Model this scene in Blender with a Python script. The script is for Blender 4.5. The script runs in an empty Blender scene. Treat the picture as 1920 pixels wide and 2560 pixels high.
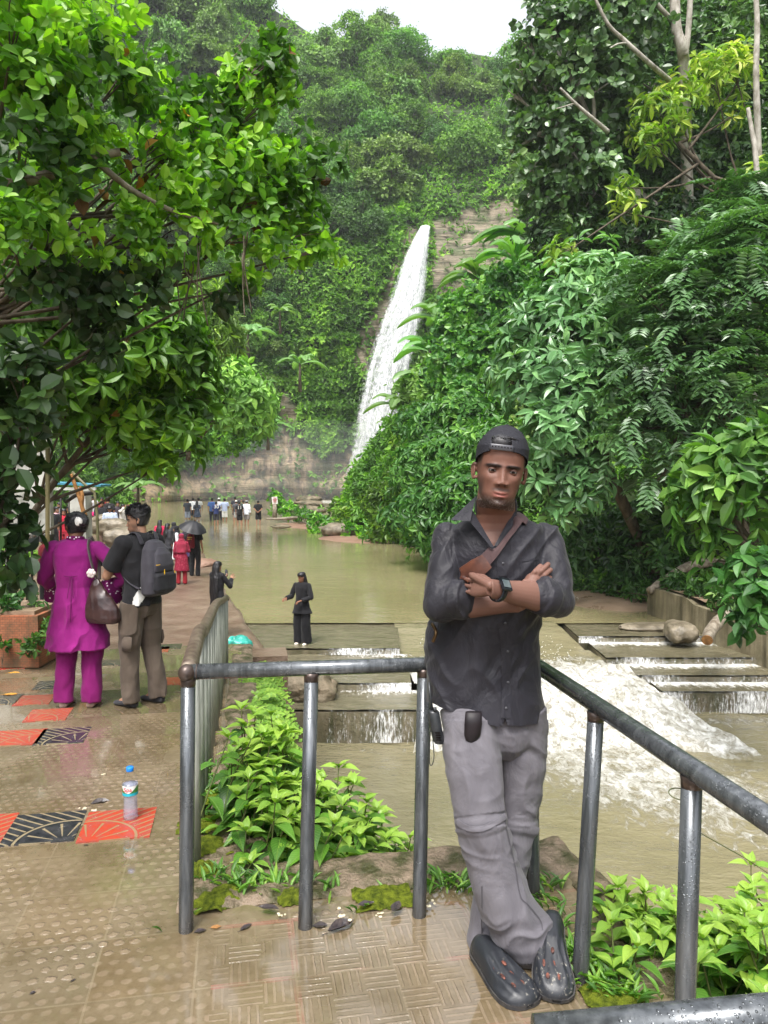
import bpy, bmesh, math, random
import numpy as np
from mathutils import Vector, Matrix, Quaternion
random.seed(7); RNG = np.random.default_rng(11)
S = bpy.context.scene; COL = S.collection; PI = math.pi; R = math.radians

# ---------------------------------------------------------------- camera
FPX, CAMH, TILT = 1924.0, 1.55, R(3.12)
cd = bpy.data.cameras.new('camera'); cam = bpy.data.objects.new('camera', cd); COL.objects.link(cam)
cd.sensor_fit = 'VERTICAL'; cd.sensor_height = 36; cd.lens = 36 * FPX / 2560
cd.clip_start = .05; cd.clip_end = 3000
cam.location = (0, 0, CAMH); cam.rotation_euler = (PI/2 - TILT, 0, 0); S.camera = cam
# ---------------------------------------------------------------- sky + sun (bright overcast)
SUN_EL, SUN_ROT = R(62), R(200)
w = bpy.data.worlds.new('World'); S.world = w; w.use_nodes = True
nt = w.node_tree; nt.nodes.clear()
sky = nt.nodes.new('ShaderNodeTexSky'); sky.sky_type = 'NISHITA'; sky.sun_disc = False
sky.sun_elevation = SUN_EL; sky.sun_rotation = SUN_ROT; sky.air_density = 1.0; sky.dust_density = 4.0; sky.ozone_density = 1.0
hs = nt.nodes.new('ShaderNodeHueSaturation'); hs.inputs['Saturation'].default_value = .22; hs.inputs['Value'].default_value = 1.0
bg = nt.nodes.new('ShaderNodeBackground'); bg.inputs[1].default_value = .15
wo = nt.nodes.new('ShaderNodeOutputWorld')
nt.links.new(sky.outputs[0], hs.inputs['Color']); nt.links.new(hs.outputs[0], bg.inputs[0]); nt.links.new(bg.outputs[0], wo.inputs[0])
ld = bpy.data.lights.new('sun', 'SUN'); ld.energy = 1.5; ld.angle = R(22); ld.color = (1, .96, .9)
sun = bpy.data.objects.new('sun', ld); COL.objects.link(sun)
# the sky's sun_rotation turns clockwise from +Y
sd = Vector((math.sin(SUN_ROT)*math.cos(SUN_EL), math.cos(SUN_ROT)*math.cos(SUN_EL), math.sin(SUN_EL)))
sun.rotation_euler = sd.to_track_quat('Z', 'Y').to_euler(); sun.location = (0, 0, 60)
S.view_settings.view_transform = 'Standard'; S.view_settings.look = 'None'
S.view_settings.exposure = 1.45; S.view_settings.gamma = 1
S.cycles.max_bounces = 6; S.cycles.diffuse_bounces = 3; S.cycles.glossy_bounces = 3
S.cycles.transmission_bounces = 5; S.cycles.transparent_max_bounces = 10
S.cycles.use_denoising = True; S.cycles.caustics_reflective = False; S.cycles.caustics_refractive = False
S.cycles.volume_step_rate = 4; S.cycles.sample_clamp_indirect = 6

# ---------------------------------------------------------------- pixel (1920x2560) -> world
def ray(px, py):
    a, b = (px-960)/FPX, -(py-1280)/FPX
    return np.array([a, math.cos(TILT)+b*math.sin(TILT), -math.sin(TILT)+b*math.cos(TILT)])
def at_z(px, py, z):
    d = ray(px, py); t = (z-CAMH)/d[2]; return np.array([d[0]*t, d[1]*t, z])
def at_d(px, py, y):
    d = ray(px, py); t = y/d[1]; return np.array([d[0]*t, y, CAMH+d[2]*t])

# ---------------------------------------------------------------- noise
def _hash(i, j, k, s):
    n = (i*374761393 + j*668265263 + k*2147483647 + s*1274126177) & 0xffffffff
    n = ((n ^ (n >> 13))*1274126177) & 0xffffffff
    n = (n ^ (n >> 16))
    return (n & 0xffff)/65535.0
def vnoise(p, s=0):
    p = np.asarray(p, float); i = np.floor(p).astype(np.int64); f = p-i; f = f*f*(3-2*f)
    out = 0
    for a in (0, 1):
        for b in (0, 1):
            for c in (0, 1):
                wgt = (f[..., 0] if a else 1-f[..., 0])*(f[..., 1] if b else 1-f[..., 1])*(f[..., 2] if c else 1-f[..., 2])
                out = out + wgt*_hash(i[..., 0]+a, i[..., 1]+b, i[..., 2]+c, s)
    return out*2-1
def fbm(p, o=4, s=0):
    p = np.asarray(p, float); r = 0; a = 1; t = 0
    for q in range(o):
        r = r + a*vnoise(p*(2**q)+q*17.3, s+q); t += a; a *= .5
    return r/t

# ---------------------------------------------------------------- object helpers
def prop(o, label=None, cat=None, group=None, kind=None):
    if label: o['label'] = label
    if cat: o['category'] = cat
    if group: o['group'] = group
    if kind: o['kind'] = kind
    return o
def link(name, me, mat=None, parent=None):
    o = bpy.data.objects.new(name, me); COL.objects.link(o)
    if mat is not None and me is not None:
        me.materials.clear()
        for m in (mat if isinstance(mat, (list, tuple)) else [mat]): me.materials.append(m)
    if parent is not None: o.parent = parent
    return o
def empty(name, loc=(0, 0, 0), rz=0):
    o = bpy.data.objects.new(name, None); COL.objects.link(o); o.location = loc; o.rotation_euler = (0, 0, rz); o.empty_display_size = .1
    return o
def mesh(verts, faces, smooth=False, attrs=None, midx=None):
    """verts (n,3); faces: list of lists, or array (m,k)"""
    me = bpy.data.meshes.new('m'); v = np.asarray(verts, np.float32).reshape(-1, 3)
    me.vertices.add(len(v)); me.vertices.foreach_set('co', v.ravel())
    if isinstance(faces, np.ndarray):
        m, k = faces.shape; li = faces.ravel().astype(np.int32); ls = np.arange(m, dtype=np.int32)*k; lt = np.full(m, k, np.int32)
    else:
        lt = np.array([len(f) for f in faces], np.int32); li = np.concatenate([np.asarray(f, np.int32) for f in faces]) if len(faces) else np.zeros(0, np.int32)
        ls = np.concatenate([[0], np.cumsum(lt)[:-1]]).astype(np.int32); m = len(lt)
    me.loops.add(len(li)); me.loops.foreach_set('vertex_index', li)
    me.polygons.add(m); me.polygons.foreach_set('loop_start', ls); me.polygons.foreach_set('loop_total', lt)
    if midx is not None: me.polygons.foreach_set('material_index', np.asarray(midx, np.int32))
    me.polygons.foreach_set('use_smooth', np.full(m, smooth))
    me.update(calc_edges=True); me.validate()
    if attrs:
        for n, a in attrs.items():
            a = np.asarray(a, np.float32)
            if a.ndim == 1:
                t = me.attributes.new(n, 'FLOAT', 'POINT'); t.data.foreach_set('value', a)
            else:
                t = me.attributes.new(n, 'FLOAT_COLOR', 'POINT')
                if a.shape[1] == 3: a = np.hstack([a, np.ones((len(a), 1), np.float32)])
                t.data.foreach_set('color', a.ravel())
    return me
class MB:
    """collects shapes into one mesh"""
    def __init__(s): s.v = []; s.f = []; s.n = 0; s.mi = []
    def add(s, v, f, mi=0):
        v = np.asarray(v, float).reshape(-1, 3); s.v.append(v)
        for q in f: s.f.append([int(i)+s.n for i in q]); s.mi.append(mi)
        s.n += len(v); return s
    def box(s, c, d, rz=0, mi=0, rot=None):
        x, y, z = np.asarray(d, float)/2
        v = np.array([(a*x, b*y, e*z) for e in (-1, 1) for a, b in ((-1, -1), (1, -1), (1, 1), (-1, 1))])
        if rot is not None: v = v @ np.array(rot).T
        if rz: cr, sr = math.cos(rz), math.sin(rz); v = v @ np.array([[cr, -sr, 0], [sr, cr, 0], [0, 0, 1]]).T
        return s.add(v+np.asarray(c, float), [(0, 3, 2, 1), (4, 5, 6, 7), (0, 1, 5, 4), (1, 2, 6, 5), (2, 3, 7, 6), (3, 0, 4, 7)], mi)
    def tube(s, pts, rad, n=10, cap=True, mi=0, flat=1.0, up=None):
        pts = np.asarray(pts, float); m = len(pts); rad = np.broadcast_to(np.asarray(rad, float), (m,))
        T = np.gradient(pts, axis=0); T /= np.linalg.norm(T, axis=1)[:, None]+1e-12
        ref = np.array([0, 0, 1.]) if up is None else np.asarray(up, float)
        if up is None and abs(T[0] @ ref) > .9: ref = np.array([0, 1., 0])
        v = []; A = np.cross(T[0], ref); A /= np.linalg.norm(A)+1e-12
        th = np.arange(n)/n*2*PI
        for i in range(m):
            if up is not None: A = np.cross(T[i], ref)
            A = A-T[i]*(A @ T[i]); A /= np.linalg.norm(A)+1e-12; B = np.cross(T[i], A)
            v.append(pts[i]+rad[i]*(np.cos(th)[:, None]*A+flat*np.sin(th)[:, None]*B))
        f = [(i*n+j, i*n+(j+1) % n, (i+1)*n+(j+1) % n, (i+1)*n+j) for i in range(m-1) for j in range(n)]
        if cap: f += [tuple(range(n))[::-1], tuple(range((m-1)*n, m*n))]
        return s.add(np.vstack(v), f, mi)
    def seg(s, p0, p1, r0, r1, n=12, mi=0, flat=1.0, up=None):
        """tapered capsule"""
        p0, p1 = np.asarray(p0, float), np.asarray(p1, float); d = p1-p0; L = np.linalg.norm(d)+1e-9; d = d/L
        ts, rs = [], []
        for a in (0, 25, 50, 75): ts.append(-r0*math.cos(R(a))); rs.append(max(r0*math.sin(R(a)), r0*.08))
        for q in np.linspace(0, 1, max(2, int(L/.04)+2)): ts.append(q*L); rs.append(r0+(r1-r0)*q)
        for a in (75, 50, 25, 0): ts.append(L+r1*math.cos(R(a))); rs.append(max(r1*math.sin(R(a)), r1*.08))
        P = p0+np.outer(ts, d); ref = np.array([0, 0, 1.]) if up is None else np.asarray(up, float)
        if abs(d @ ref) > .95: ref = np.array([0, 1., 0])
        A = np.cross(d, ref); A /= np.linalg.norm(A); B = np.cross(d, A); th = np.arange(n)/n*2*PI; m = len(P)
        v = np.vstack([P[i]+rs[i]*(np.cos(th)[:, None]*A+flat*np.sin(th)[:, None]*B) for i in range(m)])
        f = [(i*n+j, i*n+(j+1) % n, (i+1)*n+(j+1) % n, (i+1)*n+j) for i in range(m-1) for j in range(n)]
        f += [tuple(range(n))[::-1], tuple(range((m-1)*n, m*n))]
        return s.add(v, f, mi)
    def ell(s, c, r, n=16, m=10, rot=None, mi=0):
        v = [(0, 0, -1)]
        for i in range(1, m):
            ph = -PI/2+PI*i/m
            for j in range(n): v.append((math.cos(ph)*math.cos(2*PI*j/n), math.cos(ph)*math.sin(2*PI*j/n), math.sin(ph)))
        v.append((0, 0, 1)); v = np.array(v)*np.asarray(r, float)
        if rot is not None: v = v @ np.array(rot).T
        f = [(0, 1+(j+1) % n, 1+j) for j in range(n)]
        for i in range(m-2):
            for j in range(n):
                a = 1+i*n; f.append((a+j, a+(j+1) % n, a+n+(j+1) % n, a+n+j))
        a = 1+(m-2)*n; t = len(v)-1; f += [(a+j, a+(j+1) % n, t) for j in range(n)]
        return s.add(v+np.asarray(c, float), f, mi)
    def loft(s, rings, n=24, mi=0):
        """rings: (center, rx, ry[, axisX, axisY, power]) closed at both ends"""
        th = np.arange(n)/n*2*PI; V = []
        for r in rings:
            c, rx, ry = np.asarray(r[0], float), r[1], r[2]
            ax = np.asarray(r[3], float) if len(r) > 3 and r[3] is not None else np.array([1., 0, 0])
            ay = np.asarray(r[4], float) if len(r) > 4 and r[4] is not None else np.array([0, 1., 0])
            pw = r[5] if len(r) > 5 else 1.0
            cs, sn = np.cos(th), np.sin(th)
            cs = np.sign(cs)*np.abs(cs)**pw; sn = np.sign(sn)*np.abs(sn)**pw
            V.append(c+rx*cs[:, None]*ax+ry*sn[:, None]*ay)
        m = len(V)
        f = [(i*n+j, i*n+(j+1) % n, (i+1)*n+(j+1) % n, (i+1)*n+j) for i in range(m-1) for j in range(n)]
        f += [tuple(range(n))[::-1], tuple(range((m-1)*n, m*n))]
        return s.add(np.vstack(V), f, mi)
    def sheet(s, G, mi=0):
        G = np.asarray(G, float); a, b = G.shape[:2]
        return s.add(G.reshape(-1, 3), [(i*b+j, i*b+j+1, (i+1)*b+j+1, (i+1)*b+j) for i in range(a-1) for j in range(b-1)], mi)
    def me(s, smooth=False): return mesh(np.vstack(s.v), s.f, smooth, midx=s.mi)
    def make(s, name, mat, parent=None, smooth=False): return link(name, s.me(smooth), mat, parent)
def grid_faces(a, b):
    i, j = np.meshgrid(np.arange(a-1), np.arange(b-1), indexing='ij'); q = (i*b+j).ravel()
    return np.stack([q, q+1, q+b+1, q+b], 1)
def evaluated(o):
    bpy.context.view_layer.update(); dg = bpy.context.evaluated_depsgraph_get()
    return bpy.data.meshes.new_from_object(o.evaluated_get(dg))
def remesh(mb, voxel, smooth=3, fac=.5):
    """fuses everything in mb into one continuous surface"""
    me = mb.me(True); o = bpy.data.objects.new('tmp', me); COL.objects.link(o)
    m = o.modifiers.new('r', 'REMESH'); m.mode = 'VOXEL'; m.voxel_size = voxel; m.use_smooth_shade = True
    if smooth: q = o.modifiers.new('s', 'SMOOTH'); q.iterations = smooth; q.factor = fac
    out = evaluated(o); bpy.data.objects.remove(o); bpy.data.meshes.remove(me)
    return out
def vco(me):
    a = np.empty(len(me.vertices)*3, np.float32); me.vertices.foreach_get('co', a); return a.reshape(-1, 3).astype(float)
def vno(me):
    a = np.empty(len(me.vertices)*3, np.float32); me.vertex_normals.foreach_get('vector', a); return a.reshape(-1, 3).astype(float)
def setco(me, v): me.vertices.foreach_set('co', np.asarray(v, np.float32).ravel()); me.update()
def vcol(me, name, a):
    a = np.asarray(a, np.float32)
    if a.ndim == 1: t = me.attributes.new(name, 'FLOAT', 'POINT'); t.data.foreach_set('value', a); return
    if a.shape[1] == 3: a = np.hstack([a, np.ones((len(a), 1), np.float32)])
    t = me.attributes.new(name, 'FLOAT_COLOR', 'POINT'); t.data.foreach_set('color', a.ravel())
def unit(v): return v/(np.linalg.norm(v, axis=-1)[..., None]+1e-9)
def smoothstep(x, a, b): t = np.clip((x-a)/(b-a), 0, 1); return t*t*(3-2*t)

# ---------------------------------------------------------------- materials
class NT:
    def __init__(s, name):
        s.m = bpy.data.materials.new(name); s.m.use_nodes = True; s.t = s.m.node_tree; s.t.nodes.clear()
        s.out = s.n('ShaderNodeOutputMaterial')
    def n(s, ty, **k):
        q = s.t.nodes.new(ty)
        for a, b in k.items():
            if a.startswith('i_'):
                key = a[2:]; key = int(key) if key.isdigit() else key.replace('_', ' '); s.put(q.inputs[key], b)
            else: setattr(q, a, b)
        return q
    def put(s, sock, v):
        if isinstance(v, bpy.types.NodeSocket): s.t.links.new(v, sock)
        elif isinstance(v, bpy.types.Node): s.t.links.new(v.outputs[0], sock)
        elif isinstance(v, (tuple, list)) and len(v) == 3 and sock.type == 'RGBA': sock.default_value = (*v, 1)
        else: sock.default_value = v
    def math(s, op, a, b=0, c=0, clamp=False):
        q = s.n('ShaderNodeMath', operation=op, use_clamp=clamp); s.put(q.inputs[0], a); s.put(q.inputs[1], b); s.put(q.inputs[2], c); return q.outputs[0]
    def mix(s, f, a, b, bt='MIX'):
        q = s.n('ShaderNodeMix', data_type='RGBA', blend_type=bt); s.put(q.inputs[0], f); s.put(q.inputs[6], a); s.put(q.inputs[7], b); return q.outputs[2]
    def ramp(s, f, stops, interp='LINEAR'):
        q = s.n('ShaderNodeValToRGB'); s.put(q.inputs[0], f); e = q.color_ramp.elements; q.color_ramp.interpolation = interp
        while len(e) < len(stops): e.new(.5)
        for x, (p, c) in zip(e, stops):
            x.position = p; x.color = (c, c, c, 1) if isinstance(c, (int, float)) else (*c, 1)
        return q.outputs[0]
    def co(s, kind='Object'): return s.n('ShaderNodeTexCoord').outputs[kind]
    def mapping(s, v, scale=(1, 1, 1), rot=(0, 0, 0), loc=(0, 0, 0)):
        return s.n('ShaderNodeMapping', i_Vector=v, i_Scale=scale, i_Rotation=rot, i_Location=loc).outputs[0]
    def noise(s, v, scale, detail=3, rough=.5, dist=0):
        return s.n('ShaderNodeTexNoise', i_Vector=v, i_Scale=scale, i_Detail=detail, i_Roughness=rough, i_Distortion=dist).outputs[0]
    def attr(s, name, col=False): q = s.n('ShaderNodeAttribute', attribute_name=name); return q.outputs['Color' if col else 'Fac']
    def bump(s, h, st=.3, dist=.01, normal=None):
        q = s.n('ShaderNodeBump', i_Height=h, i_Strength=st, i_Distance=dist)
        if normal is not None: s.put(q.inputs['Normal'], normal)
        return q.outputs[0]
    def pr(s, col, rough=.6, spec=.5, metal=0, normal=None, **k):
        q = s.n('ShaderNodeBsdfPrincipled'); s.put(q.inputs['Base Color'], col); s.put(q.inputs['Roughness'], rough)
        s.put(q.inputs['Specular IOR Level'], spec); s.put(q.inputs['Metallic'], metal)
        if normal is not None: s.put(q.inputs['Normal'], normal)
        for a, b in k.items(): s.put(q.inputs[a.replace('_', ' ')], b)
        return q.outputs[0]
    def done(s, sh): s.t.links.new(sh, s.out.inputs[0]); return s.m
_MC = {}
def M(name, c1, c2=None, scale=8, rough=.6, spec=.4, metal=0, bump=0, bscale=None, bdist=.01, detail=4, lo=.35, hi=.65, stretch=(1, 1, 1), **k):
    if name in _MC: return _MC[name]
    t = NT(name); v = t.mapping(t.co(), scale=stretch)
    n = t.noise(v, scale, detail, .6)
    col = t.ramp(n, [(lo, c1), (hi, c2 or tuple(x*.75 for x in c1))])
    nr = t.bump(t.noise(v, bscale or scale*4, 4, .6), bump, bdist) if bump else None
    _MC[name] = t.done(t.pr(col, rough, spec, metal, nr, **k)); return _MC[name]
def leafmat(name, stops, transl=.35, rough=.42, spec=.45, vary=True):
    t = NT(name); r = t.attr('rnd'); col = t.ramp(r, stops)
    oi = t.n('ShaderNodeObjectInfo').outputs['Random']
    if vary:
        h = t.n('ShaderNodeHueSaturation', i_Color=col); t.put(h.inputs['Hue'], t.math('MULTIPLY_ADD', oi, .03, .485)); t.put(h.inputs['Value'], t.math('MULTIPLY_ADD', oi, .4, .8)); col = h.outputs[0]
    a = t.pr(col, rough, spec)
    b = t.n('ShaderNodeBsdfTranslucent'); t.put(b.inputs[0], t.mix(1.0, col, (1.25, 1.6, .4), 'MULTIPLY'))
    x = t.n('ShaderNodeMixShader'); t.put(x.inputs[0], transl); t.put(x.inputs[1], a); t.t.links.new(b.outputs[0], x.inputs[2])
    return t.done(x.outputs[0])
def proj(p):
    p = np.asarray(p, float); x, y, z = p[..., 0], p[..., 1], p[..., 2]-CAMH
    f = y*math.cos(TILT)-z*math.sin(TILT); u = y*math.sin(TILT)+z*math.cos(TILT)
    f = np.where(f < .1, .1, f)
    return 960+FPX*x/f, 1280-FPX*u/f
def in_poly(px, py, poly):
    poly = np.asarray(poly, float); ins = np.zeros(np.shape(px), bool); n = len(poly)
    for i in range(n):
        x1, y1 = poly[i]; x2, y2 = poly[(i+1) % n]
        c = ((y1 > py) != (y2 > py)) & (px < (x2-x1)*(py-y1)/(y2-y1+1e-9)+x1); ins ^= c
    return ins
ZU, ZL = -2.2, -3.07          # upper pool, lower stream
ANG = R(10.5); CA, SA = math.cos(ANG), math.sin(ANG)
def L2W(u, v, z=0.): return np.array([u*CA-v*SA, u*SA+v*CA, z])     # terrace frame -> world
def W2L(x, y): return x*CA+y*SA, -x*SA+y*CA

# ---------------------------------------------------------------- materials of the setting
def soil_mat():
    t = NT('hill_soil'); v = t.co(); g = t.attr('rock')
    n = t.noise(v, .35, 5, .65); st = t.noise(t.mapping(v, scale=(.10, .10, 1.5), rot=(R(4), R(-16), 0)), .62, 7, .72, 1.3)
    rock = t.ramp(st, [(.34, (.03, .027, .022)), (.42, (.17, .14, .10)), (.52, (.27, .225, .165)), (.6, (.09, .08, .065)), (.68, (.28, .24, .18))])
    low = t.ramp(t.n('ShaderNodeSeparateXYZ', i_Vector=t.mapping(v, scale=(.05, .05, .05))).outputs[2], [(.3, 1.), (.5, 0.)]); vs = t.noise(t.mapping(v, scale=(.9, .9, .13)), 1.0, 6, .7, .5)
    rock = t.mix(low, rock, t.ramp(vs, [(.32, (.04, .034, .028)), (.44, (.17, .13, .09)), (.54, (.36, .27, .17)), (.62, (.2, .16, .115)), (.72, (.08, .07, .06))]))
    moss = t.ramp(t.noise(v, .5, 5, .7), [(.45, 0.), (.6, 1.)]); rock = t.mix(t.math('MULTIPLY', moss, .65), rock, (.05, .085, .025))
    green = t.ramp(n, [(.35, (.02, .035, .012)), (.65, (.05, .085, .02))])
    nr = t.bump(t.math('ADD', st, t.math('MULTIPLY', n, .5)), 1.0, .5)
    return t.done(t.pr(t.mix(g, green, rock), .75, .3, 0, nr))
def mud_mat():
    t = NT('mud_sand'); v = t.co(); n = t.noise(v, 1.1, 6, .65)
    c = t.ramp(n, [(.3, (.17, .115, .07)), (.55, (.25, .175, .115)), (.7, (.3, .22, .155))])
    return t.done(t.pr(c, t.ramp(n, [(.35, .25), (.6, .7)]), .5, 0, t.bump(t.noise(v, 6, 6, .7), .5, .05)))
m_soil, m_mud = soil_mat(), mud_mat()

# ---------------------------------------------------------------- ground sheet
g = MB(); g.box((0, 400, -6.0), (3000, 3000, .5)); prop(g.make('ground', m_mud), kind='structure')

# ---------------------------------------------------------------- hills: a swept wall of valley side
def resample(pts, n):
    pts = np.asarray(pts, float); d = np.r_[0, np.cumsum(np.linalg.norm(np.diff(pts[:, :2], axis=0), axis=1))]
    q = np.linspace(0, d[-1], n); out = np.stack([np.interp(q, d, pts[:, k]) for k in range(pts.shape[1])], 1)
    ker = np.array([1, 2, 3, 2, 1])/9.
    for _ in range(3):
        pad = np.vstack([out[:1]]*2+[out]+[out[-1:]]*2); out = sum(ker[k]*pad[k:k+len(out)] for k in range(5))
    return out
class Hill:
    def __init__(s, pts, nt_, prof, nh, hmax, z0, dirs=None, amp=1.0, seed=0):
        P = resample(pts, nt_); T = np.gradient(P[:, :2], axis=0); T /= np.linalg.norm(T, axis=1)[:, None]
        N = np.stack([-T[:, 1], T[:, 0]], 1)            # left of travel = into the hill
        if dirs is not None: N = np.tile(np.asarray(dirs, float)/np.linalg.norm(dirs), (nt_, 1))
        h = hmax*np.linspace(0, 1, nh)**1.25
        V = np.zeros((nt_, nh, 3)); off = prof(h, P)
        V[..., :2] = P[:, None, :2]+N[:, None, :]*off[..., None]; V[..., 2] = z0+h[None, :]
        d = fbm(V*.09, 4, seed)*4*amp+fbm(V*.4, 3, seed+5)*1.0*amp
        k = smoothstep(h, 0, 4)[None, :]*.8+.2
        V[..., :2] -= N[:, None, :]*(d*k)[..., None]*.8
        V[..., 2] += fbm(V*.06, 3, seed+9)*3*amp*smoothstep(h, 3, 25)[None, :]
        s.V = V; s.N = N; s.h = h
    def far(s, dist=500, rise=10):
        last = s.V[:, -1]; ex = last.copy(); ex[:, :2] += s.N*dist; ex[:, 2] += rise; s.V = np.concatenate([s.V, ex[:, None]], 1)
    def pt(s, a, b):
        """bilinear sample, a along, b up, in cell units"""
        i = np.clip(a.astype(int), 0, s.V.shape[0]-2); j = np.clip(b.astype(int), 0, s.V.shape[1]-2); fa, fb = (a-i)[:, None], (b-j)[:, None]
        return s.V[i, j]*(1-fa)*(1-fb)+s.V[i+1, j]*fa*(1-fb)+s.V[i, j+1]*(1-fa)*fb+s.V[i+1, j+1]*fa*fb
    def normals(s):
        da = np.gradient(s.V, axis=0); db = np.gradient(s.V, axis=1); n = np.cross(db, da); n /= np.linalg.norm(n, axis=2)[..., None]+1e-9
        return n
WALLPTS = [(30, 84, 1), (20, 94, 1), (9, 99, 1), (3, 97.5, 1), (-4, 98.5, 1), (-12, 99, 1), (-22, 96, 1), (-30, 84, 0), (-31, 68, 0), (-26, 52, 0), (-20, 40, 0), (-14.5, 30, 0), (-11, 22, 0), (-10, 12, 0), (-10, 0, 0), (-10, -14, 0)]
WALLPTS = WALLPTS[::1]
def wall_prof(h, P):
    w = np.clip(P[:, 2], 0, 1)[:, None]
    steep = np.where(h < 3.2, -1.2*np.sin(h/3.2*PI), 0)+np.clip(h-2, 0, 28)*.16+np.clip(h-30, 0, 200)*.80
    soft = np.clip(h, 0, 3)*.9+np.clip(h-3, 0, 200)*.75
    return steep[None]*w+soft[None]*(1-w)
# travel from right to left along the back, so "left of travel" must point away from the valley: reverse
wallA = Hill(WALLPTS[::-1], 230, wall_prof, 90, 74, -2.5, seed=3)
RPTS = [(11, 93), (5, 80), (-.5, 70), (-5, 60), (-4.5, 48), (-1, 40), (1.5, 34), (4.2, 28), (5.8, 24.5), (7.6, 20.3), (8.2, 16), (9.3, 8), (10.5, 0), (11, -14)]
def right_prof(h, P):
    b = np.clip(h, 0, .5)*5+np.clip(h-.5, 0, 6)*.55+np.clip(h-6.5, 0, 200)*.95
    return np.tile(b, (len(P), 1))
hillB = Hill(RPTS[::-1], 170, right_prof, 60, 46, -2.45, dirs=(1, .12), amp=.45, seed=21)
ROCKPX = [[(300, 1300), (330, 1200), (480, 1175), (600, 1155), (680, 1095), (720, 1075), (760, 1085), (795, 1140), (870, 1135), (920, 1180), (950, 1300)],
          [(1060, 540), (1130, 540), (1340, 450), (1360, 720), (1200, 690), (1120, 760), (1070, 720)],
          [(1015, 560), (1060, 560), (985, 720), (945, 860), (915, 950), (870, 925), (885, 850), (950, 720), (985, 640)],
          [(680, 990), (730, 980), (740, 1060), (690, 1080)]]
def hill_obj(name, H):
    V = H.V; px, py = proj(V); rock = np.zeros(V.shape[:2])
    jx, jy = fbm(V*.3, 3, 77)*26, fbm(V*.3, 3, 78)*26
    for P in ROCKPX: rock = np.maximum(rock, in_poly(px+jx, py+jy, P))
    if H is hillB: rock = rock*0
    H.rock = rock
    n = V.shape
    me = mesh(V.reshape(-1, 3), grid_faces(n[0], n[1]), True, {'rock': rock.ravel()})
    return prop(link(name, me, m_soil), kind='structure')
# extra relief in the bare rock: strata ledges and gullies
def relief(H):
    V = H.V; z = V[..., 2]; st = vnoise(np.stack([V[..., 0]*.05, V[..., 1]*.05, (z+V[..., 0]*.12)*1.7], -1), 5)
    gul = fbm(np.stack([V[..., 0]*.8, V[..., 1]*.3, z*.15], -1), 3, 9)
    k = smoothstep(z, 34, 28)
    V[..., :2] -= H.N[:, None, :]*((st*.55+gul*1.1)*k)[..., None]
relief(wallA); wallA.V[..., 2] += smoothstep(wallA.h, 34, 74)[None, :]*(2.5+9*smoothstep(-wallA.V[..., 0], 4, 26))
for H_ in (wallA, hillB): pass
hill_back = hill_obj('hillside', wallA); hill_right = hill_obj('hillside', hillB)
# the land behind the ridges runs on to the horizon
far = MB(); far.box((0, 900, 28), (2400, 1400, 60)); far.box((-700, 0, 20), (1150, 900, 60)); far.box((700, 0, 12), (1200, 900, 44))
o = far.make('distant_hills', m_soil); prop(o, kind='structure')

# ---------------------------------------------------------------- water
def water_mat(name, c1, c2, foam=True, wave=1.0, sc=1.0):
    t = NT(name); v = t.co(); fo = t.attr('foam')
    n1 = t.noise(t.mapping(v, scale=(1, 2.2, 1)), 1.1*sc, 4, .55, .3); n2 = t.noise(t.mapping(v, scale=(1, 1.8, 1)), 6*sc, 3, .5, .4)
    col = t.ramp(t.noise(v, .25, 4, .6), [(.35, c1), (.65, c2)])
    fn = t.noise(t.mapping(v, scale=(1.6, 1.0, 1)), 3.2, 8, .72, .9)
    fm = t.math('MULTIPLY', t.math('SUBTRACT', t.math('ADD', fo, t.math('MULTIPLY', fn, 1.5)), 1.18), 2.4, clamp=True)
    col = t.mix(fm, col, t.ramp(t.noise(t.mapping(v, scale=(1, .6, 1)), 7, 9, .8, .8), [(.40, (.26, .24, .19)), (.56, (.74, .74, .71))]))
    h = t.math('ADD', t.math('MULTIPLY', n1, .6*wave), t.math('MULTIPLY', n2, .22*wave))
    h = t.math('ADD', h, t.math('MULTIPLY', fm, t.math('ADD', t.math('MULTIPLY', fn, .9), t.math('MULTIPLY', t.noise(v, 16, 6, .8), .8))))
    ro = t.math('MULTIPLY_ADD', fm, .6, .07)
    return t.done(t.pr(col, ro, .5, 0, t.bump(h, .55, .12)))
m_upper = water_mat('pool_water', (.2, .175, .09), (.25, .215, .12), wave=.35, sc=.8)
m_lower = water_mat('stream_water', (.16, .145, .08), (.21, .185, .11), wave=1.3, sc=1.6)
def water_sheet(name, x0, x1, y0, y1, z, step, m, foam, amp, sx, hole=None):
    nx, ny = int((x1-x0)/step)+1, int((y1-y0)/step)+1
    X, Y = np.meshgrid(np.linspace(x0, x1, nx), np.linspace(y0, y1, ny), indexing='ij'); P = np.stack([X, Y, X*0+z], -1)
    fo = foam(X, Y)
    q = np.stack([X*sx, Y*sx*1.7, X*0], -1)
    P[..., 2] += amp*fbm(q, 3, 40)+np.clip(fo-.15, 0, 1)*.09*np.abs(fbm(np.stack([X*2.6, Y*2.6, X*0], -1), 3, 51))
    F = grid_faces(nx, ny)
    if hole is not None:
        c = P.reshape(-1, 3)[F].mean(1); F = F[~hole(c[:, 0], c[:, 1])]
    F = F[:, ::-1]
    return prop(link(name, mesh(P.reshape(-1, 3), F, True, {'foam': fo.ravel()}), m), kind='structure')
def foam_up(X, Y):
    # mist foam under the fall and ripples at the lip
    return np.clip(1.1-np.hypot((X+4)/9, (Y-91)/9), 0, .75)
water_sheet('pool_water', -40, 24, 18.7, 104, ZU, .5, m_upper, foam_up, .012, .7)
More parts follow.
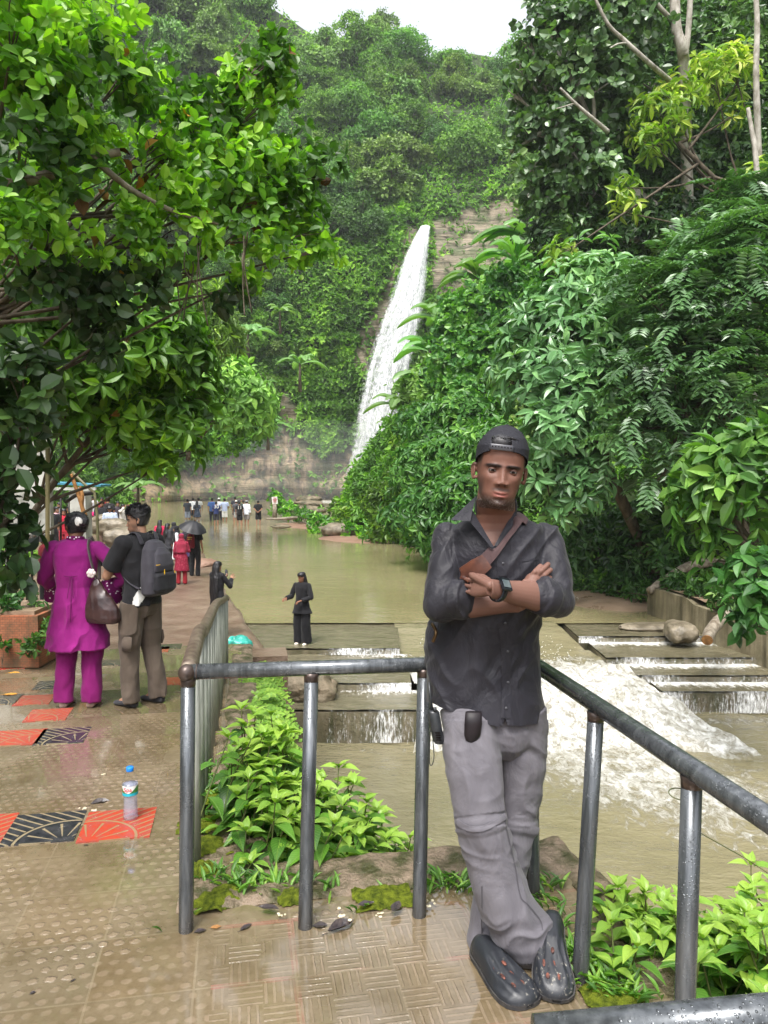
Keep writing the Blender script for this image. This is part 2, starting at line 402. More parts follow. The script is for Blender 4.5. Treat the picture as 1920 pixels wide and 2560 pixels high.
def chute_x(y):      # left and right edges of the chute between the two weir wings
    return np.interp(y, [14.2, 16.2, 18.7], [.75, .35, .25]), np.interp(y, [14.2, 15.1, 16, 17.4, 18.7], [5.35, 4.9, 4.62, 4.43, 4.2])
def foam_low(X, Y):
    cx = np.interp(Y, [4, 8, 10, 12, 14, 17], [6.4, 5.4, 4.6, 3.7, 3.1, 2.8]); hw = np.interp(Y, [4, 8, 10, 12, 14, 17], [3.0, 2.6, 2.6, 2.4, 2.3, 2.2])
    core = np.clip(1.25-np.abs(X-cx)/hw*1.0, 0, 1)*smoothstep(Y, 6.5, 11.5)
    rt = np.clip(1-np.abs(Y-13.9)/1.0, 0, 1)*(X > 5)*.7+np.clip(1-np.abs(Y-12.5)/.5, 0, 1)*(X < 1)*(X > -.9)*.5
    return np.clip(np.maximum(core*.7, rt*.7), 0, .8)
water_sheet('stream_water', -3.5, 14, .5, 15.2, ZL, .08, m_lower, foam_low, .045, 1.1)

# ---------------------------------------------------------------- weir: two stepped wings and the chute between
def wet_concrete():
    t = NT('wet_concrete'); v = t.co(); n = t.noise(v, 1.3, 6, .7)
    c = t.ramp(n, [(.3, (.05, .045, .025)), (.5, (.13, .11, .07)), (.7, (.2, .175, .12))])
    st = t.noise(t.mapping(v, scale=(3, 3, .4)), 2, 4, .6); c = t.mix(t.ramp(st, [(.45, 0.), (.65, .7)]), c, (.035, .045, .015))
    return t.done(t.pr(c, .28, .5, 0, t.bump(t.noise(v, 14, 5, .7), .6, .03)))
m_wet = wet_concrete()
def film_mat():      # thin sheet of water running over the steps
    t = NT('running_water'); v = t.co()
    n = t.noise(t.mapping(v, scale=(1.2, 3.5, 1)), 2.2, 6, .65, .8); f = t.noise(t.mapping(v, scale=(4, 1.2, 1)), 3, 7, .75, .5)
    fm = t.math('MULTIPLY', t.math('SUBTRACT', t.math('ADD', f, t.attr('foam')), .72), 4, clamp=True)
    c = t.mix(fm, t.ramp(n, [(.35, (.09, .08, .045)), (.65, (.18, .16, .105))]), (.8, .8, .77))
    return t.done(t.pr(c, t.math('MULTIPLY_ADD', fm, .5, .1), .5, 0, t.bump(t.math('ADD', n, t.math('MULTIPLY', f, .6)), .6, .05)))
m_film = film_mat()
def white_mat(name='white_water', a=.5):
    t = NT(name); v = t.co(); n = t.noise(t.mapping(v, scale=(20, 20, 3.0)), 1.6, 6, .75)
    al = t.math('MULTIPLY', t.math('SUBTRACT', t.math('ADD', n, t.attr('foam')), 1-a), 5, clamp=True)
    b = t.pr((.85, .86, .86), .45, .4, 0, t.bump(n, .5, .05), Alpha=al)
    return t.done(b)
m_white = white_mat()
LW = [(16.2, -2.25, -3.4, .33), (14.0, -2.38, -3.1, .5), (12.85, -2.52, -3.0, .62)]     # (front y, top z, x left, x right)
RW = [(17.4, -2.25, 4.43), (15.96, -2.39, 4.66), (15.1, -2.53, 4.92), (14.45, -2.67, 5.3)]
wb = MB()
prev = 18.9
for i, (y, z, xa, xb) in enumerate(LW):
    wb.box(((xa+xb)/2, (prev+y)/2+.002*i, (z-.03-4.5)/2), (xb-xa, prev-y, z-.03+4.5)); prev = y
prev = 19.0
for i, (y, z, xa) in enumerate(RW):
    xb = 8.6; wb.box(((xa+xb)/2, (prev+y)/2, (z-.03-4.5)/2), (xb-xa, prev-y, z-.03+4.5)); prev = y
wb.box((2.3, 19.3, -3.6), (5.0, 1.2, 2.4))
weir = wb.make('weir', m_wet); prop(weir, 'stepped concrete weir in two wings with a water chute between them', 'weir')
def film(name, x0, x1, y0, y1, z, fo, parent):
    nx, ny = max(3, int((x1-x0)/.08)), max(3, int((y1-y0)/.08)); X, Y = np.meshgrid(np.linspace(x0, x1, nx), np.linspace(y0, y1, ny), indexing='ij')
    Z = z+.012+.012*fbm(np.stack([X*3, Y*6, X*0], -1), 3, 8); P = np.stack([X, Y, Z], -1)
    f = fo(X, Y) if callable(fo) else np.full(X.shape, fo)
    return link(name, mesh(P.reshape(-1, 3), grid_faces(nx, ny)[:, ::-1], True, {'foam': f.ravel()}), m_film, parent)
def curtain(x0, x1, y, z1, z0, lean, fo, parent, lay=2, name='falling_water'):
    for k in range(lay):
        nx, nz = max(3, int((x1-x0)/.03)), 7; X, T = np.meshgrid(np.linspace(x0, x1, nx), np.linspace(0, 1, nz), indexing='ij')
        w = fbm(np.stack([X*8, T*0+k*9, T], -1), 3, 60+k)
        P = np.stack([X, y-.02-.03*k-lean*np.sqrt(T)-.035*np.abs(w), z1+.02+(z0-z1)*T], -1)
        f = (fo(X) if callable(fo) else np.full(X.shape, fo))+.06*T+.16*vnoise(np.stack([X*1.3, T*0+k*3.3+y, T*0], -1), 12)
        link(name, mesh(P.reshape(-1, 3), grid_faces(nx, nz), True, {'foam': f.ravel()}), m_white, parent)
prev = 18.8
for i, (y, z, xa, xb) in enumerate(LW):
    film('water_film', xa+.0, xb, y, prev, z, (lambda X, Y, xb=xb, pv=prev, i=i: (i > 0)*.33*smoothstep(Y, pv-.7, pv)*smoothstep(X, xb-2.6, xb-.6)), weir); prev = y
    z0 = LW[i+1][1] if i < 2 else ZL
    curtain(max(xa, -1.9 if i < 2 else -1.0), xb, y, z, z0, .05, (lambda X, xb=xb, i=i: -.17+(.0 if i < 2 else -.10)+.2*smoothstep(X, xb-2.4, xb-.0)), weir)
prev = 18.8
for i, (y, z, xa) in enumerate(RW):
    film('water_film', xa, 8.4, y, prev, z, (lambda X, Y, pv=prev, i=i: (i > 0)*(.10+.34*smoothstep(Y, pv-.6, pv))), weir); prev = y
    z0 = RW[i+1][1] if i < 3 else ZL
    curtain(xa, 8.3, y, z, z0, .06, -.07 if i < 3 else -.03, weir)
# chute: turbulent slope of water from the upper pool to the lower stream
nx, ny = 90, 140
tt, yy = np.meshgrid(np.linspace(0, 1, nx), np.linspace(18.9, 11.6, ny), indexing='ij'); xl, xr = chute_x(yy); X = xl+(xr-xl+.1*(yy < 17))*tt
X = X+np.where(yy < 14.2, (tt-.3)*(14.2-yy)*.5, 0)
Z = np.interp(yy, [11.6, 13.2, 14.2, 15.5, 17, 18.3, 18.9], [ZL-.06, ZL+.1, ZL+.34, ZL+.52, -2.46, -2.24, -2.19])
k = smoothstep(yy, 17.4, 15.2); Z = Z+k*(np.abs(fbm(np.stack([X*1.6, yy*1.1, X*0], -1), 4, 31))*.24-.02)+.03*fbm(np.stack([X*2, yy*3, X*0], -1), 3, 33)
Z = np.where(yy < 12.6, Z-(12.6-yy)*.12, Z)
P = np.stack([X, yy, Z], -1)
link('chute_water', mesh(P.reshape(-1, 3), grid_faces(nx, ny), True, {'foam': (.14+.66*k*smoothstep(yy, 11.6, 12.6)).ravel()}), m_lower, weir)

# ---------------------------------------------------------------- waterfall
def fall_mat(name, th, gain, tint=(.95, .96, .97)):
    t = NT(name); v = t.co('UV'); e = t.attr('edge')
    st_ = t.noise(t.mapping(v, scale=(30, 3.2, 1)), 3, 7, .7, .25); lump = t.noise(t.mapping(v, scale=(9, 6, 1)), 4, 8, .75, .4); wide = t.noise(t.mapping(v, scale=(5, 1.0, 1)), 2, 3, .5)
    q = t.math('ADD', t.math('MULTIPLY', st_, .55), t.math('MULTIPLY', lump, .75)); q = t.math('ADD', q, t.math('MULTIPLY', wide, .35))
    al = t.math('MULTIPLY', t.math('SUBTRACT', t.math('ADD', q, t.attr('foam')), th), gain, clamp=True)
    c = t.ramp(t.math('ADD', t.math('MULTIPLY', st_, .5), t.math('MULTIPLY', lump, .5)), [(.38, (.5, .52, .56)), (.48, (.74, .76, .79)), (.6, tint)])
    return t.done(t.pr(c, .8, .1, 0, t.bump(q, .5, .5), Alpha=al))
m_f1, m_f2 = fall_mat('fall_water', .95, 2.6), fall_mat('fall_spray', 1.10, 2.0)
FALL = [(565, 1050, 1077, 99), (600, 1030, 1075, 97.6), (650, 1006, 1072, 96.6), (720, 982, 1066, 95.8), (800, 950, 1056, 95.0), (880, 925, 1040, 94.4), (960, 903, 1022, 93.8), (1040, 888, 1004, 93.2), (1120, 876, 986, 92.7), (1190, 862, 965, 92.2), (1250, 850, 950, 91.8)]
def fall_sheet(k, m, name, parent, bulge):
    ny, nx = 120, 60; G = np.zeros((ny, nx, 3)); uv = np.zeros((ny, nx, 2)); fo = np.zeros((ny, nx)); A = np.array(FALL, float)
    for i, s in enumerate(np.linspace(0, 1, ny)):
        y = 565+s*685; xl, xr, d = [np.interp(y, A[:, 0], A[:, j]) for j in (1, 2, 3)]
        xl -= 6*bulge*s**.6; xr += 5*bulge*s
        a, b = at_d(xl, y, d-k), at_d(xr, y, d-k)
        for j, q in enumerate(np.linspace(0, 1, nx)):
            G[i, j] = a+(b-a)*q; G[i, j, 1] -= (1.4-bulge*.3)*math.sin(q*PI)*(.3+s); uv[i, j] = (q, s*3.2)
            fo[i, j] = .34*min(1, 5*min(q, 1-q)+.25)*(1-.25*s)-.12*bulge+.12*math.exp(-((q-.62)/.25)**2)-(.25 if s > .97 else 0)
    G[..., 1] += .5*fbm(G*np.array([.9, .2, .25]), 3, 70+int(k*7))
    me = mesh(G.reshape(-1, 3), grid_faces(ny, nx), True, {'foam': fo.ravel(), 'edge': fo.ravel()})
    ul = me.uv_layers.new(name='UVMap'); li = np.empty(len(me.loops), np.int32); me.loops.foreach_get('vertex_index', li)
    ul.data.foreach_set('uv', uv.reshape(-1, 2)[li].astype(np.float32).ravel())
    return link(name, me, m, parent)
wf = empty('waterfall', (-3.8, 91.8, ZU)); wf.location = (0, 0, 0)
prop(wf, 'tall white waterfall plunging down the rocky jungle cliff into the pool', 'waterfall')
fall_sheet(0, m_f1, 'main_flow', wf, 0); fall_sheet(.9, m_f1, 'front_flow', wf, .6); fall_sheet(1.7, m_f2, 'spray_veil', wf, 1.6)

# droplets thrown up round the chute
g_ = np.random.default_rng(3); bmx = bmesh.new(); bmesh.ops.create_icosphere(bmx, subdivisions=1, radius=1); iv = np.array([q.co[:] for q in bmx.verts]); ifc = np.array([[q.index for q in f.verts] for f in bmx.faces]); bmx.free(); n_ = 1100
yy_ = 12.4+g_.random(n_)**1.4*5; xl_, xr_ = chute_x(yy_); e_ = g_.random(n_); e_ = .12+.76*e_; xx_ = xl_+(xr_-xl_)*e_; zz_ = np.interp(yy_, [11.6, 13.2, 14.2, 15.5, 17], [ZL, ZL+.15, ZL+.42, ZL+.62, -2.4])+g_.exponential(.07, n_); rr_ = g_.uniform(.003, .011, n_)
V_ = (np.stack([xx_, yy_, zz_], 1)[:, None]+iv[None]*rr_[:, None, None]*np.array([1, 1, 1.5])).reshape(-1, 3); F_ = (ifc[None]+(np.arange(n_)*len(iv))[:, None, None]).reshape(-1, 3)
o = link('spray_droplets', mesh(V_, F_, True), M('droplet_white', (.8, .8, .78), None, 5, .3, .5), weir); o['kind'] = 'stuff'
# ================================================================ terrace, steps, path (built in the terrace frame u,v; object rotated)
def tile_mat():
    t = NT('terrace_tiles'); v = t.co(); sx = t.n('ShaderNodeSeparateXYZ', i_Vector=v); u_, v_ = sx.outputs[0], sx.outputs[1]
    TS = .305
    tu, tv = t.math('DIVIDE', t.math('ADD', u_, 9.0), TS), t.math('DIVIDE', t.math('ADD', v_, 9.0), TS)
    fu, fv = t.math('FRACT', tu), t.math('FRACT', tv)
    ju, jv = t.math('ABSOLUTE', t.math('SUBTRACT', fu, .5)), t.math('ABSOLUTE', t.math('SUBTRACT', fv, .5))
    joint = t.math('GREATER_THAN', t.math('MAXIMUM', ju, jv), .488)
    # per tile random
    fl = t.n('ShaderNodeCombineXYZ', i_X=t.math('FLOOR', tu), i_Y=t.math('FLOOR', tv))
    wn = t.n('ShaderNodeTexWhiteNoise', noise_dimensions='2D', i_Vector=fl).outputs['Value']
    # stud pattern, six by six per tile, alternate rows shifted
    q = TS/6; row = t.math('DIVIDE', t.math('ADD', v_, 9.0), q); sh = t.math('MULTIPLY', t.math('MODULO', t.math('FLOOR', row), 2.0), .5)
    du = t.math('SUBTRACT', t.math('FRACT', t.math('ADD', t.math('DIVIDE', t.math('ADD', u_, 9.0), q), sh)), .5); dv = t.math('SUBTRACT', t.math('FRACT', row), .5)
    warp = t.math('ADD', t.noise(v, 60, 2, .5), t.math('MULTIPLY', t.math('SUBTRACT', t.noise(v, 9, 3, .6), .5), .8))
    rr = t.math('ADD', t.math('SQRT', t.math('ADD', t.math('MULTIPLY', du, du), t.math('MULTIPLY', t.math('MULTIPLY', dv, dv), 1.3))), t.math('MULTIPLY_ADD', warp, .34, -.17))
    worn = t.ramp(t.noise(v, 2.2, 4, .6), [(.38, .15), (.58, 1.)])
    stud = t.math('MULTIPLY', t.ramp(rr, [(.22, 1.), (.36, 0.)]), worn)
    # basket weave: ridges change direction every third of a tile
    b = TS/3; bu, bv = t.math('FLOOR', t.math('DIVIDE', t.math('ADD', u_, 9.0), b)), t.math('FLOOR', t.math('DIVIDE', t.math('ADD', v_, 9.0), b))
    par = t.math('MODULO', t.math('ADD', bu, bv), 2.0)
    w1 = t.math('SINE', t.math('MULTIPLY', u_, 2*PI/(b/4))); w2 = t.math('SINE', t.math('MULTIPLY', v_, 2*PI/(b/4)))
    mixw = t.math('ADD', t.math('MULTIPLY', w1, par), t.math('MULTIPLY', w2, t.math('SUBTRACT', 1.0, par)))
    weave = t.math('MULTIPLY', t.ramp(t.math('ADD', mixw, t.math('MULTIPLY_ADD', warp, 1.2, -.6)), [(.35, 0.), (.75, 1.)]), worn)
    isw = t.math('MULTIPLY', t.math('GREATER_THAN', u_, -.105), t.math('LESS_THAN', v_, 2.6))
    pat = t.math('ADD', t.math('MULTIPLY', weave, isw), t.math('MULTIPLY', stud, t.math('SUBTRACT', 1.0, isw)))
    big = t.noise(v, .9, 5, .62); fine = t.noise(v, 28, 5, .7)
    c = t.ramp(big, [(.3, (.11, .080, .043)), (.5, (.165, .123, .072)), (.7, (.22, .17, .11))])
    c = t.mix(t.math('MULTIPLY', wn, .35), c, (.14, .125, .09))                       # greyer tiles
    c = t.mix(t.math('MULTIPLY', t.ramp(fine, [(.45, 0.), (.7, 1.)]), .4), c, (.075, .05, .022))
    c = t.mix(t.math('MULTIPLY', pat, .5), c, (.27, .205, .145))
    redj = t.math('MULTIPLY', t.ramp(t.noise(v, 3.0, 3, .6), [(.48, 0.), (.62, .42)]), isw)
    near = t.math('GREATER_THAN', t.math('MAXIMUM', ju, jv), .465)
    c = t.mix(t.math('MULTIPLY', redj, near), c, (.27, .07, .06))
    c = t.mix(t.math('MULTIPLY', joint, t.math('MULTIPLY', t.noise(v, 4, 4, .7), .75)), c, (.24, .195, .13))
    c = t.mix(t.ramp(t.noise(v, 2.6, 6, .72), [(.48, 0.), (.66, .6)]), c, (.085, .062, .03))
    mossy = t.math('MULTIPLY', t.ramp(t.noise(v, 5, 5, .7), [(.52, 0.), (.62, 1.)]), t.ramp(t.noise(v, .8, 2, .5), [(.5, 0.), (.7, .55)]))
    c = t.mix(mossy, c, (.12, .1, .035))
    pud = t.ramp(t.noise(v, 1.7, 4, .6), [(.42, 0.), (.52, 1.)])                    # standing water
    h = t.math('ADD', t.math('MULTIPLY', pat, 1.0), t.math('MULTIPLY', fine, .25)); h = t.math('SUBTRACT', h, t.math('MULTIPLY', joint, .5))
    h = t.math('MULTIPLY', h, t.math('MULTIPLY_ADD', pud, -.8, 1.0))
    ro = t.math('MULTIPLY_ADD', pud, -.24, .28); ro = t.math('ADD', ro, t.math('MULTIPLY', fine, .06))
    return t.done(t.pr(c, ro, .7, 0, t.bump(h, .75, .006), Coat_Weight=t.math('MULTIPLY_ADD', pud, .8, .2), Coat_Roughness=.04))
m_tile = tile_mat()
def deco_mat(name, base, line):
    t = NT(name); uv = t.co('UV'); sx = t.n('ShaderNodeSeparateXYZ', i_Vector=uv); x, y = sx.outputs[0], sx.outputs[1]
    r = t.math('SQRT', t.math('ADD', t.math('MULTIPLY', t.math('SUBTRACT', x, .15), t.math('SUBTRACT', x, .15)), t.math('MULTIPLY', y, y)))
    an = t.math('ARCTAN2', y, t.math('SUBTRACT', x, .15))
    sp = t.math('GREATER_THAN', t.math('ABSOLUTE', t.math('SUBTRACT', t.math('FRACT', t.math('MULTIPLY', an, 7/PI)), .5)), .42)
    sp = t.math('MULTIPLY', sp, t.math('MULTIPLY', t.math('LESS_THAN', r, .58), t.math('GREATER_THAN', r, .16)))
    ring = t.math('LESS_THAN', t.math('ABSOLUTE', t.math('SUBTRACT', r, .66)), .02)
    st = t.math('GREATER_THAN', t.math('ABSOLUTE', t.math('SUBTRACT', t.math('FRACT', t.math('MULTIPLY', t.math('ADD', y, t.math('MULTIPLY', x, -.75)), 6.0)), .5)), .38)
    st = t.math('MULTIPLY', st, t.math('GREATER_THAN', r, .7))
    l = t.math('MAXIMUM', t.math('MAXIMUM', sp, ring), st); n = t.noise(t.co(), 20, 5, .7)
    c = t.mix(t.ramp(n, [(.4, 0.), (.7, .85)]), base, tuple(q*.5+.05 for q in base)); c = t.mix(l, c, line)
    return t.done(t.pr(c, t.math('MULTIPLY_ADD', n, .3, .08), .5, 0, t.bump(l, .5, .004)))
m_red = deco_mat('red_tile', (.36, .042, .02), (.24, .15, .08)); m_blk = deco_mat('black_tile', (.015, .016, .02), (.22, .18, .11))
m_kerb = M('mossy_kerb', (.045, .045, .014), (.2, .15, .105), 9, .5, .4, bump=1.0, bscale=30, bdist=.03, detail=8, lo=.4, hi=.6)
ROT = ANG
def local(o): o.rotation_euler = (0, 0, ROT); return o
# treads: (v0, v1, z); the terrace bay reaches u 1.25
STEPS = [(-6, 3.47, 0.), (3.47, 5.02, -.14), (5.02, 5.93, -.28), (5.93, 7.25, -.45), (7.25, 8.5, -.62), (8.5, 10.5, -.80)]
tb = MB(); UL, UR = -6.5, -.02
tb.box(((UL+1.22)/2, (-6+2.76)/2, -2.0), (1.22-UL, 8.76, 4.0))
tb.box(((UL+UR)/2, (2.76+3.47)/2, -2.0), (UR-UL, .71, 4.0))
for v0, v1, z in STEPS[1:]: tb.box(((UL+UR)/2, (v0+v1)/2, (z-4)/2), (UR-UL, v1-v0, z+4.0))
terrace = local(tb.make('terrace_paving', m_tile)); prop(terrace, kind='structure')
# raised rough kerb round the bay and down the steps
kb = MB()
def rough_strip(u0, u1, v0, v1, z, zb, nu, nv):
    U, V = np.meshgrid(np.linspace(u0, u1, nu), np.linspace(v0, v1, nv), indexing='ij'); P = np.stack([U, V, U*0], -1)
    e = np.minimum.reduce([U-u0, u1-U, V-v0, v1-V]); Z = z+.018*fbm(P*14, 3, 3)+.03*fbm(P*4, 3, 8)-.015*smoothstep(e, .03, 0)
    P[..., 2] = Z; kb.sheet(P[::1, ::-1]) if False else kb.sheet(P)
    for line in (P[0], P[-1], P[:, 0], P[:, -1]):
        lo = line.copy(); lo[:, 2] = zb; kb.sheet(np.stack([line, lo]))
rough_strip(-.24, 1.30, 2.70, 2.98, .015, -3.4, 60, 14)
rough_strip(1.20, 1.34, 0.6, 2.72, .012, -3.4, 10, 60)
zs = [(2.98, 3.47, .012), (3.47, 5.02, -.13), (5.02, 5.93, -.27), (5.93, 7.25, -.44), (7.25, 8.5, -.61), (8.5, 10.4, -.79)]
for a, b, z in zs: rough_strip(-.14, .12, a, b, z, -3.4, 8, int((b-a)*18)+4)
kerb = local(kb.make('kerb', m_kerb, smooth=True)); prop(kerb, kind='structure')
# red and black patterned tiles let into the treads, each a thin tile 4 mm proud
def deco(name, m, u, v, z, flip=False):
    q = MB(); q.box((0, 0, 0), (.296, .29, .006)); me = q.me(); ul = me.uv_layers.new(name='UVMap')
    for lp in me.loops:
        c = me.vertices[lp.vertex_index].co; x = c.x/.296+.5; ul.data[lp.index].uv = ((1-x) if flip else x, c.y/.29+.5)
    o = link(name, me, m); o.location = L2W(u, v, z+.002); o.rotation_euler = (0, 0, ROT); return o
DT = [('red_floor_tile', 'red patterned floor tile under the water bottle', 1, 375, 2095, 0, 0), ('black_floor_tile', 'black fan patterned floor tile beside the tile with the bottle', 0, 185, 2104, 0, 1),
      ('red_floor_tile', 'red floor tile at the left of the nearest patterned row', 1, 0, 2112, 0, 0),
      ('red_floor_tile', 'large red floor tile left of the black one in the second patterned row', 1, 92, 1862, -.14, 1), ('black_floor_tile', 'black fan floor tile in the second patterned row', 0, 208, 1857, -.14, 1),
      ('red_floor_tile', 'red floor tile just before the feet of the woman in magenta', 1, 163, 1801, -.28, 0),
      ('red_floor_tile', 'red floor tile left of the woman in magenta beside a black tile', 1, 122, 1761, -.45, 0), ('black_floor_tile', 'black floor tile at the far left of the landing', 0, 38, 1760, -.45, 0),
      ('black_floor_tile', 'black lined floor tile behind the magenta trousers', 0, 165, 1722, -.45, 1), ('red_floor_tile', 'red floor tile by the foot of the stair railing', 1, 452, 1712, -.62, 0),
      ('red_floor_tile', 'red floor tile at the left end of the lower landing', 1, 62, 1672, -.8, 0), ('black_floor_tile', 'black floor tile between the couple on the lower landing', 0, 300, 1664, -.8, 0),
      ('black_floor_tile', 'black floor tile at the head of the muddy path', 0, 452, 1622, -.8, 0), ('red_floor_tile', 'small red floor tile at the head of the muddy path', 1, 420, 1630, -.8, 0)]
for nm, lab, r, px, py, z, fl in DT:      # px, py = near right corner of the tile
    u, v = W2L(*at_z(px, py, z)[:2]); o = deco(nm, m_red if r else m_blk, u-.15, v+.15, z, bool(fl)); prop(o, lab, 'floor tile', 'patterned floor tiles')

# ---------------------------------------------------------------- muddy path beside the pool, and its stone edge
def land(name, poly_lr, m, amp, nx, seed, skirt=3.0, rise=0):
    """poly_lr: rows of (y, xleft, xright, z)"""
    A = np.array(poly_lr, float); ys = np.arange(A[0, 0], A[-1, 0], .12 if A[-1, 0] < 30 else .25); t = np.linspace(0, 1, nx)
    X = np.interp(ys, A[:, 0], A[:, 1])[:, None]*(1-t)+np.interp(ys, A[:, 0], A[:, 2])[:, None]*t; Y = ys[:, None]+0*X
    X = X+.12*fbm(np.stack([X*0, Y*1.2, X*0], -1), 3, seed)*(t > .5)
    Z = np.interp(ys, A[:, 0], A[:, 3])[:, None]+amp*fbm(np.stack([X*1.1, Y*1.1, X*0], -1), 4, seed+1)+rise*(1-t)**2
    G = np.stack([X, Y, Z], -1); lo = G[:, -1:].copy(); lo[..., 2] -= skirt; G = np.concatenate([G, lo], 1)
    lo = G[:1].copy(); lo[..., 2] -= skirt; G = np.concatenate([lo, G], 0)
    return prop(link(name, mesh(G.reshape(-1, 3), grid_faces(*G.shape[:2])[:, ::-1], True), m), kind='structure')
m_path = M('wet_mud_path', (.12, .075, .05), (.2, .145, .105), 1.6, .38, .5, bump=.9, bscale=9, bdist=.04, detail=7)
# stairs from the lower landing down to the path
sb = MB()
for i in range(6): sb.box((-3.1, 10.45+.5*i+.25, (-.98-.17*i-4)/2), (7.4-.1*i, .52, -.98-.17*i+4), rz=0)
stp = local(sb.make('path_steps', m_path)); prop(stp, kind='structure')
land('muddy_path', [(11.4, -10, -1.75, -1.95), (14.2, -10, -2.16, -1.95), (16, -10, -2.7, -1.95), (20.8, -10.5, -4.2, -1.95), (28, -13, -6.3, -1.93), (33, -15, -7.9, -1.95), (38, -18, -10, -2.0), (46, -22, -13.5, -2.25)], m_path, .05, 60, 91)
# sandbar and far bank
def mound(name, cx, cy, rx, ry, z, hgt, m, seed, rot=0):
    n = 60; X, Y = np.meshgrid(np.linspace(-1.3, 1.3, n), np.linspace(-1.3, 1.3, n), indexing='ij'); r = np.hypot(X, Y)+.25*fbm(np.stack([X*1.5, Y*1.5, X*0], -1), 3, seed)
    Z = z+hgt*(1-smoothstep(r, .3, 1.1)*1.6); c, s = math.cos(rot), math.sin(rot); Px, Py = X*rx, Y*ry
    P = np.stack([cx+Px*c-Py*s, cy+Px*s+Py*c, Z], -1)
    return prop(link(name, mesh(P.reshape(-1, 3), grid_faces(n, n), True), m), kind='structure')
m_sand = M('pinkish_sand', (.2, .115, .08), (.27, .17, .125), 1.2, .5, .3, bump=.3, bscale=6, bdist=.03)
mound('sandbar', -1.0, 42.5, 3.4, 4.6, ZU-.03, .13, m_sand, 5, R(30)); mound('sandbar', -5.2, 52, 3.6, 4.6, ZU-.03, .12, m_sand, 6, R(25))
mound('sandbar', 6.6, 21.8, 3.2, 2.4, ZU-.05, .22, m_mud, 7, R(-45)); mound('sandbar', 3.6, 27.5, 3.4, 2.0, ZU-.06, .16, m_mud, 9, R(-40))

# ================================================================ railing
def steel_mat():
    t = NT('wet_grey_pipe'); v = t.co(); n = t.noise(v, 9, 6, .7); s = t.noise(t.mapping(v, scale=(30, 30, 2.5)), 1.5, 5, .6)
    c = t.ramp(s, [(.3, (.05, .055, .06)), (.55, (.12, .13, .14)), (.75, (.2, .21, .22))])
    lowd = t.ramp(t.n('ShaderNodeSeparateXYZ', i_Vector=v).outputs[2], [(0, .6), (.12, 0.)]); c = t.mix(t.math('MULTIPLY', lowd, n), c, (.09, .065, .04))
    dr = t.n('ShaderNodeTexVoronoi', i_Vector=v, i_Scale=150., feature='F1').outputs[0]; dm = t.ramp(dr, [(.12, 1.), (.34, 0.)])
    wet = t.math('MULTIPLY', dm, t.ramp(t.noise(v, 14, 3, .5), [(.45, 0.), (.55, 1.)]))
    return t.done(t.pr(c, t.math('MULTIPLY_ADD', n, .3, .1), .5, .55, t.bump(t.math('ADD', wet, t.math('MULTIPLY', n, .3)), .5, .003)))
m_steel = steel_mat()
m_rust = M('rusty_pipe', (.04, .03, .027), (.1, .07, .058), 30, .3, .5, metal=.4, bump=.5, bscale=90, bdist=.003)
m_oldrail = M('weathered_rail', (.07, .045, .035), (.17, .135, .1), 22, .45, .4, metal=.2, bump=.4, bscale=60, bdist=.004)
m_post = M('weathered_post', (.16, .17, .145), (.34, .35, .31), 14, .5, .4, metal=.25, bump=.3, bscale=80, stretch=(1, 1, .2))
rail = empty('railing'); prop(rail, 'wet grey pipe railing round the terrace and down the steps, the man leaning on it', 'railing')
def tube_obj(name, pts, r, m, n=20, parent=None, cap=True): b = MB(); b.tube(pts, r, n, cap); return b.make(name, m, parent, True)
RT = .865
c0, c1 = L2W(-.184, 2.66, RT), L2W(1.05, 2.66, .845)
c3 = at_z(1340, 2592, .80); c2 = L2W(1.075, .86, .82)
tube_obj('handrail', [c0, c1], .0265, m_steel, 24, rail); tube_obj('handrail', [c1-np.array([0, 0, .004]), c2+L2W(0, -.05)], .027, m_steel, 24, rail)
tube_obj('handrail', [c2+np.array([0, 0, .0]), c3], .0265, m_steel, 24, rail)
e0 = at_d(566, 1487, 9.05)
sl = [c0+np.array([0, 0, .003]), L2W(-.182, 3.2, RT+.0), L2W(-.182, 3.42, RT-.015), L2W(-.182, 3.75, RT-.075), L2W(-.182, 5.5, .61), L2W(-.182, 7.5, .30), L2W(-.182, 9.0, .085), L2W(-.182, 9.2, .02)]
def smoothpts(P, k=6):
    P = np.asarray(P, float); out = []
    for i in range(len(P)-1):
        p0, p1, p2, p3 = P[max(i-1, 0)], P[i], P[i+1], P[min(i+2, len(P)-1)]
        for t in np.linspace(0, 1, k, endpoint=False): out.append(.5*((2*p1)+(p2-p0)*t+(2*p0-5*p1+4*p2-p3)*t*t+(3*p1-p0-3*p2+p3)*t**3))
    out.append(P[-1]); return np.array(out)
tube_obj('stair_handrail', smoothpts(sl), .029, m_oldrail, 20, rail)
posts = [(465, 2326, 474, 1690), (763, 2317, 773, 1700), (1048, 2288, 1056, 1690), (1333, 2240, 1350, 1680), (1450, 2450, 1494, 1790)]
def railpost(b, t, r=.0248, m=m_steel):
    p = MB(); p.tube([b-np.array([0, 0, .03]), b, b+(t-b)*.5, t], r, 20); o = p.make('post', m, rail, True)
    w = MB(); w.tube([t-(t-b)*.035, t-(t-b)*.015, t-(t-b)*.0], [r*1.01, r*1.04, r*1.12], 18); w.make('weld_collar', m_rust, o, True); return o
tops = [L2W(-.184, 2.66, RT-.02), L2W(.235, 2.66, RT-.025), L2W(.64, 2.66, RT-.03), L2W(1.045, 2.66, .82), None]
for (bx, by, tx, ty), tp in zip(posts, tops):
    b = at_z(bx, by, 0)
    if tp is None: tp = L2W(1.055, 2.15, .815)
    railpost(b, tp)
railpost(L2W(1.02, 1.60, 0), L2W(1.066, 1.66, .81)); railpost(np.array([c2[0], c2[1], 0.]), c2-[0, 0, .02])
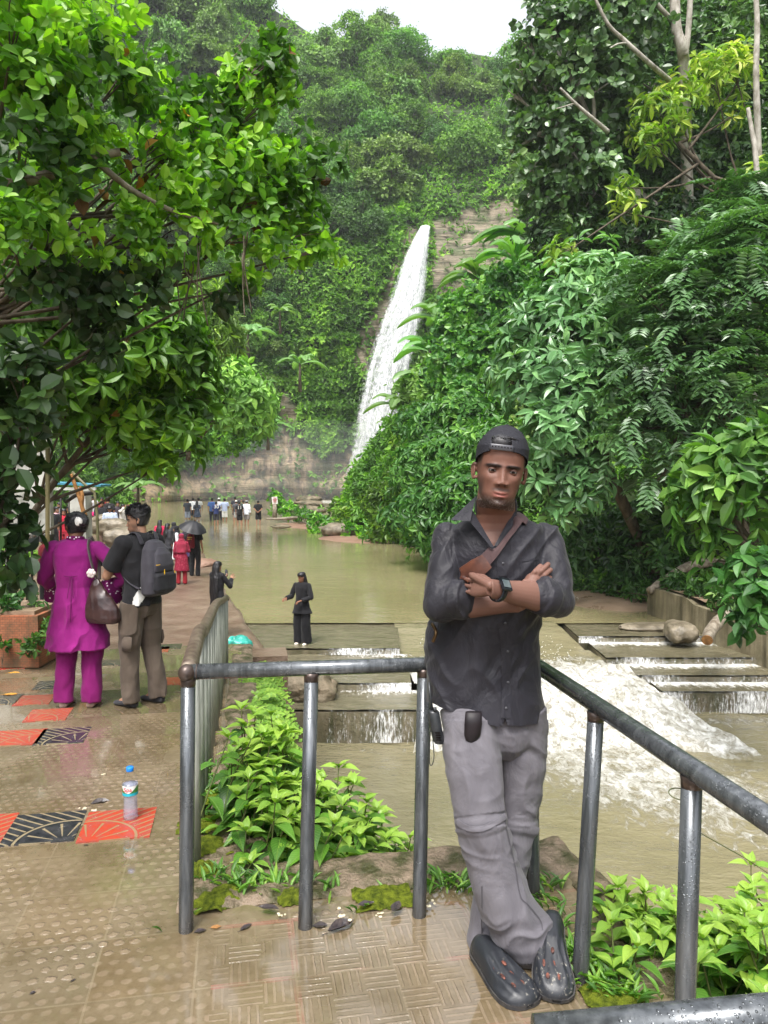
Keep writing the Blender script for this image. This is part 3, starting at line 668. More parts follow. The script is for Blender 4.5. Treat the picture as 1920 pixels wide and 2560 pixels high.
# end weld cap at the left corner
wc = MB(); wc.ell(c0+L2W(-.004, -.012), (.030, .028, .030), 18, 12); wc.ell(c0+L2W(.032, 0), (.007, .029, .029), 14, 10); o = wc.make('corner_weld', m_rust, rail, True)
vs = np.arange(3.05, 9.25, .34)
for i, v in enumerate(vs):
    z = [s[2] for s in STEPS if s[0] <= v][-1]; A = np.array(sl); Bv = [W2L(p[0], p[1])[1] for p in A]; zt = np.interp(v, Bv, A[:, 2])
    p = MB(); p.tube([L2W(-.19, v, z-.02), L2W(-.183, v, zt-.01)], .019, 14); p.make('baluster', m_post, rail, True)

# ================================================================ retaining wall right, rocks, wall left
def conc(): 
    t = NT('stained_concrete'); v = t.co(); n = t.noise(v, 1.4, 6, .65); s = t.noise(t.mapping(v, scale=(2.5, 2.5, .25)), 1.3, 5, .6)
    c = t.ramp(n, [(.3, (.16, .14, .085)), (.55, (.29, .25, .165)), (.72, (.36, .32, .22))]); c = t.mix(t.ramp(s, [(.45, 0.), (.68, .85)]), c, (.05, .045, .025))
    return t.done(t.pr(c, .6, .3, 0, t.bump(t.noise(v, 9, 6, .7), .6, .03)))
m_conc = conc()
wb = MB()
W = [(6.85, 19.85, -1.47), (7.25, 18.3, -1.52), (7.3, 18.0, -1.62), (7.85, 15.6, -1.75), (8.25, 13.6, -1.82), (9.3, 8, -1.9), (10.2, 2, -1.9)]
for a, b in zip(W, W[1:]):
    a_, b_ = np.array(a), np.array(b); d = (b_-a_)[:2]; n = np.array([-d[1], d[0]])/np.linalg.norm(d)*.0; th = np.array([.42, .1])
    z = [a_[2], b_[2]]
    v = []
    for p, zz in ((a_, z[0]), (b_, z[1])):
        for off in (np.zeros(2), th):
            for h in (-4.6, zz): v.append((p[0]+off[0], p[1]+off[1], h))
    wb.add(v, [(0, 4, 5, 1), (2, 3, 7, 6), (1, 5, 7, 3), (0, 1, 3, 2), (4, 6, 7, 5)])
prop(wb.make('retaining_wall', m_conc), 'stained concrete retaining wall along the right bank above the weir', 'wall')
# flat ground behind that wall
land('bank_ground', [(-10, 10.1, 16, -1.9), (2, 10.3, 15, -1.85), (8, 9.4, 14, -1.8), (13.6, 8.4, 13, -1.7), (18, 7.4, 12, -1.5), (19.9, 7.0, 12, -1.45)], m_mud, .06, 20, 35)
def rock(name, loc, r, seed, m, lab=None, cat='rock', group=None, sub=4, flat=1., rough=.35, rz=0):
    bm = bmesh.new(); bmesh.ops.create_icosphere(bm, subdivisions=sub, radius=1); me = bpy.data.meshes.new(name); bm.to_mesh(me); bm.free()
    v = vco(me); v = np.sign(v)*np.abs(v)**.78; n = v/np.linalg.norm(v, axis=1)[:, None]
    v = v+n*(fbm(v*1.3, 4, seed)*rough+fbm(v*5, 3, seed+4)*.1)[:, None]; v *= np.array(r); setco(me, v)
    for p in me.polygons: p.use_smooth = True
    o = link(name, me, m); o.location = loc; o.rotation_euler = (0, 0, rz); prop(o, lab, cat, group); return o
m_rock = M('mossy_rock', (.05, .05, .025), (.24, .19, .13), 2.2, .6, .35, bump=1.0, bscale=9, bdist=.06, detail=7, lo=.38, hi=.68)
m_rockw = M('wet_grey_rock', (.09, .075, .05), (.26, .22, .16), 3, .4, .4, bump=.9, bscale=10, bdist=.04, detail=7)
rock('boulder', at_d(725, 1738, 13.4)+[0, .4, -.05], (.78, .6, .42), 5, m_rock, 'square mossy boulder behind the railing at the left end of the weir', 'boulder', sub=5)
rock('boulder', at_d(640, 1715, 13.9)+[-.2, .3, .1], (.4, .5, .42), 6, m_rock, 'rounded grey boulder wedged left of the square mossy one', 'boulder')
rock('boulder', at_d(690, 1815, 13.0)+[0.2, .6, -.05], (.75, .6, .3), 7, m_rock, 'low crumbling rock at the water below the square boulder', 'boulder', sub=5, rough=.5)
rock('boulder', at_d(1700, 1580, 17.1)+[0, 0, 0], (.34, .4, .24), 8, m_rockw, 'rounded wet rock sitting on the right weir step', 'boulder', rough=.3)
rock('boulder', at_d(1640, 1566, 18.0)+[0.1, .2, -.06], (.85, .35, .1), 12, m_rockw, 'flat wet slab of rock beside the rounded rock on the weir', 'boulder')
rock('boulder', at_d(855, 1331, 43.5)+[0, 0, .1], (1.15, .8, .42), 13, m_rockw, 'leafy grey rock at the edge of the sandbar', 'boulder')
rock('boulder', at_d(825, 1327, 46)+[.3, 0, 0], (1.0, .8, .3), 18, m_rockw, 'lower grey rock just left of the leafy one', 'boulder')
rock('boulder', at_d(702, 1316, 48.5), (.6, .3, .13), 14, m_rock, 'thin dark slab of rock lying in the shallow pool', 'boulder')
for k_, (px, py, dd, r, lab) in enumerate([(772, 1249, 62, (1.0, .8, .3), 'topmost layered rock of the dark ledge past the signboard'), (768, 1262, 60.5, (1.3, .9, .35), 'middle layered rock of the dark ledge past the signboard'), (775, 1276, 59, (1.2, .9, .35), 'lowest layered rock of the dark ledge past the signboard')]):
    rock('ledge_rock', at_d(px, py, dd), r, 31+k_, m_rock, lab, 'rock', 'layered ledge rocks')
rock('kerb_rock', at_z(505, 1412, -1.9), (.5, .75, .2), 19, m_sand, 'pale rounded stone on the path edge by the pool', 'rock')
for k_, (px, py, dd, r) in enumerate([(300, 1345, 23.5, .5), (288, 1320, 26, .55), (262, 1310, 29, .6), (318, 1356, 23, .32)]):
    rock('shore_rock', at_d(px, py, dd), (r, r*.8, r*.6), 41+k_, m_rockw, ['pale rock on the shore right of the photographer in blue', 'grey rock behind the seated man in white', 'farthest pale rock beside the steps', 'small stone at the lower end of the shore rocks'][k_], 'rock', 'rocks along the left shore')
# fallen logs
m_bark = M('mottled_bark', (.13, .1, .07), (.34, .3, .24), 9, .75, .2, bump=.7, bscale=30, bdist=.02, detail=6)
m_deadwood = M('dead_wood', (.16, .08, .03), (.4, .2, .07), 9, .7, .2, bump=.6, bscale=30)
def log(name, pts, r, lab, m=None, cut=None):
    b = MB(); P = smoothpts(pts); rr = np.interp(np.linspace(0, 1, len(P)), np.linspace(0, 1, len(r)), r)*(1+.12*fbm(P*6, 2, 9)); b.tube(P, rr, 16); o = b.make(name, m or m_bark, None, True); prop(o, lab, 'log')
    if cut: c = MB(); d = P[-1]-P[-2]; d /= np.linalg.norm(d); c.tube([P[-1]-d*.001, P[-1]+d*.012], r[-1]*.93, 16); c.make('cut_face', m_deadwood, o)
    return o
log('fallen_log', [at_d(1622, 1478, 19.6), at_d(1680, 1440, 19.9), at_d(1745, 1410, 20.2), at_d(1850, 1400, 20.6)], [.09, .13, .14, .07], 'pale fallen log leaning over the end of the retaining wall')
log('cut_log', [at_d(1815, 1535, 15.9), at_d(1795, 1555, 15.3), at_d(1775, 1580, 14.9), at_d(1768, 1600, 14.6)], [.1, .12, .12, .11], 'sawn mottled log poking down over the retaining wall', cut=1)
log('fallen_branch', [at_z(1410, 1478, -2.0), at_z(1445, 1496, -2.0)], [.04, .03], 'thin pale stick lying on the muddy right bank')
log('drift_log', [at_d(665, 1298, 52), at_d(720, 1296, 52.3), at_d(770, 1291, 53)], [.05, .12, .1], 'long grey drift log on the sandbar behind the slab', m_rockw)
# ================================================================ vegetation
T_CARD = (np.array([(0, 0, 0), (-.5, .42, .10), (.5, .42, .10), (0, 1, -.04)]), [(0, 3, 1), (0, 2, 3)])
def _broad(curl=.25, n=3, shape=(0, .78, 1.0, .66, 0)):
    rows = len(shape); V = []; F = []; ys = np.linspace(0, 1, rows)
    for i, (y, wd) in enumerate(zip(ys, shape)):
        z = -curl*y*y
        if wd == 0: V.append((0, y, z))
        else: V += [(-.5*wd, y, z+.13*wd), (0, y, z), (.5*wd, y, z+.13*wd)]
    k = 1
    F += [(0, 2, 1), (0, 3, 2)]
    for i in range(1, rows-2):
        a = 1+3*(i-1); b = a+3; F += [(a, a+1, b+1, b), (a+1, a+2, b+2, b+1)]
    a = 1+3*(rows-3); t = len(V)-1; F += [(a, a+1, t), (a+1, a+2, t)]
    return np.array(V), F
T_LEAF = _broad(); T_LONG = _broad(.35, shape=(0, .55, .95, 1.0, .6, 0)); T_FINE = _broad(.5, shape=(0, .5, .85, 1.0, .95, .7, .32, 0)); T_ROUND = _broad(.12, shape=(0, .9, 1.1, .95, 0))
def leaves(P, D, N, L, W, T, rnd):
    P, D, N = (np.asarray(q, float) for q in (P, D, N)); n = len(P); L = np.broadcast_to(L, n); W = np.broadcast_to(W, n)
    D = D/(np.linalg.norm(D, axis=1)[:, None]+1e-9); B = np.cross(D, N); B /= np.linalg.norm(B, axis=1)[:, None]+1e-9; N = np.cross(B, D)
    tv, tf = T; k = len(tv)
    V = P[:, None]+(tv[None, :, 0, None]*W[:, None, None])*B[:, None]+(tv[None, :, 1, None]*D[:, None]+tv[None, :, 2, None]*N[:, None])*L[:, None, None]
    tri = [f for f in tf]; F = []
    base = (np.arange(n)*k)[:, None]
    sizes = sorted({len(f) for f in tri}); out = []
    for s_ in sizes: out.append((np.array([f for f in tri if len(f) == s_])[None]+base[:, :, None]).reshape(-1, s_))
    a = {'rnd': np.repeat(rnd, k), 'lu': np.tile(tv[:, 0], n), 'lv': np.tile(tv[:, 1], n)}
    return V.reshape(-1, 3), out, a
def leafmesh(parts, near=False):
    """parts: list of leaves() results, merged"""
    V = []; F3 = []; F4 = []; A = {k: [] for k in ('rnd', 'lu', 'lv')}; n = 0
    for v, fs, a in parts:
        V.append(v)
        for f in fs: (F3 if f.shape[1] == 3 else F4).append(f+n)
        for k in A: A[k].append(a[k])
        n += len(v)
    V = np.vstack(V); li = []; lt = []
    for G, k in ((F3, 3), (F4, 4)):
        if G: g = np.vstack(G); li.append(g.ravel()); lt.append(np.full(len(g), k, np.int32))
    li = np.concatenate(li).astype(np.int32); lt = np.concatenate(lt); ls = np.concatenate([[0], np.cumsum(lt)[:-1]]).astype(np.int32)
    me = bpy.data.meshes.new('foliage'); me.vertices.add(len(V)); me.vertices.foreach_set('co', V.astype(np.float32).ravel())
    me.loops.add(len(li)); me.loops.foreach_set('vertex_index', li); me.polygons.add(len(lt)); me.polygons.foreach_set('loop_start', ls); me.polygons.foreach_set('loop_total', lt)
    me.polygons.foreach_set('use_smooth', np.full(len(lt), near)); me.update(calc_edges=True)
    for k in (A if near else ('rnd',)): vcol(me, k, np.concatenate(A[k]))
    return me
def rdir(n, rg): return unit(rg.normal(size=(n, 3)))
def lobe_shoots(lobes, n, rg, shell=.35, seed=0, gap=.0, gs=1.0, up=.25, bottom=-.55):
    """sample shoots over a union of lobes -> pos, outward dir"""
    C = np.array([l[:3] for l in lobes], float); r = np.array([l[3] for l in lobes], float)
    w_ = r**2; k = rg.choice(len(lobes), n, p=w_/w_.sum()); d = rdir(n, rg); d[:, 2] = np.where(d[:, 2] < bottom, -d[:, 2], d[:, 2])
    f = 1-shell*rg.random(n)**2*1.2; rr = r[k]*(1+.22*fbm(d*2.1+k[:, None]*3.1, 3, seed)); P = C[k]+d*(rr*f)[:, None]*np.array([1, 1, .85])
    keep = np.ones(n, bool)
    for i in range(0, len(lobes)):      # drop what sits deep inside another lobe
        q = np.linalg.norm((P-C[i])/np.array([1, 1, .85]), axis=1)/r[i]; keep &= ~((q < .62) & (k != i) & (rg.random(n) < .85))
    if gap > 0: keep &= fbm(P*gs, 3, seed+50) > -1+gap
    P = P+d*(r[k]*rg.exponential(.16, n)*(rg.random(n) < .45))[:, None]; return P[keep], unit(d[keep]+np.array([0, 0, up])), k[keep]
def whorls(P, O, nl, L, W, T, rg, spread=.9, droop=.25, tone=None, tj=.16):
    n = len(P); A = unit(np.cross(O, rdir(n, rg))); B = np.cross(O, A); out = []
    t0 = rg.random(n) if tone is None else tone
    for i in range(nl):
        ph = 2*PI*i/nl+rg.normal(size=n)*.35; sp = spread+rg.normal(size=n)*.18
        R_ = A*np.cos(ph)[:, None]+B*np.sin(ph)[:, None]; D = O*np.cos(sp)[:, None]+R_*np.sin(sp)[:, None]; D[:, 2] -= droop*rg.random(n)
        N = O*np.sin(sp)[:, None]-R_*np.cos(sp)[:, None]+rg.normal(size=(n, 3))*.22
        l = L*(.5+.8*rg.random(n)); out.append(leaves(P+D*(l*.12)[:, None], D, N, l, W*l/L, T, np.clip(t0+rg.normal(size=n)*tj, 0, 1)))
    return out
def fronds(P, O, pairs, FL, L, W, T, rg, droop=.5, tone=None, nf=2):
    """pinnate leaves"""
    out = []; n = len(P); t0 = rg.random(n) if tone is None else tone
    for f in range(nf):
        S_ = unit(np.cross(O, rdir(n, rg))); D0 = unit(O*.4+S_); 
        for i in range(pairs):
            q = (i+.5)/pairs; D = unit(D0+np.array([0, 0, -1])*droop*q); C = P+D0*(FL*q)+np.array([0, 0, -1])*(droop*FL*q*q*.5)
            N = unit(np.cross(D, np.cross(np.array([0, 0, 1.])+S_*.3, D))); B = np.cross(D, N); sz = L*(1-.45*abs(q-.45))
            for s_ in (-1, 1):
                DD = unit(B*s_+D*.55+np.array([0, 0, -.25])); out.append(leaves(C, DD, N+rg.normal(size=(n, 3))*.08, sz, W*sz/L, T, np.clip(t0+rg.normal(size=n)*.07, 0, 1)))
    return out
# ---- leaf colours: real leaf albedos
def st(*c): return [(i/(len(c)-1), q) for i, q in enumerate(c)]
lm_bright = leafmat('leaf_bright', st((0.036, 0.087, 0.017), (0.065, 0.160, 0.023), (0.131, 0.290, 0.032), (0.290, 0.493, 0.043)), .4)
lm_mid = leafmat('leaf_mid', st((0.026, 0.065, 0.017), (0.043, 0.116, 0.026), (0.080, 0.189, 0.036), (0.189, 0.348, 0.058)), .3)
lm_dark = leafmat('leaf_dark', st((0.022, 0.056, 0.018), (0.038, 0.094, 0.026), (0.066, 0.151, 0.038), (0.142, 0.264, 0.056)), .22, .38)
lm_grey = leafmat('leaf_glossy_grey', st((0.056, 0.113, 0.047), (0.085, 0.189, 0.066), (0.151, 0.293, 0.113), (0.246, 0.415, 0.142)), .22, .32, .6)
lm_yell = leafmat('leaf_young_yellow', st((0.072, 0.145, 0.022), (0.174, 0.290, 0.029), (0.377, 0.464, 0.072), (0.580, 0.551, 0.145)), .35)
lm_lime = leafmat('leaf_lime', st((0.087, 0.203, 0.022), (0.174, 0.392, 0.032), (0.290, 0.580, 0.043), (0.493, 0.620, 0.072)), .45, .4, .4, False)
lm_far = leafmat('leaf_far', st((0.029, 0.065, 0.023), (0.051, 0.116, 0.032), (0.080, 0.181, 0.041), (0.174, 0.319, 0.065)), .2, .55, .3)
lm_dead = leafmat('leaf_dead', st((.06, .03, .012), (.13, .06, .02), (.3, .13, .03), (.45, .22, .04)), .3, .7, .2)
m_trunk = M('tree_bark', (.05, .04, .028), (.14, .115, .085), 7, .85, .2, bump=.7, bscale=30, bdist=.02, detail=6, stretch=(1, 1, .35))
m_pale = M('pale_bark', (.22, .2, .16), (.5, .47, .42), 6, .75, .2, bump=.5, bscale=30, bdist=.02, detail=6, stretch=(1, 1, .5))
def limbs(lobes, root, top, r0, seed=0, pale=False, n=10):
    b = MB(); rg = np.random.default_rng(seed); root, top = np.asarray(root, float), np.asarray(top, float)
    tr = smoothpts([root, root+(top-root)*.35+rg.normal(size=3)*.15*r0*4, root+(top-root)*.7+rg.normal(size=3)*.15*r0*4, top], 5); b.tube(tr, np.linspace(r0, r0*.5, len(tr)), 12)
    for l in lobes:
        c = np.array(l[:3]); a = tr[int(len(tr)*rg.uniform(.45, .95))]; m_ = (a+c)/2+rg.normal(size=3)*l[3]*.18+[0, 0, -.15*l[3]]
        q = smoothpts([a, m_, c], 5); b.tube(q, np.linspace(r0*.42, r0*.12, len(q)), 8)
        for _ in range(3):
            e = c+unit(rg.normal(size=3)[None])[0]*l[3]*.8; q = smoothpts([c+(m_-c)*.25, (c+e)/2+rg.normal(size=3)*l[3]*.1, e], 4); b.tube(q, np.linspace(r0*.14, r0*.04, len(q)), 6)
    return b
def pxl(L): return [(*at_d(px, py, d), r*d/FPX) for px, py, d, r in L]
def tree(name, label, lobes, foliage, mat, root, r0=.15, bark=None, seed=0, group=None, cat='tree', top=None, extra=None):
    """thing > trunk, crown"""
    root = np.asarray(root, float); t = empty(name, root); prop(t, label, cat, group)
    L = np.array(lobes)[:, :3]; top = np.asarray(top, float) if top is not None else L.mean(0)*[1, 1, 1]+[0, 0, -.2]
    b = limbs(lobes, root, top, r0, seed); b.v = [v-root for v in b.v]; b.make('trunk', bark or m_trunk, t, True)
    me = leafmesh(foliage, False); setco(me, vco(me)-root); link('crown', me, mat, t)
    if extra: 
        for nm, fo, mt in extra: me = leafmesh(fo, False); setco(me, vco(me)-root); link(nm, me, mt, t)
    return t
def cover(lobes, la, k): return int(k*sum(4*PI*l[3]**2 for l in lobes)/la)

# ---------------------------------------------------------------- far forest: six crown kinds, copied over the hillside
rg = np.random.default_rng(5)
def far_kind(k):
    rg = np.random.default_rng(100+k); nl = [11, 14, 9, 12, 8, 13][k]; lobes = []
    for i in range(nl):
        a = 2*PI*i*.618; q = math.sqrt((i+.5)/nl); lobes.append((math.cos(a)*q*.85, math.sin(a)*q*.85, .8+.6*(1-q)+rg.normal()*.17, .22+.2*rg.random()))
    for i in range(5): a = 2*PI*i/5; lobes.append((math.cos(a)*.5, math.sin(a)*.5, .5+.1*rg.random(), .36))
    n = [4600, 5200, 4200, 5000, 3600, 4800][k]; P, O, kk = lobe_shoots(lobes, n, rg, .3, k, .7, 3.5, .3)
    tn = np.clip(.42+.25*(kk % 5-2)/2*.6+.3*fbm(P*3, 2, k)+.1*rg.normal(size=len(P)), 0, 1)
    sz = [.085, .075, .1, .07, .12, .085][k]
    fo = whorls(P, O, 2, sz*1.25, sz*.75, T_CARD, rg, 1.0, .3, tn, .1)
    me = leafmesh(fo); b = limbs(lobes[:7], (0, 0, -.5), (0, 0, .8), .06, k); return me, b.me(True)
FK = [far_kind(k) for k in range(6)]
FKN = ['dense dark forest tree', 'bushy green forest tree', 'broad loose forest tree', 'fine leaved dark tree', 'big leaved pale tree', 'tall rounded forest tree']
FLAB, FLAB2 = 0, 1; PEND = []
def tree_labels():
    zones = {}
    for o, k, hill, px, py in PEND:
        if hill == 0: hz_ = 'at the far left slope' if px < 330 else 'well left of the waterfall' if px < 720 else 'just left of the waterfall' if px < 990 else 'straight above the waterfall' if px < 1130 else 'above the layered rock' if px < 1340 else 'behind the forked trunk'
        else: hz_ = 'just right of the waterfall' if px < 1330 else 'left of the forked trunk' if px < 1640 else 'under the forked trunk' if px < 1800 else 'at the right edge' if px < 1990 else 'beyond the right edge'
        vt_ = 'at the skyline' if py < 170 else 'high' if py < 400 else 'halfway up' if py < 700 else 'low' if py < 1000 else 'near the water'
        zones.setdefault((k, vt_, hz_), []).append((px, o))
    NTH = ['leftmost', 'second from left', 'third from left', 'fourth from left', 'fifth from left', 'sixth from left', 'seventh from left', 'eighth from left', 'ninth from left', 'tenth from left']
    for (k, vt_, hz_), L in zones.items():
        L.sort(key=lambda q: q[0])
        for n, (_, o) in enumerate(L): o['label'] = ((NTH[min(n, 9)]+' ') if len(L) > 1 else '')+FKN[k]+' '+vt_+' '+hz_
m_farmats = [leafmat('leaf_far_a', st((0.038, 0.081, 0.022), (0.068, 0.147, 0.033), (0.118, 0.244, 0.044), (0.204, 0.361, 0.061)), .25, .55, .3),
             leafmat('leaf_far_b', st((0.051, 0.114, 0.022), (0.101, 0.213, 0.033), (0.187, 0.343, 0.044), (0.322, 0.523, 0.066)), .3, .55, .3),
             leafmat('leaf_far_c', st((0.075, 0.139, 0.039), (0.135, 0.244, 0.055), (0.221, 0.376, 0.077), (0.355, 0.539, 0.099)), .25, .5, .35)]
for k, (me, tm) in enumerate(FK):
    me.materials.append(m_farmats[(0, 1, 2, 0, 2, 1)[k]]); tm.materials.append(m_trunk)
def forest_tree(k, p, r, rz, lab, grp):
    t = empty('forest_tree', p, rz); t.scale = (r, r, r*RNG.uniform(.85, 1.35)); prop(t, lab, 'tree', grp)
    c = bpy.data.objects.new('crown', FK[k][0]); COL.objects.link(c); c.parent = t
    q = bpy.data.objects.new('trunk', FK[k][1]); COL.objects.link(q); q.parent = t; return t
def forest(H, step_px, zmin, labs, grp, rfun, keepfun, maxn, seed):
    rg = np.random.default_rng(seed); V = H.V; a, b = V.shape[:2]; A = rg.uniform(0, a-1, 30000); B = rg.uniform(0, b-1.02, 30000); P = H.pt(A, B); px, py = proj(P)
    rk = H.rock[np.clip(A.astype(int), 0, a-1), np.clip(B.astype(int), 0, H.rock.shape[1]-1)]
    ok = (px > -150) & (px < 2500) & (py > -260) & (py < 1400) & (P[:, 1] > 14) & (rk < .5) & keepfun(P, px, py)
    chosen = []; 
    for p, x, y in zip(P[ok], px[ok], py[ok]):
        r = rfun(p, rg); s_ = r*FPX/max(p[1], 5)*step_px
        if all((x-c[0])**2+(y-c[1])**2 > (s_*.5+c[2]*.5)**2 for c in chosen):
            chosen.append((x, y, s_)); k = int(rg.integers(0, 6)); PEND.append((forest_tree(k, p-[0, 0, r*.55], r, rg.uniform(0, 6.28), None, grp), k, labs, x, y))
            if len(chosen) >= maxn: break
    return len(chosen)
EDX = lambda y: np.interp(y, [560, 640, 700, 800, 900, 1000, 1100, 1200, 1300], [1330, 1270, 1160, 1090, 1050, 1010, 955, 900, 820])
wall_steep = lambda P: (P[:, 2] < 31) & (P[:, 1] > 82) & (P[:, 0] > -24)
# crowns on the gentler slopes and above the cliff
n1 = forest(wallA, .80, 0, FLAB, 'forest trees on the slope behind the waterfall', lambda p, g: g.uniform(3.0, 5.6) if p[2] > 28 else g.uniform(1.6, 2.8),
            lambda P, px, py: ((P[:, 2] > 33) | ((P[:, 0] < -21) & (P[:, 2] > 2)) | ((P[:, 2] > 9) & (P[:, 0] < -13))) & ~((px > 1030) & (px < 1350) & (py > 440) & (py < 700)), 195, 1)
n2 = forest(hillB, .80, 0, FLAB2, 'forest trees on the hill right of the pool', lambda p, g: g.uniform(1.5, 2.6) if p[2] < 14 else g.uniform(2.4, 4.0),
            lambda P, px, py: (P[:, 2] > 2.0) & (P[:, 1] > 24) & (px > EDX(py)+70), 102, 2)
# undergrowth clothing both hills
def undergrowth(name, H, n, seed, sz, mat, keepfun, lab):
    rg = np.random.default_rng(seed); V = H.V; a, b = V.shape[:2]; A = rg.uniform(0, a-1.01, n*5); B = rg.uniform(0, b-1.02, n*5); P = H.pt(A, B); px, py = proj(P)
    NN = H.normals()[A.astype(int), B.astype(int)]; rk = H.rock[np.clip(A.astype(int), 0, a-1), np.clip(B.astype(int), 0, H.rock.shape[1]-1)]
    ok = (px > -60) & (px < 2700) & (py > -60) & (P[:, 1] > 6) & ((rk < .5) | (rg.random(len(P)) < np.where(P[:, 2] > 7, .10, .03))) & keepfun(P, px, py, rg); ok = np.nonzero(ok)[0][:n]; P, NN, = P[ok], NN[ok]
    if NN[:, 2].mean() < 0: NN = -NN
    toC = -P.copy(); toC[:, 2] = 1; NN = np.where((np.sum(NN*toC, 1) < 0)[:, None], -NN, NN)
    cl = fbm(P*.45, 3, seed); P = P+NN*(np.abs(fbm(P*.8, 3, seed+3))*1.5+.4*rg.random(len(P)))[:, None]
    O = unit(NN+np.array([0, 0, .55])+rg.normal(size=P.shape)*.3); s_ = sz*(.6+.8*rg.random(len(P)))*np.clip(P[:, 1]/90, .35, 1)
    tn = np.clip(.42+.7*cl+.12*rg.normal(size=len(P)), 0, 1); out = []
    for i in range(3):
        D = unit(O*.35+rdir(len(P), rg)); D[:, 2] -= .35; out.append(leaves(P, D, O+rg.normal(size=P.shape)*.3, s_*1.5, s_*.7, T_CARD, np.clip(tn+rg.normal(size=len(P))*.08, 0, 1)))
    return prop(link(name, leafmesh(out), mat), lab, 'undergrowth', kind='stuff')
undergrowth('undergrowth', wallA, 95000, 7, .46, m_farmats[1], lambda P, px, py, g: (P[:, 2] < 96), 'tangled creepers and ferns clothing the cliff round the waterfall')
undergrowth('undergrowth', hillB, 50000, 8, .5, m_farmats[1], lambda P, px, py, g: (P[:, 2] < 30) & (P[:, 2] > -2.05) & (px > EDX(py)-14), 'leafy undergrowth clothing the hill on the right bank')
tree_labels()
# ================================================================ trees and plants one can tell apart
def crown_fo(lobes, kind, leaf, cov, rg, gap=.55, gs=None, seed=0, nl=6, tonebase=.45, up=.3, T=None, wr=.45, tonew=.25, maxn=16000):
    la = leaf*leaf*wr*.6*nl; n = min(int(cov*sum(4*PI*l[3]**2 for l in lobes)/la), maxn)
    P, O, kk = lobe_shoots(lobes, n, rg, .4, seed, gap, gs or 1.2/np.mean([l[3] for l in lobes]), up)
    lt = rg.random(len(lobes))
    tn = np.clip(tonebase+tonew*(lt[kk]-.5)*1.2+.25*fbm(P*2/np.mean([l[3] for l in lobes]), 2, seed)+.12*rg.normal(size=len(P)), 0, 1)
    if kind == 'whorl': return whorls(P, O, nl, leaf, leaf*wr, T or T_LONG, rg, 1.05, .5, tn, .1)
    if kind == 'loose': return whorls(P, unit(O+rg.normal(size=O.shape)*.5), nl, leaf, leaf*wr, T or T_LEAF, rg, 1.0, .6, tn, .16)
    if kind == 'frond': return fronds(P, O, nl, leaf*3.0, leaf, leaf*wr, T or T_CARD, rg, .7, tn, 1)
rg = np.random.default_rng(17)
# --- A: foreground tree filling the upper left, round leaves
LA = pxl([(40, 60, 5.2, 150), (170, 110, 5.8, 150), (60, 260, 5.4, 170), (230, 260, 6.0, 150), (60, 430, 5.6, 150), (210, 430, 6.2, 130), (300, 190, 6.2, 70),
          (380, 420, 6.6, 110), (420, 330, 6.8, 70), (500, 300, 7.0, 85), (600, 250, 7.2, 75), (640, 170, 7.2, 62), (615, 110, 7.3, 40), (690, 230, 7.3, 50), (690, 140, 7.3, 42),
          (520, 450, 6.9, 120), (640, 400, 7.1, 80), (740, 410, 7.4, 70), (820, 430, 7.5, 48), (720, 510, 7.3, 70), (620, 560, 7.0, 110), (750, 600, 7.3, 70), (800, 625, 7.4, 38), (700, 650, 7.2, 60),
          (420, 590, 6.6, 120), (300, 620, 6.2, 110), (140, 590, 5.8, 130), (30, 600, 5.4, 120), (500, 680, 6.8, 70), (600, 720, 7.0, 42)])
foA = crown_fo(LA, 'loose', .10, 1.35, rg, .88, 2.6, 3, nl=4, tonebase=.6, T=T_ROUND, wr=.58, tonew=.75, maxn=20000)
dead = []
P_, O_, _ = lobe_shoots(LA, 60, rg, .5, 1); dead = whorls(P_, O_, 1, .15, .09, T_LEAF, rg, 1.2, 1.0)
tA = tree('broadleaf_tree', 'large round leaved tree arching in over the steps at the upper left', LA, foA, lm_bright, (-5.6, 6.2, -.6), .05, seed=4, top=at_d(60, 500, 6.2), extra=[('dead_leaves', dead, lm_dead)])
b = MB(); q = smoothpts([at_d(-60, 480, 5.6), at_d(130, 435, 5.9), at_d(220, 395, 6.1), at_d(300, 380, 6.2)]); b.tube(q, np.linspace(.045, .03, len(q)), 12); b.v = [v-np.array(tA.location) for v in b.v]; b.make('branch', m_bark, tA, True); b = MB()
q = smoothpts([at_d(225, 390, 6.0), at_d(330, 475, 6.2), at_d(440, 530, 6.4), at_d(545, 560, 6.6)]); b.tube(q, np.linspace(.03, .012, len(q)), 8); b.v = [v-np.array(tA.location) for v in b.v]; b.make('branch', m_bark, tA, True); b = MB()
q = smoothpts([at_d(520, 300, 6.9), at_d(575, 240, 7.0), at_d(640, 150, 7.1)]); b.tube(q, np.linspace(.02, .008, len(q)), 8); b.v = [v-np.array(tA.location) for v in b.v]; b.make('branch', m_bark, tA, True)

# --- hanging vines under it
LV = pxl([(250, 760, 6.2, 60), (260, 820, 6.2, 48), (270, 880, 6.2, 30), (330, 720, 6.3, 70), (130, 720, 5.8, 60), (540, 760, 6.8, 26), (585, 740, 6.9, 24)])
vt = empty('hanging_vine', at_d(250, 600, 6.2)); prop(vt, 'dark curtain of vine leaves hanging below the branches at the left', 'vine')
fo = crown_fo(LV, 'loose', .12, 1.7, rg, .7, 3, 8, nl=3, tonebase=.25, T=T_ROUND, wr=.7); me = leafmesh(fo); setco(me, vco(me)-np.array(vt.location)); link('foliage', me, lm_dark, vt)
b = MB()
for k in range(16):
    x = rg.uniform(140, 620); y = rg.uniform(560, 640); l = rg.uniform(80, 260); p0 = at_d(x, y, 6.5); p1 = at_d(x+rg.normal()*20, y+l, 6.5)
    q = smoothpts([p0, (p0+p1)/2+rg.normal(size=3)*.08, p1]); b.tube(q, .006, 5)
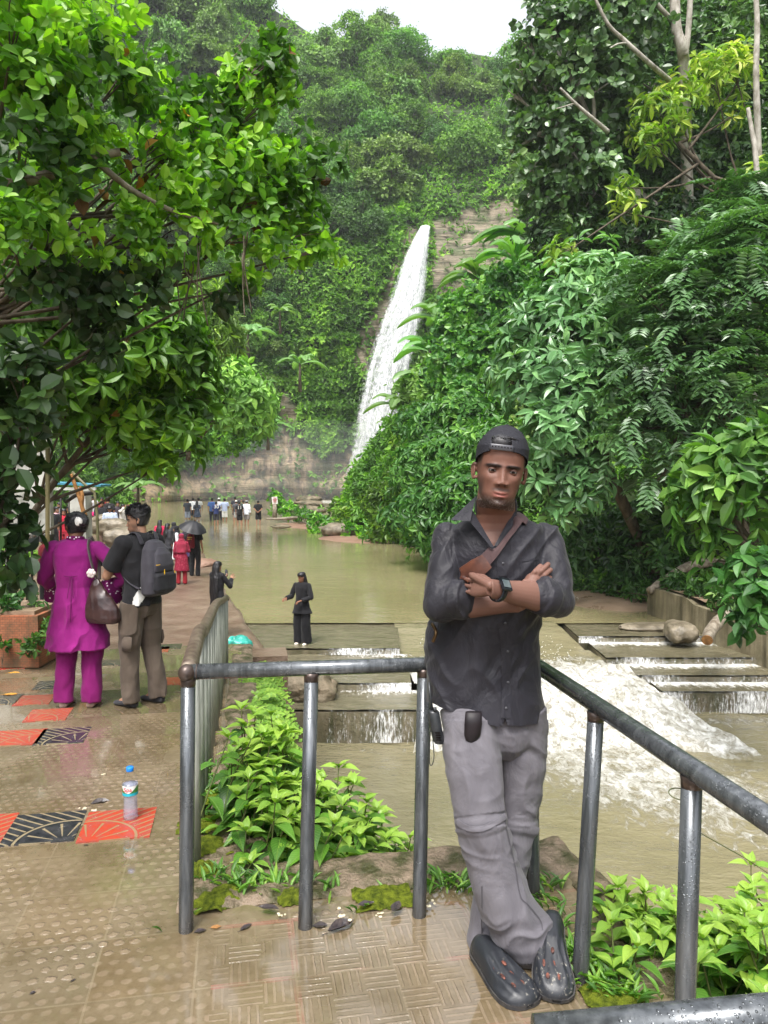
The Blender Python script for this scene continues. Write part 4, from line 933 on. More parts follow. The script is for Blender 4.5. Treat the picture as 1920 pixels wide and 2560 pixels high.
b.v = [v-np.array(vt.location) for v in b.v]; b.make('stem', m_trunk, vt, True)
# --- B: bright whorled tree behind it
LB = pxl([(330, 790, 10, 80), (420, 830, 10, 85), (250, 830, 9.6, 110), (460, 900, 10.2, 70), (340, 920, 9.8, 110), (200, 950, 9.4, 120), (480, 990, 10.2, 62), (440, 1060, 10.1, 70), (330, 1050, 9.9, 100), (230, 1060, 9.6, 70),
          (465, 1130, 10.2, 34), (400, 1165, 10.1, 30), (330, 1130, 9.9, 45), (120, 870, 9.2, 120), (60, 760, 8.8, 120), (40, 900, 8.8, 120), (130, 1040, 9.3, 90)])
foB = crown_fo(LB, 'whorl', .2, 1.7, rg, .62, 1.6, 5, nl=6, tonebase=.55, wr=.42, tonew=.3)
P_, O_, _ = lobe_shoots(LB, 45, rg, .3, 1); dead = whorls(P_, O_, 1, .2, .09, T_LEAF, rg, 1.2, 1.0)
tree('glossy_tree', 'bright glossy tree with whorled leaves over the path steps', LB, foB, lm_bright, (-6.6, 10.5, -1.2), .06, seed=6, extra=[('dead_leaves', dead, lm_dead)])
# --- dark creeper wall at the left edge, behind the railings
LC = pxl([(40, 1060, 6.2, 90), (20, 1190, 6.2, 75), (0, 1300, 6.2, 66), (20, 1380, 6.2, 45), (20, 1440, 6.1, 50), (60, 960, 6, 90)])
foC = crown_fo(LC, 'loose', .15, 1.7, rg, .65, 2.5, 6, nl=3, tonebase=.3, T=T_ROUND, wr=.62, tonew=.3)
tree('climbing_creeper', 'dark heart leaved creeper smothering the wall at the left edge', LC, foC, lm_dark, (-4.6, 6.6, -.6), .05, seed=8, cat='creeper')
# --- middle distance left
LD = pxl([(560, 960, 40, 75), (500, 930, 40, 60), (620, 1000, 40, 62), (640, 1060, 40, 40), (560, 1040, 40, 60), (480, 1000, 40, 50)])
tree('feathery_tree', 'pale feathery tree hanging over the far left bank', LD, crown_fo(LD, 'whorl', .5, 1.7, rg, .6, .7, 7, nl=5, tonebase=.6), m_farmats[2], at_d(470, 1130, 44), .16, seed=9)
LE = pxl([(430, 790, 34, 70), (500, 850, 34, 60), (470, 760, 34, 50), (520, 760, 35, 50), (560, 850, 36, 42)])
tree('bamboo_clump', 'drooping fine leaved bamboo clump above the far left bank', LE, crown_fo(LE, 'loose', .5, 1.7, rg, .6, .7, 7, nl=5, tonebase=.45, wr=.22), m_farmats[2], at_d(470, 1150, 37), .12, seed=19, cat='bamboo')
LF = pxl([(560, 1085, 60, 60), (620, 1080, 62, 44), (480, 1090, 60, 50), (650, 1060, 62, 34), (430, 1080, 54, 55), (560, 1120, 60, 34), (500, 1125, 60, 30)])
tree('drooping_shrub', 'dark shrub drooping over the grey rock wall of the pool', LF, crown_fo(LF, 'loose', .45, 1.8, rg, .6, .7, 8, nl=4, tonebase=.4), m_farmats[1], at_d(500, 1120, 63), .15, seed=12, cat='shrub')
# --- right bank, far to near
def rtree(nm, lab, px_l, kind, leaf, mat, root, seed, cov=1.6, nl=5, tb=.45, wr=.42, gap=.6, T=None, r0=.15, cat='tree', bark=None, tonew=.3, up=.3, maxn=16000):
    L = pxl(px_l); g = np.random.default_rng(seed); return tree(nm, lab, L, crown_fo(L, kind, leaf, cov, g, gap, None, seed, nl, tb, up, T, wr, tonew, maxn), mat, root, r0, bark, seed, cat=cat)
rtree('heart_leaved_tree', 'grey green tree with large round leaves leaning in from the upper right', [(1400, 120, 30, 90), (1350, 200, 30, 55), (1300, 170, 30, 26), (1285, 235, 30, 24), (1310, 330, 30, 30), (1275, 380, 30, 22), (1345, 20, 30, 26), (1320, 110, 30, 22), (1325, 500, 30, 26), (1480, 220, 30, 110), (1370, 320, 30, 62), (1430, 380, 30, 80), (1320, 430, 30, 34), (1520, 80, 30, 120), (1380, 50, 30, 45), (1560, 330, 31, 90), (1385, 490, 30, 60), (1480, 470, 30, 80), (1315, 280, 31, 28)], 'loose', .30, lm_grey, (14, 31, 9), 31, nl=4, wr=.7, T=T_ROUND, r0=.3, bark=m_pale, tb=.45, maxn=14000)
rtree('evergreen_tree', 'tall dark evergreen with dense small leaves at the top right', [(1690, 330, 33, 110), (1800, 220, 33, 120), (1880, 80, 33, 120), (1700, 120, 34, 120), (1880, 350, 33, 110), (1780, 420, 32, 120), (1650, 470, 32, 110), (1560, 480, 32, 100), (1870, 520, 32, 100), (1450, 560, 31, 90), (1560, 600, 31, 95), (1680, 590, 31, 100), (1790, 560, 31, 90), (1380, 600, 31, 60), (1620, 200, 34, 90), (1610, 40, 35, 90)], 'loose', .3, lm_dark, (20, 33, 8), 32, nl=4, wr=.5, r0=.35, bark=m_pale, cov=1.7, tb=.5, tonew=.6, maxn=20000, up=.4)
rtree('yellow_tipped_tree', 'tree with yellow green drooping new leaves among the dark evergreens', [(1690, 250, 29, 60), (1660, 320, 29, 55), (1790, 200, 29, 60), (1830, 160, 29, 45), (1850, 200, 29, 40), (1630, 360, 28.5, 40), (1560, 470, 28.5, 30), (1560, 530, 28.5, 28), (1830, 290, 29, 28), (1400, 640, 27, 34), (1900, 430, 28, 28), (1640, 300, 29, 60)], 'whorl', .42, lm_yell, (19, 30, 6), 33, nl=5, wr=.3, r0=.14, cov=.8, tb=.5)
rtree('creeper_covered_tree', 'low tree smothered in small leaved creeper right of the waterfall', [(1180, 800, 38, 80), (1130, 850, 38, 50), (1240, 790, 38, 80), (1150, 920, 37, 80), (1240, 900, 37, 95), (1190, 1000, 36, 80), (1110, 960, 37, 40), (1280, 720, 38, 60), (1340, 780, 37, 60)], 'loose', .26, lm_mid, (9, 39, 2), 34, nl=4, wr=.7, T=T_ROUND, r0=.22, cov=1.8, tb=.6, tonew=.3, maxn=16000)
rtree('bank_shrub', 'light green shrub at the water edge below the waterfall', [(925, 1245, 50, 34), (1000, 1180, 48, 38), (1030, 1110, 46, 48), (850, 1275, 52, 26), (970, 1265, 44, 60), (1040, 1200, 42, 70), (865, 1300, 47, 26), (1060, 1330, 38, 60), (980, 1330, 40, 50), (1100, 1250, 38, 70)], 'loose', .38, lm_bright, (1.5, 47, -1), 35, nl=5, wr=.4, r0=.1, cov=1.7, tb=.5, cat='shrub', maxn=16000)
rtree('glossy_shrub', 'leafy shrub on the bank behind the left shoulder of the leaning man', [(1040, 1060, 34, 45), (1100, 1080, 32, 70), (1130, 1160, 30, 80), (1060, 1180, 31, 80), (1160, 1060, 31, 80), (1110, 1290, 28, 90), (1180, 1250, 27, 90), (1030, 1290, 30, 60), (1160, 1350, 26, 70), (1240, 1120, 28, 70), (1070, 1370, 28.5, 45)], 'whorl', .33, lm_mid, (4.5, 31, -1.5), 36, nl=5, wr=.36, r0=.14, cov=1.7, tb=.5, cat='shrub', maxn=16000)
rtree('whorled_tree', 'big tree with pale whorled leaves behind the cap of the leaning man', [(1480, 720, 21, 90), (1400, 780, 21, 95), (1530, 800, 21, 90), (1340, 860, 21, 85), (1450, 880, 20.5, 110), (1360, 980, 20.5, 100), (1470, 1000, 20, 100), (1390, 1100, 20, 90), (1490, 1110, 20, 70), (1350, 1200, 20, 60), (1450, 1210, 20, 70), (1280, 930, 22, 60), (1550, 920, 20.5, 60), (1420, 1280, 20, 45)], 'whorl', .36, lm_grey, (8.2, 23, -1.6), 37, nl=6, wr=.36, r0=.2, cov=1.5, tb=.62, tonew=.4, up=.45)
rtree('feather_leaved_tree', 'tree with long feather shaped compound leaves on the right bank', [(1650, 760, 19, 110), (1760, 720, 19, 110), (1870, 640, 19, 120), (1880, 780, 18.5, 110), (1680, 880, 18.5, 100), (1780, 860, 18.5, 100), (1600, 960, 18.5, 80), (1700, 1000, 18, 100), (1800, 980, 18, 90), (1600, 1080, 18, 70), (1690, 1120, 18, 70), (1890, 920, 18, 80), (1780, 620, 20, 90), (1880, 520, 20, 80), (1660, 1200, 18, 40)], 'frond', .30, lm_grey, (9.6, 20, -1.4), 38, nl=7, wr=.36, r0=.18, cov=1.25, tb=.35, gap=.5)
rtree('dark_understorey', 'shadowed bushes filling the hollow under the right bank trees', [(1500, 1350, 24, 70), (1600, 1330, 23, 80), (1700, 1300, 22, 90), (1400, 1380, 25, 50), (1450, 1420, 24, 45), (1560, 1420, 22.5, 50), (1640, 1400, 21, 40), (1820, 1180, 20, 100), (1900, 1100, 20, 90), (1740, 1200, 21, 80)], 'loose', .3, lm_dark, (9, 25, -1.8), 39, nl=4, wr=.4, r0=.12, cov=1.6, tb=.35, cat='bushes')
rtree('broadleaf_shrub', 'near shrub with large glossy drooping leaves above the retaining wall', [(1780, 1180, 12, 70), (1860, 1150, 12, 80), (1730, 1240, 12, 55), (1820, 1260, 11.8, 80), (1900, 1240, 11.6, 80), (1740, 1320, 12, 40), (1850, 1340, 11.8, 60), (1910, 1120, 12, 50), (1800, 1400, 12, 40)], 'whorl', .34, lm_mid, (7.9, 12.6, -1.7), 40, nl=6, wr=.42, r0=.06, cov=1.6, tb=.65, cat='shrub')
rtree('wall_shrub', 'low glossy shrub spilling over the retaining wall at the right edge', [(1890, 1430, 11, 60), (1860, 1500, 11, 50), (1915, 1510, 10.8, 60), (1880, 1560, 10.8, 32), (1820, 1440, 12, 36)], 'whorl', .24, lm_mid, (6.9, 11.2, -1.7), 41, nl=5, wr=.5, r0=.04, cov=1.7, tb=.4, cat='shrub')
rtree('bank_undergrowth', 'leafy plants along the muddy foot of the right bank', [(1450, 1455, 23.5, 26), (1500, 1462, 22.5, 26), (1550, 1470, 21.8, 28), (1400, 1450, 25, 24), (1600, 1475, 21, 26), (1350, 1440, 26, 24), (1300, 1425, 28, 24), (1240, 1410, 29, 24), (1180, 1400, 30, 24), (1690, 1470, 19.5, 36), (1760, 1480, 18.4, 36), (1820, 1500, 17, 36)], 'loose', .2, lm_mid, (6.8, 22, -2), 42, nl=5, wr=.4, r0=.03, cov=1.9, tb=.45, cat='plants')
rtree('sandbar_plants', 'low leafy plants on the sandbar beside the signboard', [(700, 1270, 56, 22), (730, 1280, 55, 22), (760, 1290, 53, 18), (690, 1245, 56, 14), (800, 1310, 47, 30), (830, 1345, 43.5, 16), (880, 1335, 43, 28), (920, 1350, 41, 24), (790, 1335, 45.5, 14)], 'loose', .3, lm_bright, (-6.4, 54, -2), 43, nl=5, wr=.5, r0=.03, cov=1.7, tb=.5, cat='plants')
# pale bare trunks standing out on the right
def bare(lab, runs, name='pale_bare_tree', m=m_pale):
    b = MB()
    for pts, r in runs: q = smoothpts([at_d(*p) for p in pts]); b.tube(q, np.interp(np.linspace(0, 1, len(q)), [0, 1], r)*(1+.06*fbm(q*3, 2, 2)), 12)
    prop(b.make(name, m, None, True), lab, 'tree trunk')
bare('pale forked trunk rising out of the top right corner', [([(1722, 640, 30.5), (1712, 215, 29.5), (1705, 120, 29), (1690, 60, 29), (1682, -160, 29)], (.22, .18)), ([(1712, 140, 29), (1722, 60, 28.9), (1733, -150, 28.5)], (.12, .09)), ([(1685, 55, 29), (1655, 25, 28.8), (1600, -40, 28.5)], (.1, .07))])
bare('long pale leaning branch crossing the upper right foliage', [([(1690, 215, 29.5), (1620, 155, 28.3), (1560, 100, 28), (1520, 60, 27.8), (1480, -20, 27.6)], (.1, .05)), ([(1565, 108, 28), (1545, 110, 27.8), (1525, 120, 27.7)], (.04, .02))], 'bare_branch')
bare('pale slanting branch below the heart leaved tree', [([(1520, 330, 28.5), (1480, 295, 28), (1440, 260, 27.8), (1400, 220, 27.6)], (.09, .04)), ([(1438, 258, 27.8), (1415, 265, 27.7), (1390, 272, 27.6)], (.03, .015))], 'bare_branch')
bare('thin pale trunk at the right edge of the forest', [([(1905, 640, 22), (1890, 400, 22), (1880, 330, 22), (1870, 270, 22)], (.09, .05))])
bare('grey upright trunk in the top right corner', [([(1898, 420, 28.4), (1890, 190, 28), (1893, 60, 28), (1885, -80, 28)], (.12, .08))])
bare('grey trunk inside the feather leaved tree', [([(1870, 1150, 21), (1880, 900, 20.5), (1888, 620, 20.5)], (.2, .14))])
# --- banana plants
def banana_kind(seed):
    rg = np.random.default_rng(seed); V = []; F = []; A = []; n = 0
    for k in range(9):
        az = k*2.4+rg.normal()*.3; el = rg.uniform(.5, 1.15); L = rg.uniform(.8, 1.15); W = .13*L*rg.uniform(.85, 1.1); m = 14; d = np.array([math.cos(az), math.sin(az), 0])
        s = np.linspace(0, 1, m); P = np.outer(s*L*math.cos(el)+.12*s*s, d); P[:, 2] = .55+s*L*math.sin(el)-.62*L*s**2.6; B = np.array([-d[1], d[0], 0]); wd = W*np.sin(np.clip((s-.14)/.86, 0, 1)*PI)**.55*(s > .12)+.012
        for sg in (-1, 1):
            rag = 1+.12*rg.normal(size=m); G = np.stack([P, P+B*sg*(wd*.5*rag)[:, None]+[0, 0, .03], P+B*sg*(wd*rag)[:, None]+np.outer(wd*-.25, [0, 0, 1])], 1); V.append(G.reshape(-1, 3)); F.append(grid_faces(m, 3)+n); n += m*3; A.append(np.full(m*3, rg.uniform(.3, .95)))
    me = mesh(np.vstack(V), np.vstack(F), True, {'rnd': np.concatenate(A)}); b = MB(); b.tube([(0, 0, -.4), (.01, 0, .2), (0, 0, .62)], [.07, .05, .03], 10); return me, b.me(True)
BK = [banana_kind(s_) for s_ in (1, 2, 3)]
m_ban = leafmat('banana_leaf', st((.05, .11, .04), (.1, .22, .05), (.16, .32, .08), (.22, .36, .16)), .35, .35, .5)
for a_, b_ in BK: a_.materials.append(m_ban); b_.materials.append(m_trunk)
BAN = [(1200, 690, 48, 3.6, 'banana plant with torn leaves just right of the waterfall top'), (1290, 640, 46, 3.8, 'tall banana plant below the layered rock wall'), (1325, 590, 50, 4.2, 'pale leaved banana plant against the layered rock'), (1100, 790, 50, 3.2, 'banana plant overlapping the middle of the fall'), (1075, 870, 50, 3.0, 'banana plant with a browned leaf beside the fall'),
       (1060, 950, 48, 3.2, 'banana plant low beside the fall'), (1000, 1010, 48, 2.8, 'banana plant near the foot of the fall'), (750, 905, 78, 4.0, 'star shaped banana plant in the middle of the left cliff'), (620, 830, 70, 4.2, 'banana plant high in the trees at the left of the cliff'), (700, 775, 85, 3.4, 'small banana plant high on the left cliff'),
       (670, 1060, 75, 3.4, 'banana plant above the bare rock at the left'), (345, 1215, 21, 1.1, 'small palm by the path steps'), (1420, 660, 40, 2.8, 'banana plant at the edge of the evergreen trees')]
for i, (px, py, d, h, lab) in enumerate(BAN):
    h = h*(.62 if px < 800 else .8)
    p = at_d(px, py, d); t = empty('banana_plant', p-[0, 0, h*.75], RNG.uniform(0, 6)); t.scale = (h*1.15,)*3; prop(t, lab, 'banana plant', 'banana plants')
    for nm, me in (('leaves', BK[i % 3][0]), ('stem', BK[i % 3][1])): c = bpy.data.objects.new(nm, me); COL.objects.link(c); c.parent = t

# ---------------------------------------------------------------- foreground plants
def leaf_near(name, stops, transl=.4):
    t = NT(name); r = t.attr('rnd'); lu, lv = t.attr('lu'), t.attr('lv'); col = t.ramp(r, stops); au = t.math('ABSOLUTE', lu)
    vein = t.math('ABSOLUTE', t.math('SINE', t.math('MULTIPLY', t.math('ADD', lv, t.math('MULTIPLY', au, -.7)), 30.))); vm = t.ramp(vein, [(.0, 1.), (.3, 0.)]); mid = t.ramp(au, [(.0, 1.), (.05, 0.)]); vv = t.math('MAXIMUM', vm, mid)
    col = t.mix(t.math('MULTIPLY', vv, .35), col, (.3, .42, .1)); nr = t.bump(t.math('MULTIPLY', vv, -1.0), .5, .004)
    a = t.pr(col, .36, .5, 0, nr); b = t.n('ShaderNodeBsdfTranslucent'); t.put(b.inputs[0], t.mix(1.0, col, (1.1, 1.3, .4), 'MULTIPLY'))
    x = t.n('ShaderNodeMixShader'); t.put(x.inputs[0], transl); t.put(x.inputs[1], a); t.t.links.new(b.outputs[0], x.inputs[2]); return t.done(x.outputs[0])
ln_bush = leaf_near('bush_leaf', st((.02, .065, .010), (.05, .15, .018), (.12, .29, .028), (.3, .46, .06)), .32)
ln_fern = leaf_near('fern_leaf', st((.1, .22, .03), (.2, .38, .05), (.34, .5, .08)))
m_stem = M('green_stem', (.05, .08, .02), (.1, .1, .03), 20, .6, .3)
def bush(name, lab, stems, leaf, seed, cat='plant', mat=None, nodes=5, wr=.52, tipyellow=.25):
    """stems: (base, tip) pairs; opposite broad leaves up each stem, a whorl of young ones at the tip"""
    rg = np.random.default_rng(seed); t = empty(name, stems[0][0]); prop(t, lab, cat); o0 = np.array(t.location); b = MB(); out = []
    P, D, N, L, T_ = [], [], [], [], []
    for s0, s1 in stems:
        s0, s1 = np.asarray(s0, float), np.asarray(s1, float); H_ = np.linalg.norm(s1-s0); mid = (s0+s1)/2+np.r_[rg.normal(size=2)*.06*H_, .12*H_]; q = smoothpts([s0, mid, s1], 6); b.tube(q-o0, np.linspace(.006, .0025, len(q)), 6)
        ax = unit((s1-mid)[None])[0]; ph = rg.uniform(0, PI)
        for k in range(nodes):
            f = 1-.62*(k/nodes)**.9; j = f*(len(q)-1); i = min(int(j), len(q)-2); c = q[i]+(q[i+1]-q[i])*(j-i); ph += PI/2+rg.normal()*.2
            for s_ in (0, PI):
                a = ph+s_+rg.normal()*.15; d = np.array([math.cos(a), math.sin(a), 0.]); up = .55-.28*k
                dd = unit((d+np.array([0, 0, up-.15*rg.random()]))[None])[0]; nn = unit((np.array([0, 0, 1.])-d*(up)*.8+rg.normal(size=3)*.12)[None])[0]
                P.append(c+d*.008); D.append(dd); N.append(nn); L.append(leaf*(.45+.17*min(k, 3.4))*rg.uniform(.8, 1.15)); T_.append(np.clip(.66-.16*k+rg.normal()*.1+tipyellow*(k == 0), 0, 1))
        for a in rg.uniform(0, 6.28, 3): 
            d = np.array([math.cos(a)*.5, math.sin(a)*.5, 1.]); P.append(q[-1]); D.append(d); N.append(np.array([-math.cos(a), -math.sin(a), .5])); L.append(leaf*.34); T_.append(.8+.2*rg.random())
    L = np.array(L); fo = [leaves(np.array(P)-o0, np.array(D), np.array(N), L, L*wr, T_FINE, np.array(T_))]
    link('leaves', leafmesh(fo, True), mat or ln_bush, t); b.make('stem', m_stem, t, True); return t
rg = np.random.default_rng(71)
def bush_stems(pts, base_z, n, rg, jit=.05, lean=.3):
    out = []
    for _ in range(n):
        px, py, d = pts[int(rg.integers(0, len(pts)))]; tip = at_d(px+rg.normal()*22, py+rg.normal()*20, d+rg.normal()*.1)+rg.normal(size=3)*jit; base = tip+np.array([-lean*rg.random(), -.1+.3*rg.random(), 0]); base[2] = min(base_z, tip[2]-.35); out.append((base, tip))
    return out
B1 = [(940, 2120, 3.4), (900, 2080, 3.4), (960, 2160, 3.4), (880, 2140, 3.3), (850, 2180, 3.2), (820, 2100, 3.3), (990, 2190, 3.4), (760, 2120, 3.15), (800, 2180, 3.12), (640, 1850, 3.5), (690, 1870, 3.5), (620, 1900, 3.4), (660, 1930, 3.35), (720, 1920, 3.45), (790, 1960, 3.4), (700, 2000, 3.3), (650, 2000, 3.2), (850, 1990, 3.45), (880, 2060, 3.4), (800, 2060, 3.3), (720, 2080, 3.2), (670, 2090, 3.15), (930, 2100, 3.4), (860, 2140, 3.25), (780, 2150, 3.15), (960, 2140, 3.45), (990, 2170, 3.5), (920, 2190, 3.3), (700, 2160, 3.1), (680, 2180, 3.08), (830, 2210, 3.15), (680, 1840, 3.6), (650, 1830, 3.7)]
bush('leafy_bush', 'lush bright green bush growing up behind the front railing posts', bush_stems(B1, -.9, 250, rg), .18, 5, 'bush')
B2 = [(1560, 2270, 2.55), (1620, 2310, 2.5), (1680, 2300, 2.5), (1760, 2290, 2.5), (1820, 2310, 2.45), (1890, 2310, 2.45), (1540, 2350, 2.5), (1600, 2380, 2.45), (1740, 2370, 2.4), (1830, 2390, 2.35), (1900, 2390, 2.3), (1780, 2440, 2.25), (1870, 2460, 2.2), (1700, 2260, 2.6), (1900, 2270, 2.6), (1560, 2430, 2.4)]
bush('leafy_bush', 'bright leafy bush outside the sloping railing at the lower right', bush_stems(B2, -.8, 120, rg, .04, -.2), .165, 9, 'bush')
# maidenhair fern hanging along the kerb edge, and weeds, moss, litter
def fern_strip(lab, path, n, size, seed, z0=0):
    rg = np.random.default_rng(seed); t = empty('maidenhair_fern', path[0]); prop(t, lab, 'fern'); o0 = np.array(t.location); P, D, N, L = [], [], [], []; b = MB(); path = np.asarray(path, float)
    for _ in range(n):
        f = rg.random()*(len(path)-1); i = min(int(f), len(path)-2); c = path[i]+(path[i+1]-path[i])*(f-i)+rg.normal(size=3)*[.04, .03, .03]; s_ = size*rg.uniform(.6, 1.2)*(.75+.5*c[1]/6); a = rg.uniform(-1.6, 1.2); d = np.array([math.cos(a), math.sin(a)*.6, .5*rg.random()+.1]); m = 9
        q = [c+d*s_*x+np.array([0, 0, -1])*s_*.75*x*x for x in np.linspace(0, 1, m)]; b.tube(np.array(q)-o0, .0018, 4)
        side = unit(np.cross(d, [0, 0, 1.])[None])[0]
        for k in range(1, m):
            for sg in (-1, 1): P.append(q[k]); D.append(side*sg+d*.35+[0, 0, -.25]); N.append(np.array([-.1, -.45, 1.])+rg.normal(size=3)*.2); L.append(s_*.2*(1.15-.6*k/m))
    L = np.array(L); fo = [leaves(np.array(P)-o0, np.array(D), np.array(N), L, L*.95, T_ROUND, np.clip(rg.random(len(P))*.7+.2, 0, 1))]; link('fronds', leafmesh(fo, True), ln_fern, t); b.make('stem', m_stem, t)
fern_strip('pale green maidenhair fern trailing down the kerb beside the near railing', [L2W(.10, 2.98, -.05), L2W(.13, 3.3, -.05), L2W(.12, 3.7, -.15), L2W(.12, 4.3, -.2)], 260, .15, 3)
fern_strip('pale fern lining the kerb further down the steps', [L2W(.1, 4.4, -.16), L2W(.12, 5.2, -.25), L2W(.12, 6.2, -.4), L2W(.12, 7.6, -.55), L2W(.12, 9.0, -.75)], 420, .19, 4)
def tuft(c, n, h, rg, P, D, N, L):
    for _ in range(n):
        a = rg.uniform(0, 6.28); P.append(np.asarray(c)+rg.normal(size=3)*[.03, .03, 0]); D.append([math.cos(a)*.6, math.sin(a)*.6, 1]); N.append([-math.cos(a), -math.sin(a), .6]); L.append(h*rg.uniform(.5, 1.2))
P, D, N, L = [], [], [], []; rg = np.random.default_rng(8)
for px, py, n in [(545, 2200, 22), (580, 2215, 20), (620, 2225, 16), (660, 2220, 20), (700, 2215, 16), (760, 2215, 12), (820, 2230, 8), (1080, 2220, 12), (1110, 2210, 14), (1140, 2220, 14), (1160, 2225, 16), (1375, 2215, 20), (1380, 2260, 14), (1400, 2310, 16), (1415, 2360, 14), (1440, 2400, 18), (1480, 2440, 26), (1500, 2470, 22), (1530, 2480, 24), (1560, 2500, 24), (1590, 2490, 20), (520, 1960, 20), (530, 2000, 18), (515, 1930, 14), (540, 2050, 8), (470, 2330, 2), (920, 2270, 5)]:
    c = at_z(px, py, .0); tuft(c, n, .07, rg, P, D, N, L)
L = np.array(L); me = leafmesh([leaves(P, D, N, L, L*.2, T_LONG, rg.random(len(L))*.7+.2)], True); prop(link('grass', me, ln_bush), 'sprigs of grass and weeds rooted in the cracks of the kerb', 'grass', kind='stuff')
# moss cushions
m_moss = M('moss', (.035, .05, .006), (.13, .16, .014), 40, .95, .1, bump=1.0, bscale=160, bdist=.01, lo=.35, hi=.65)
def blobs(name, lab, cat, spots, m, group, h, seed):
    for i, (px, py, r) in enumerate(spots):
        c = at_z(px, py, .012); n = 26; X, Y = np.meshgrid(np.linspace(-1.2, 1.2, n), np.linspace(-1.2, 1.2, n), indexing='ij'); q = np.hypot(X, Y)+.85*fbm(np.stack([X*1.7, Y*1.7, X*0+i], -1), 3, seed+i)
        Z = h*(1-q)*1.6*(1+.3*fbm(np.stack([X*6, Y*6, X*0+i], -1), 2, 3)); Z = np.minimum(Z, h); keep = Z.ravel() > -h*.8; F = grid_faces(n, n); F = F[keep[F].all(1)]
        P = np.stack([X*r, Y*r*.8, np.maximum(Z, -h*.5)], -1).reshape(-1, 3); o = link(name, mesh(P, F, True), m); o.location = c; o.rotation_euler = (0, 0, ANG); prop(o, lab[i % len(lab)] if isinstance(lab, list) else lab, cat, group)
blobs('moss_patch', ['bright moss cushion halfway down the left kerb', 'rounded moss cushion at the inner kerb corner', 'long moss smear along the left kerb', 'moss patch nearest the corner post', 'mossy tuft on the front kerb before the middle posts', 'moss lump beside the plants near the leaning man', 'small moss patch by the ferns', 'thin moss stain high on the left kerb', 'moss at the outer corner by the sloping rail'], 'moss',
      [(500, 2170, .06), (540, 2250, .07), (520, 2110, .09), (505, 2060, .09), (735, 2240, .05), (955, 2235, .09), (560, 2230, .05), (520, 1990, .1), (1530, 2490, .07)], m_moss, 'moss cushions on the kerb', .018, 4)
# ================================================================ people: shared helpers
from mathutils.bvhtree import BVHTree
def skin_mat():
    t = NT('skin'); c = t.attr('tint', True); n = t.noise(t.co(), 120, 4, .6); c2 = t.mix(t.math('MULTIPLY', n, .3), c, t.mix(1., c, (.8, .72, .7), 'MULTIPLY'))
    return t.done(t.pr(c2, .56, .3, 0, t.bump(n, .12, .002), Subsurface_Weight=.06, Subsurface_Radius=(.01, .004, .002)))
m_skin = skin_mat()
def cloth(name, c, c2=None, rough=.8, fold=.5, fscale=7, weave=900, spec=.25, stretch=(1, 1, .6)):
    if name in _MC: return _MC[name]
    t = NT(name); v = t.co(); n = t.noise(t.mapping(v, scale=stretch), fscale, 4, .55, .8); col = t.ramp(n, [(.35, c), (.7, c2 or tuple(min(1, q*1.25+.004) for q in c))])
    wv = t.noise(v, weave, 2, .6); h = t.math('ADD', t.math('MULTIPLY', n, 1.0), t.math('MULTIPLY', wv, .02))
    _MC[name] = t.done(t.pr(col, rough, spec, 0, t.bump(h, fold, .02), Sheen_Weight=.08)); return _MC[name]
m_hair = M('black_hair', (.006, .006, .008), (.022, .02, .022), 40, .42, .5, bump=.6, bscale=160, bdist=.004, stretch=(1, 1, .25))
m_eyew = M('eye_white', (.17, .15, .14), None, 8, .3, .3); m_iris = M('eye_iris', (.008, .005, .004), None, 8, .45, .05)
def frame(fwd):
    f = unit(np.asarray(fwd, float)[None])[0]; r = np.cross(f, [0, 0, 1.]); r /= np.linalg.norm(r); return r, f, np.cross(r, f)
def finger(mb, pts, r0, r1, n=10):
    for i in range(len(pts)-1):
        a = r0+(r1-r0)*i/(len(pts)-1); b = r0+(r1-r0)*(i+1)/(len(pts)-1); mb.seg(pts[i], pts[i+1], a, b, n)
def hand(mb, w, d, nrm, side, s=1.0, curl=.35, spread=.12, thumb=1):
    """w wrist, d towards the fingers, nrm out of the back of the hand, side = +1/-1 which side the thumb leaves"""
    d = unit(np.asarray(d, float)[None])[0]; nrm = np.asarray(nrm, float); nrm = nrm-d*(nrm @ d); nrm /= np.linalg.norm(nrm); b = np.cross(d, nrm)*side; w = np.asarray(w, float)
    mb.loft([(w, .024*s, .019*s, b, nrm), (w+d*.03*s, .034*s, .017*s, b, nrm), (w+d*.065*s, .041*s, .015*s, b, nrm), (w+d*.09*s, .041*s, .012*s, b, nrm), (w+d*.098*s, .034*s, .008*s, b, nrm)], 16)
    for i, (o, L, r) in enumerate([(.031, .074, .0088), (.0105, .083, .0092), (-.0105, .078, .0088), (-.030, .060, .0078)]):
        p = w+d*(.086-.004*abs(i-1))*s+b*o*s; dd = unit((d+b*o*spread*20)[None])[0]; pts = [p]; a = curl*.6
        for k, f in enumerate((.45, .31, .24)): a += curl*(.5+.3*k)*(1+.1*i); q = dd*math.cos(a)-nrm*math.sin(a); pts.append(pts[-1]+q*L*s*f)
        finger(mb, pts, r*s, r*.78*s, 8)
    if thumb:
        p = w+d*.022*s+b*.024*s-nrm*.004*s; q1 = unit((d*.62+b*.75-nrm*.25)[None])[0]; q2 = unit((d*.9+b*.35-nrm*.3)[None])[0]; q3 = unit((d+b*.1-nrm*.4)[None])[0]
        finger(mb, [p, p+q1*.042*s, p+q1*.042*s+q2*.034*s, p+q1*.042*s+q2*.034*s+q3*.026*s], .0125*s, .0088*s, 8)
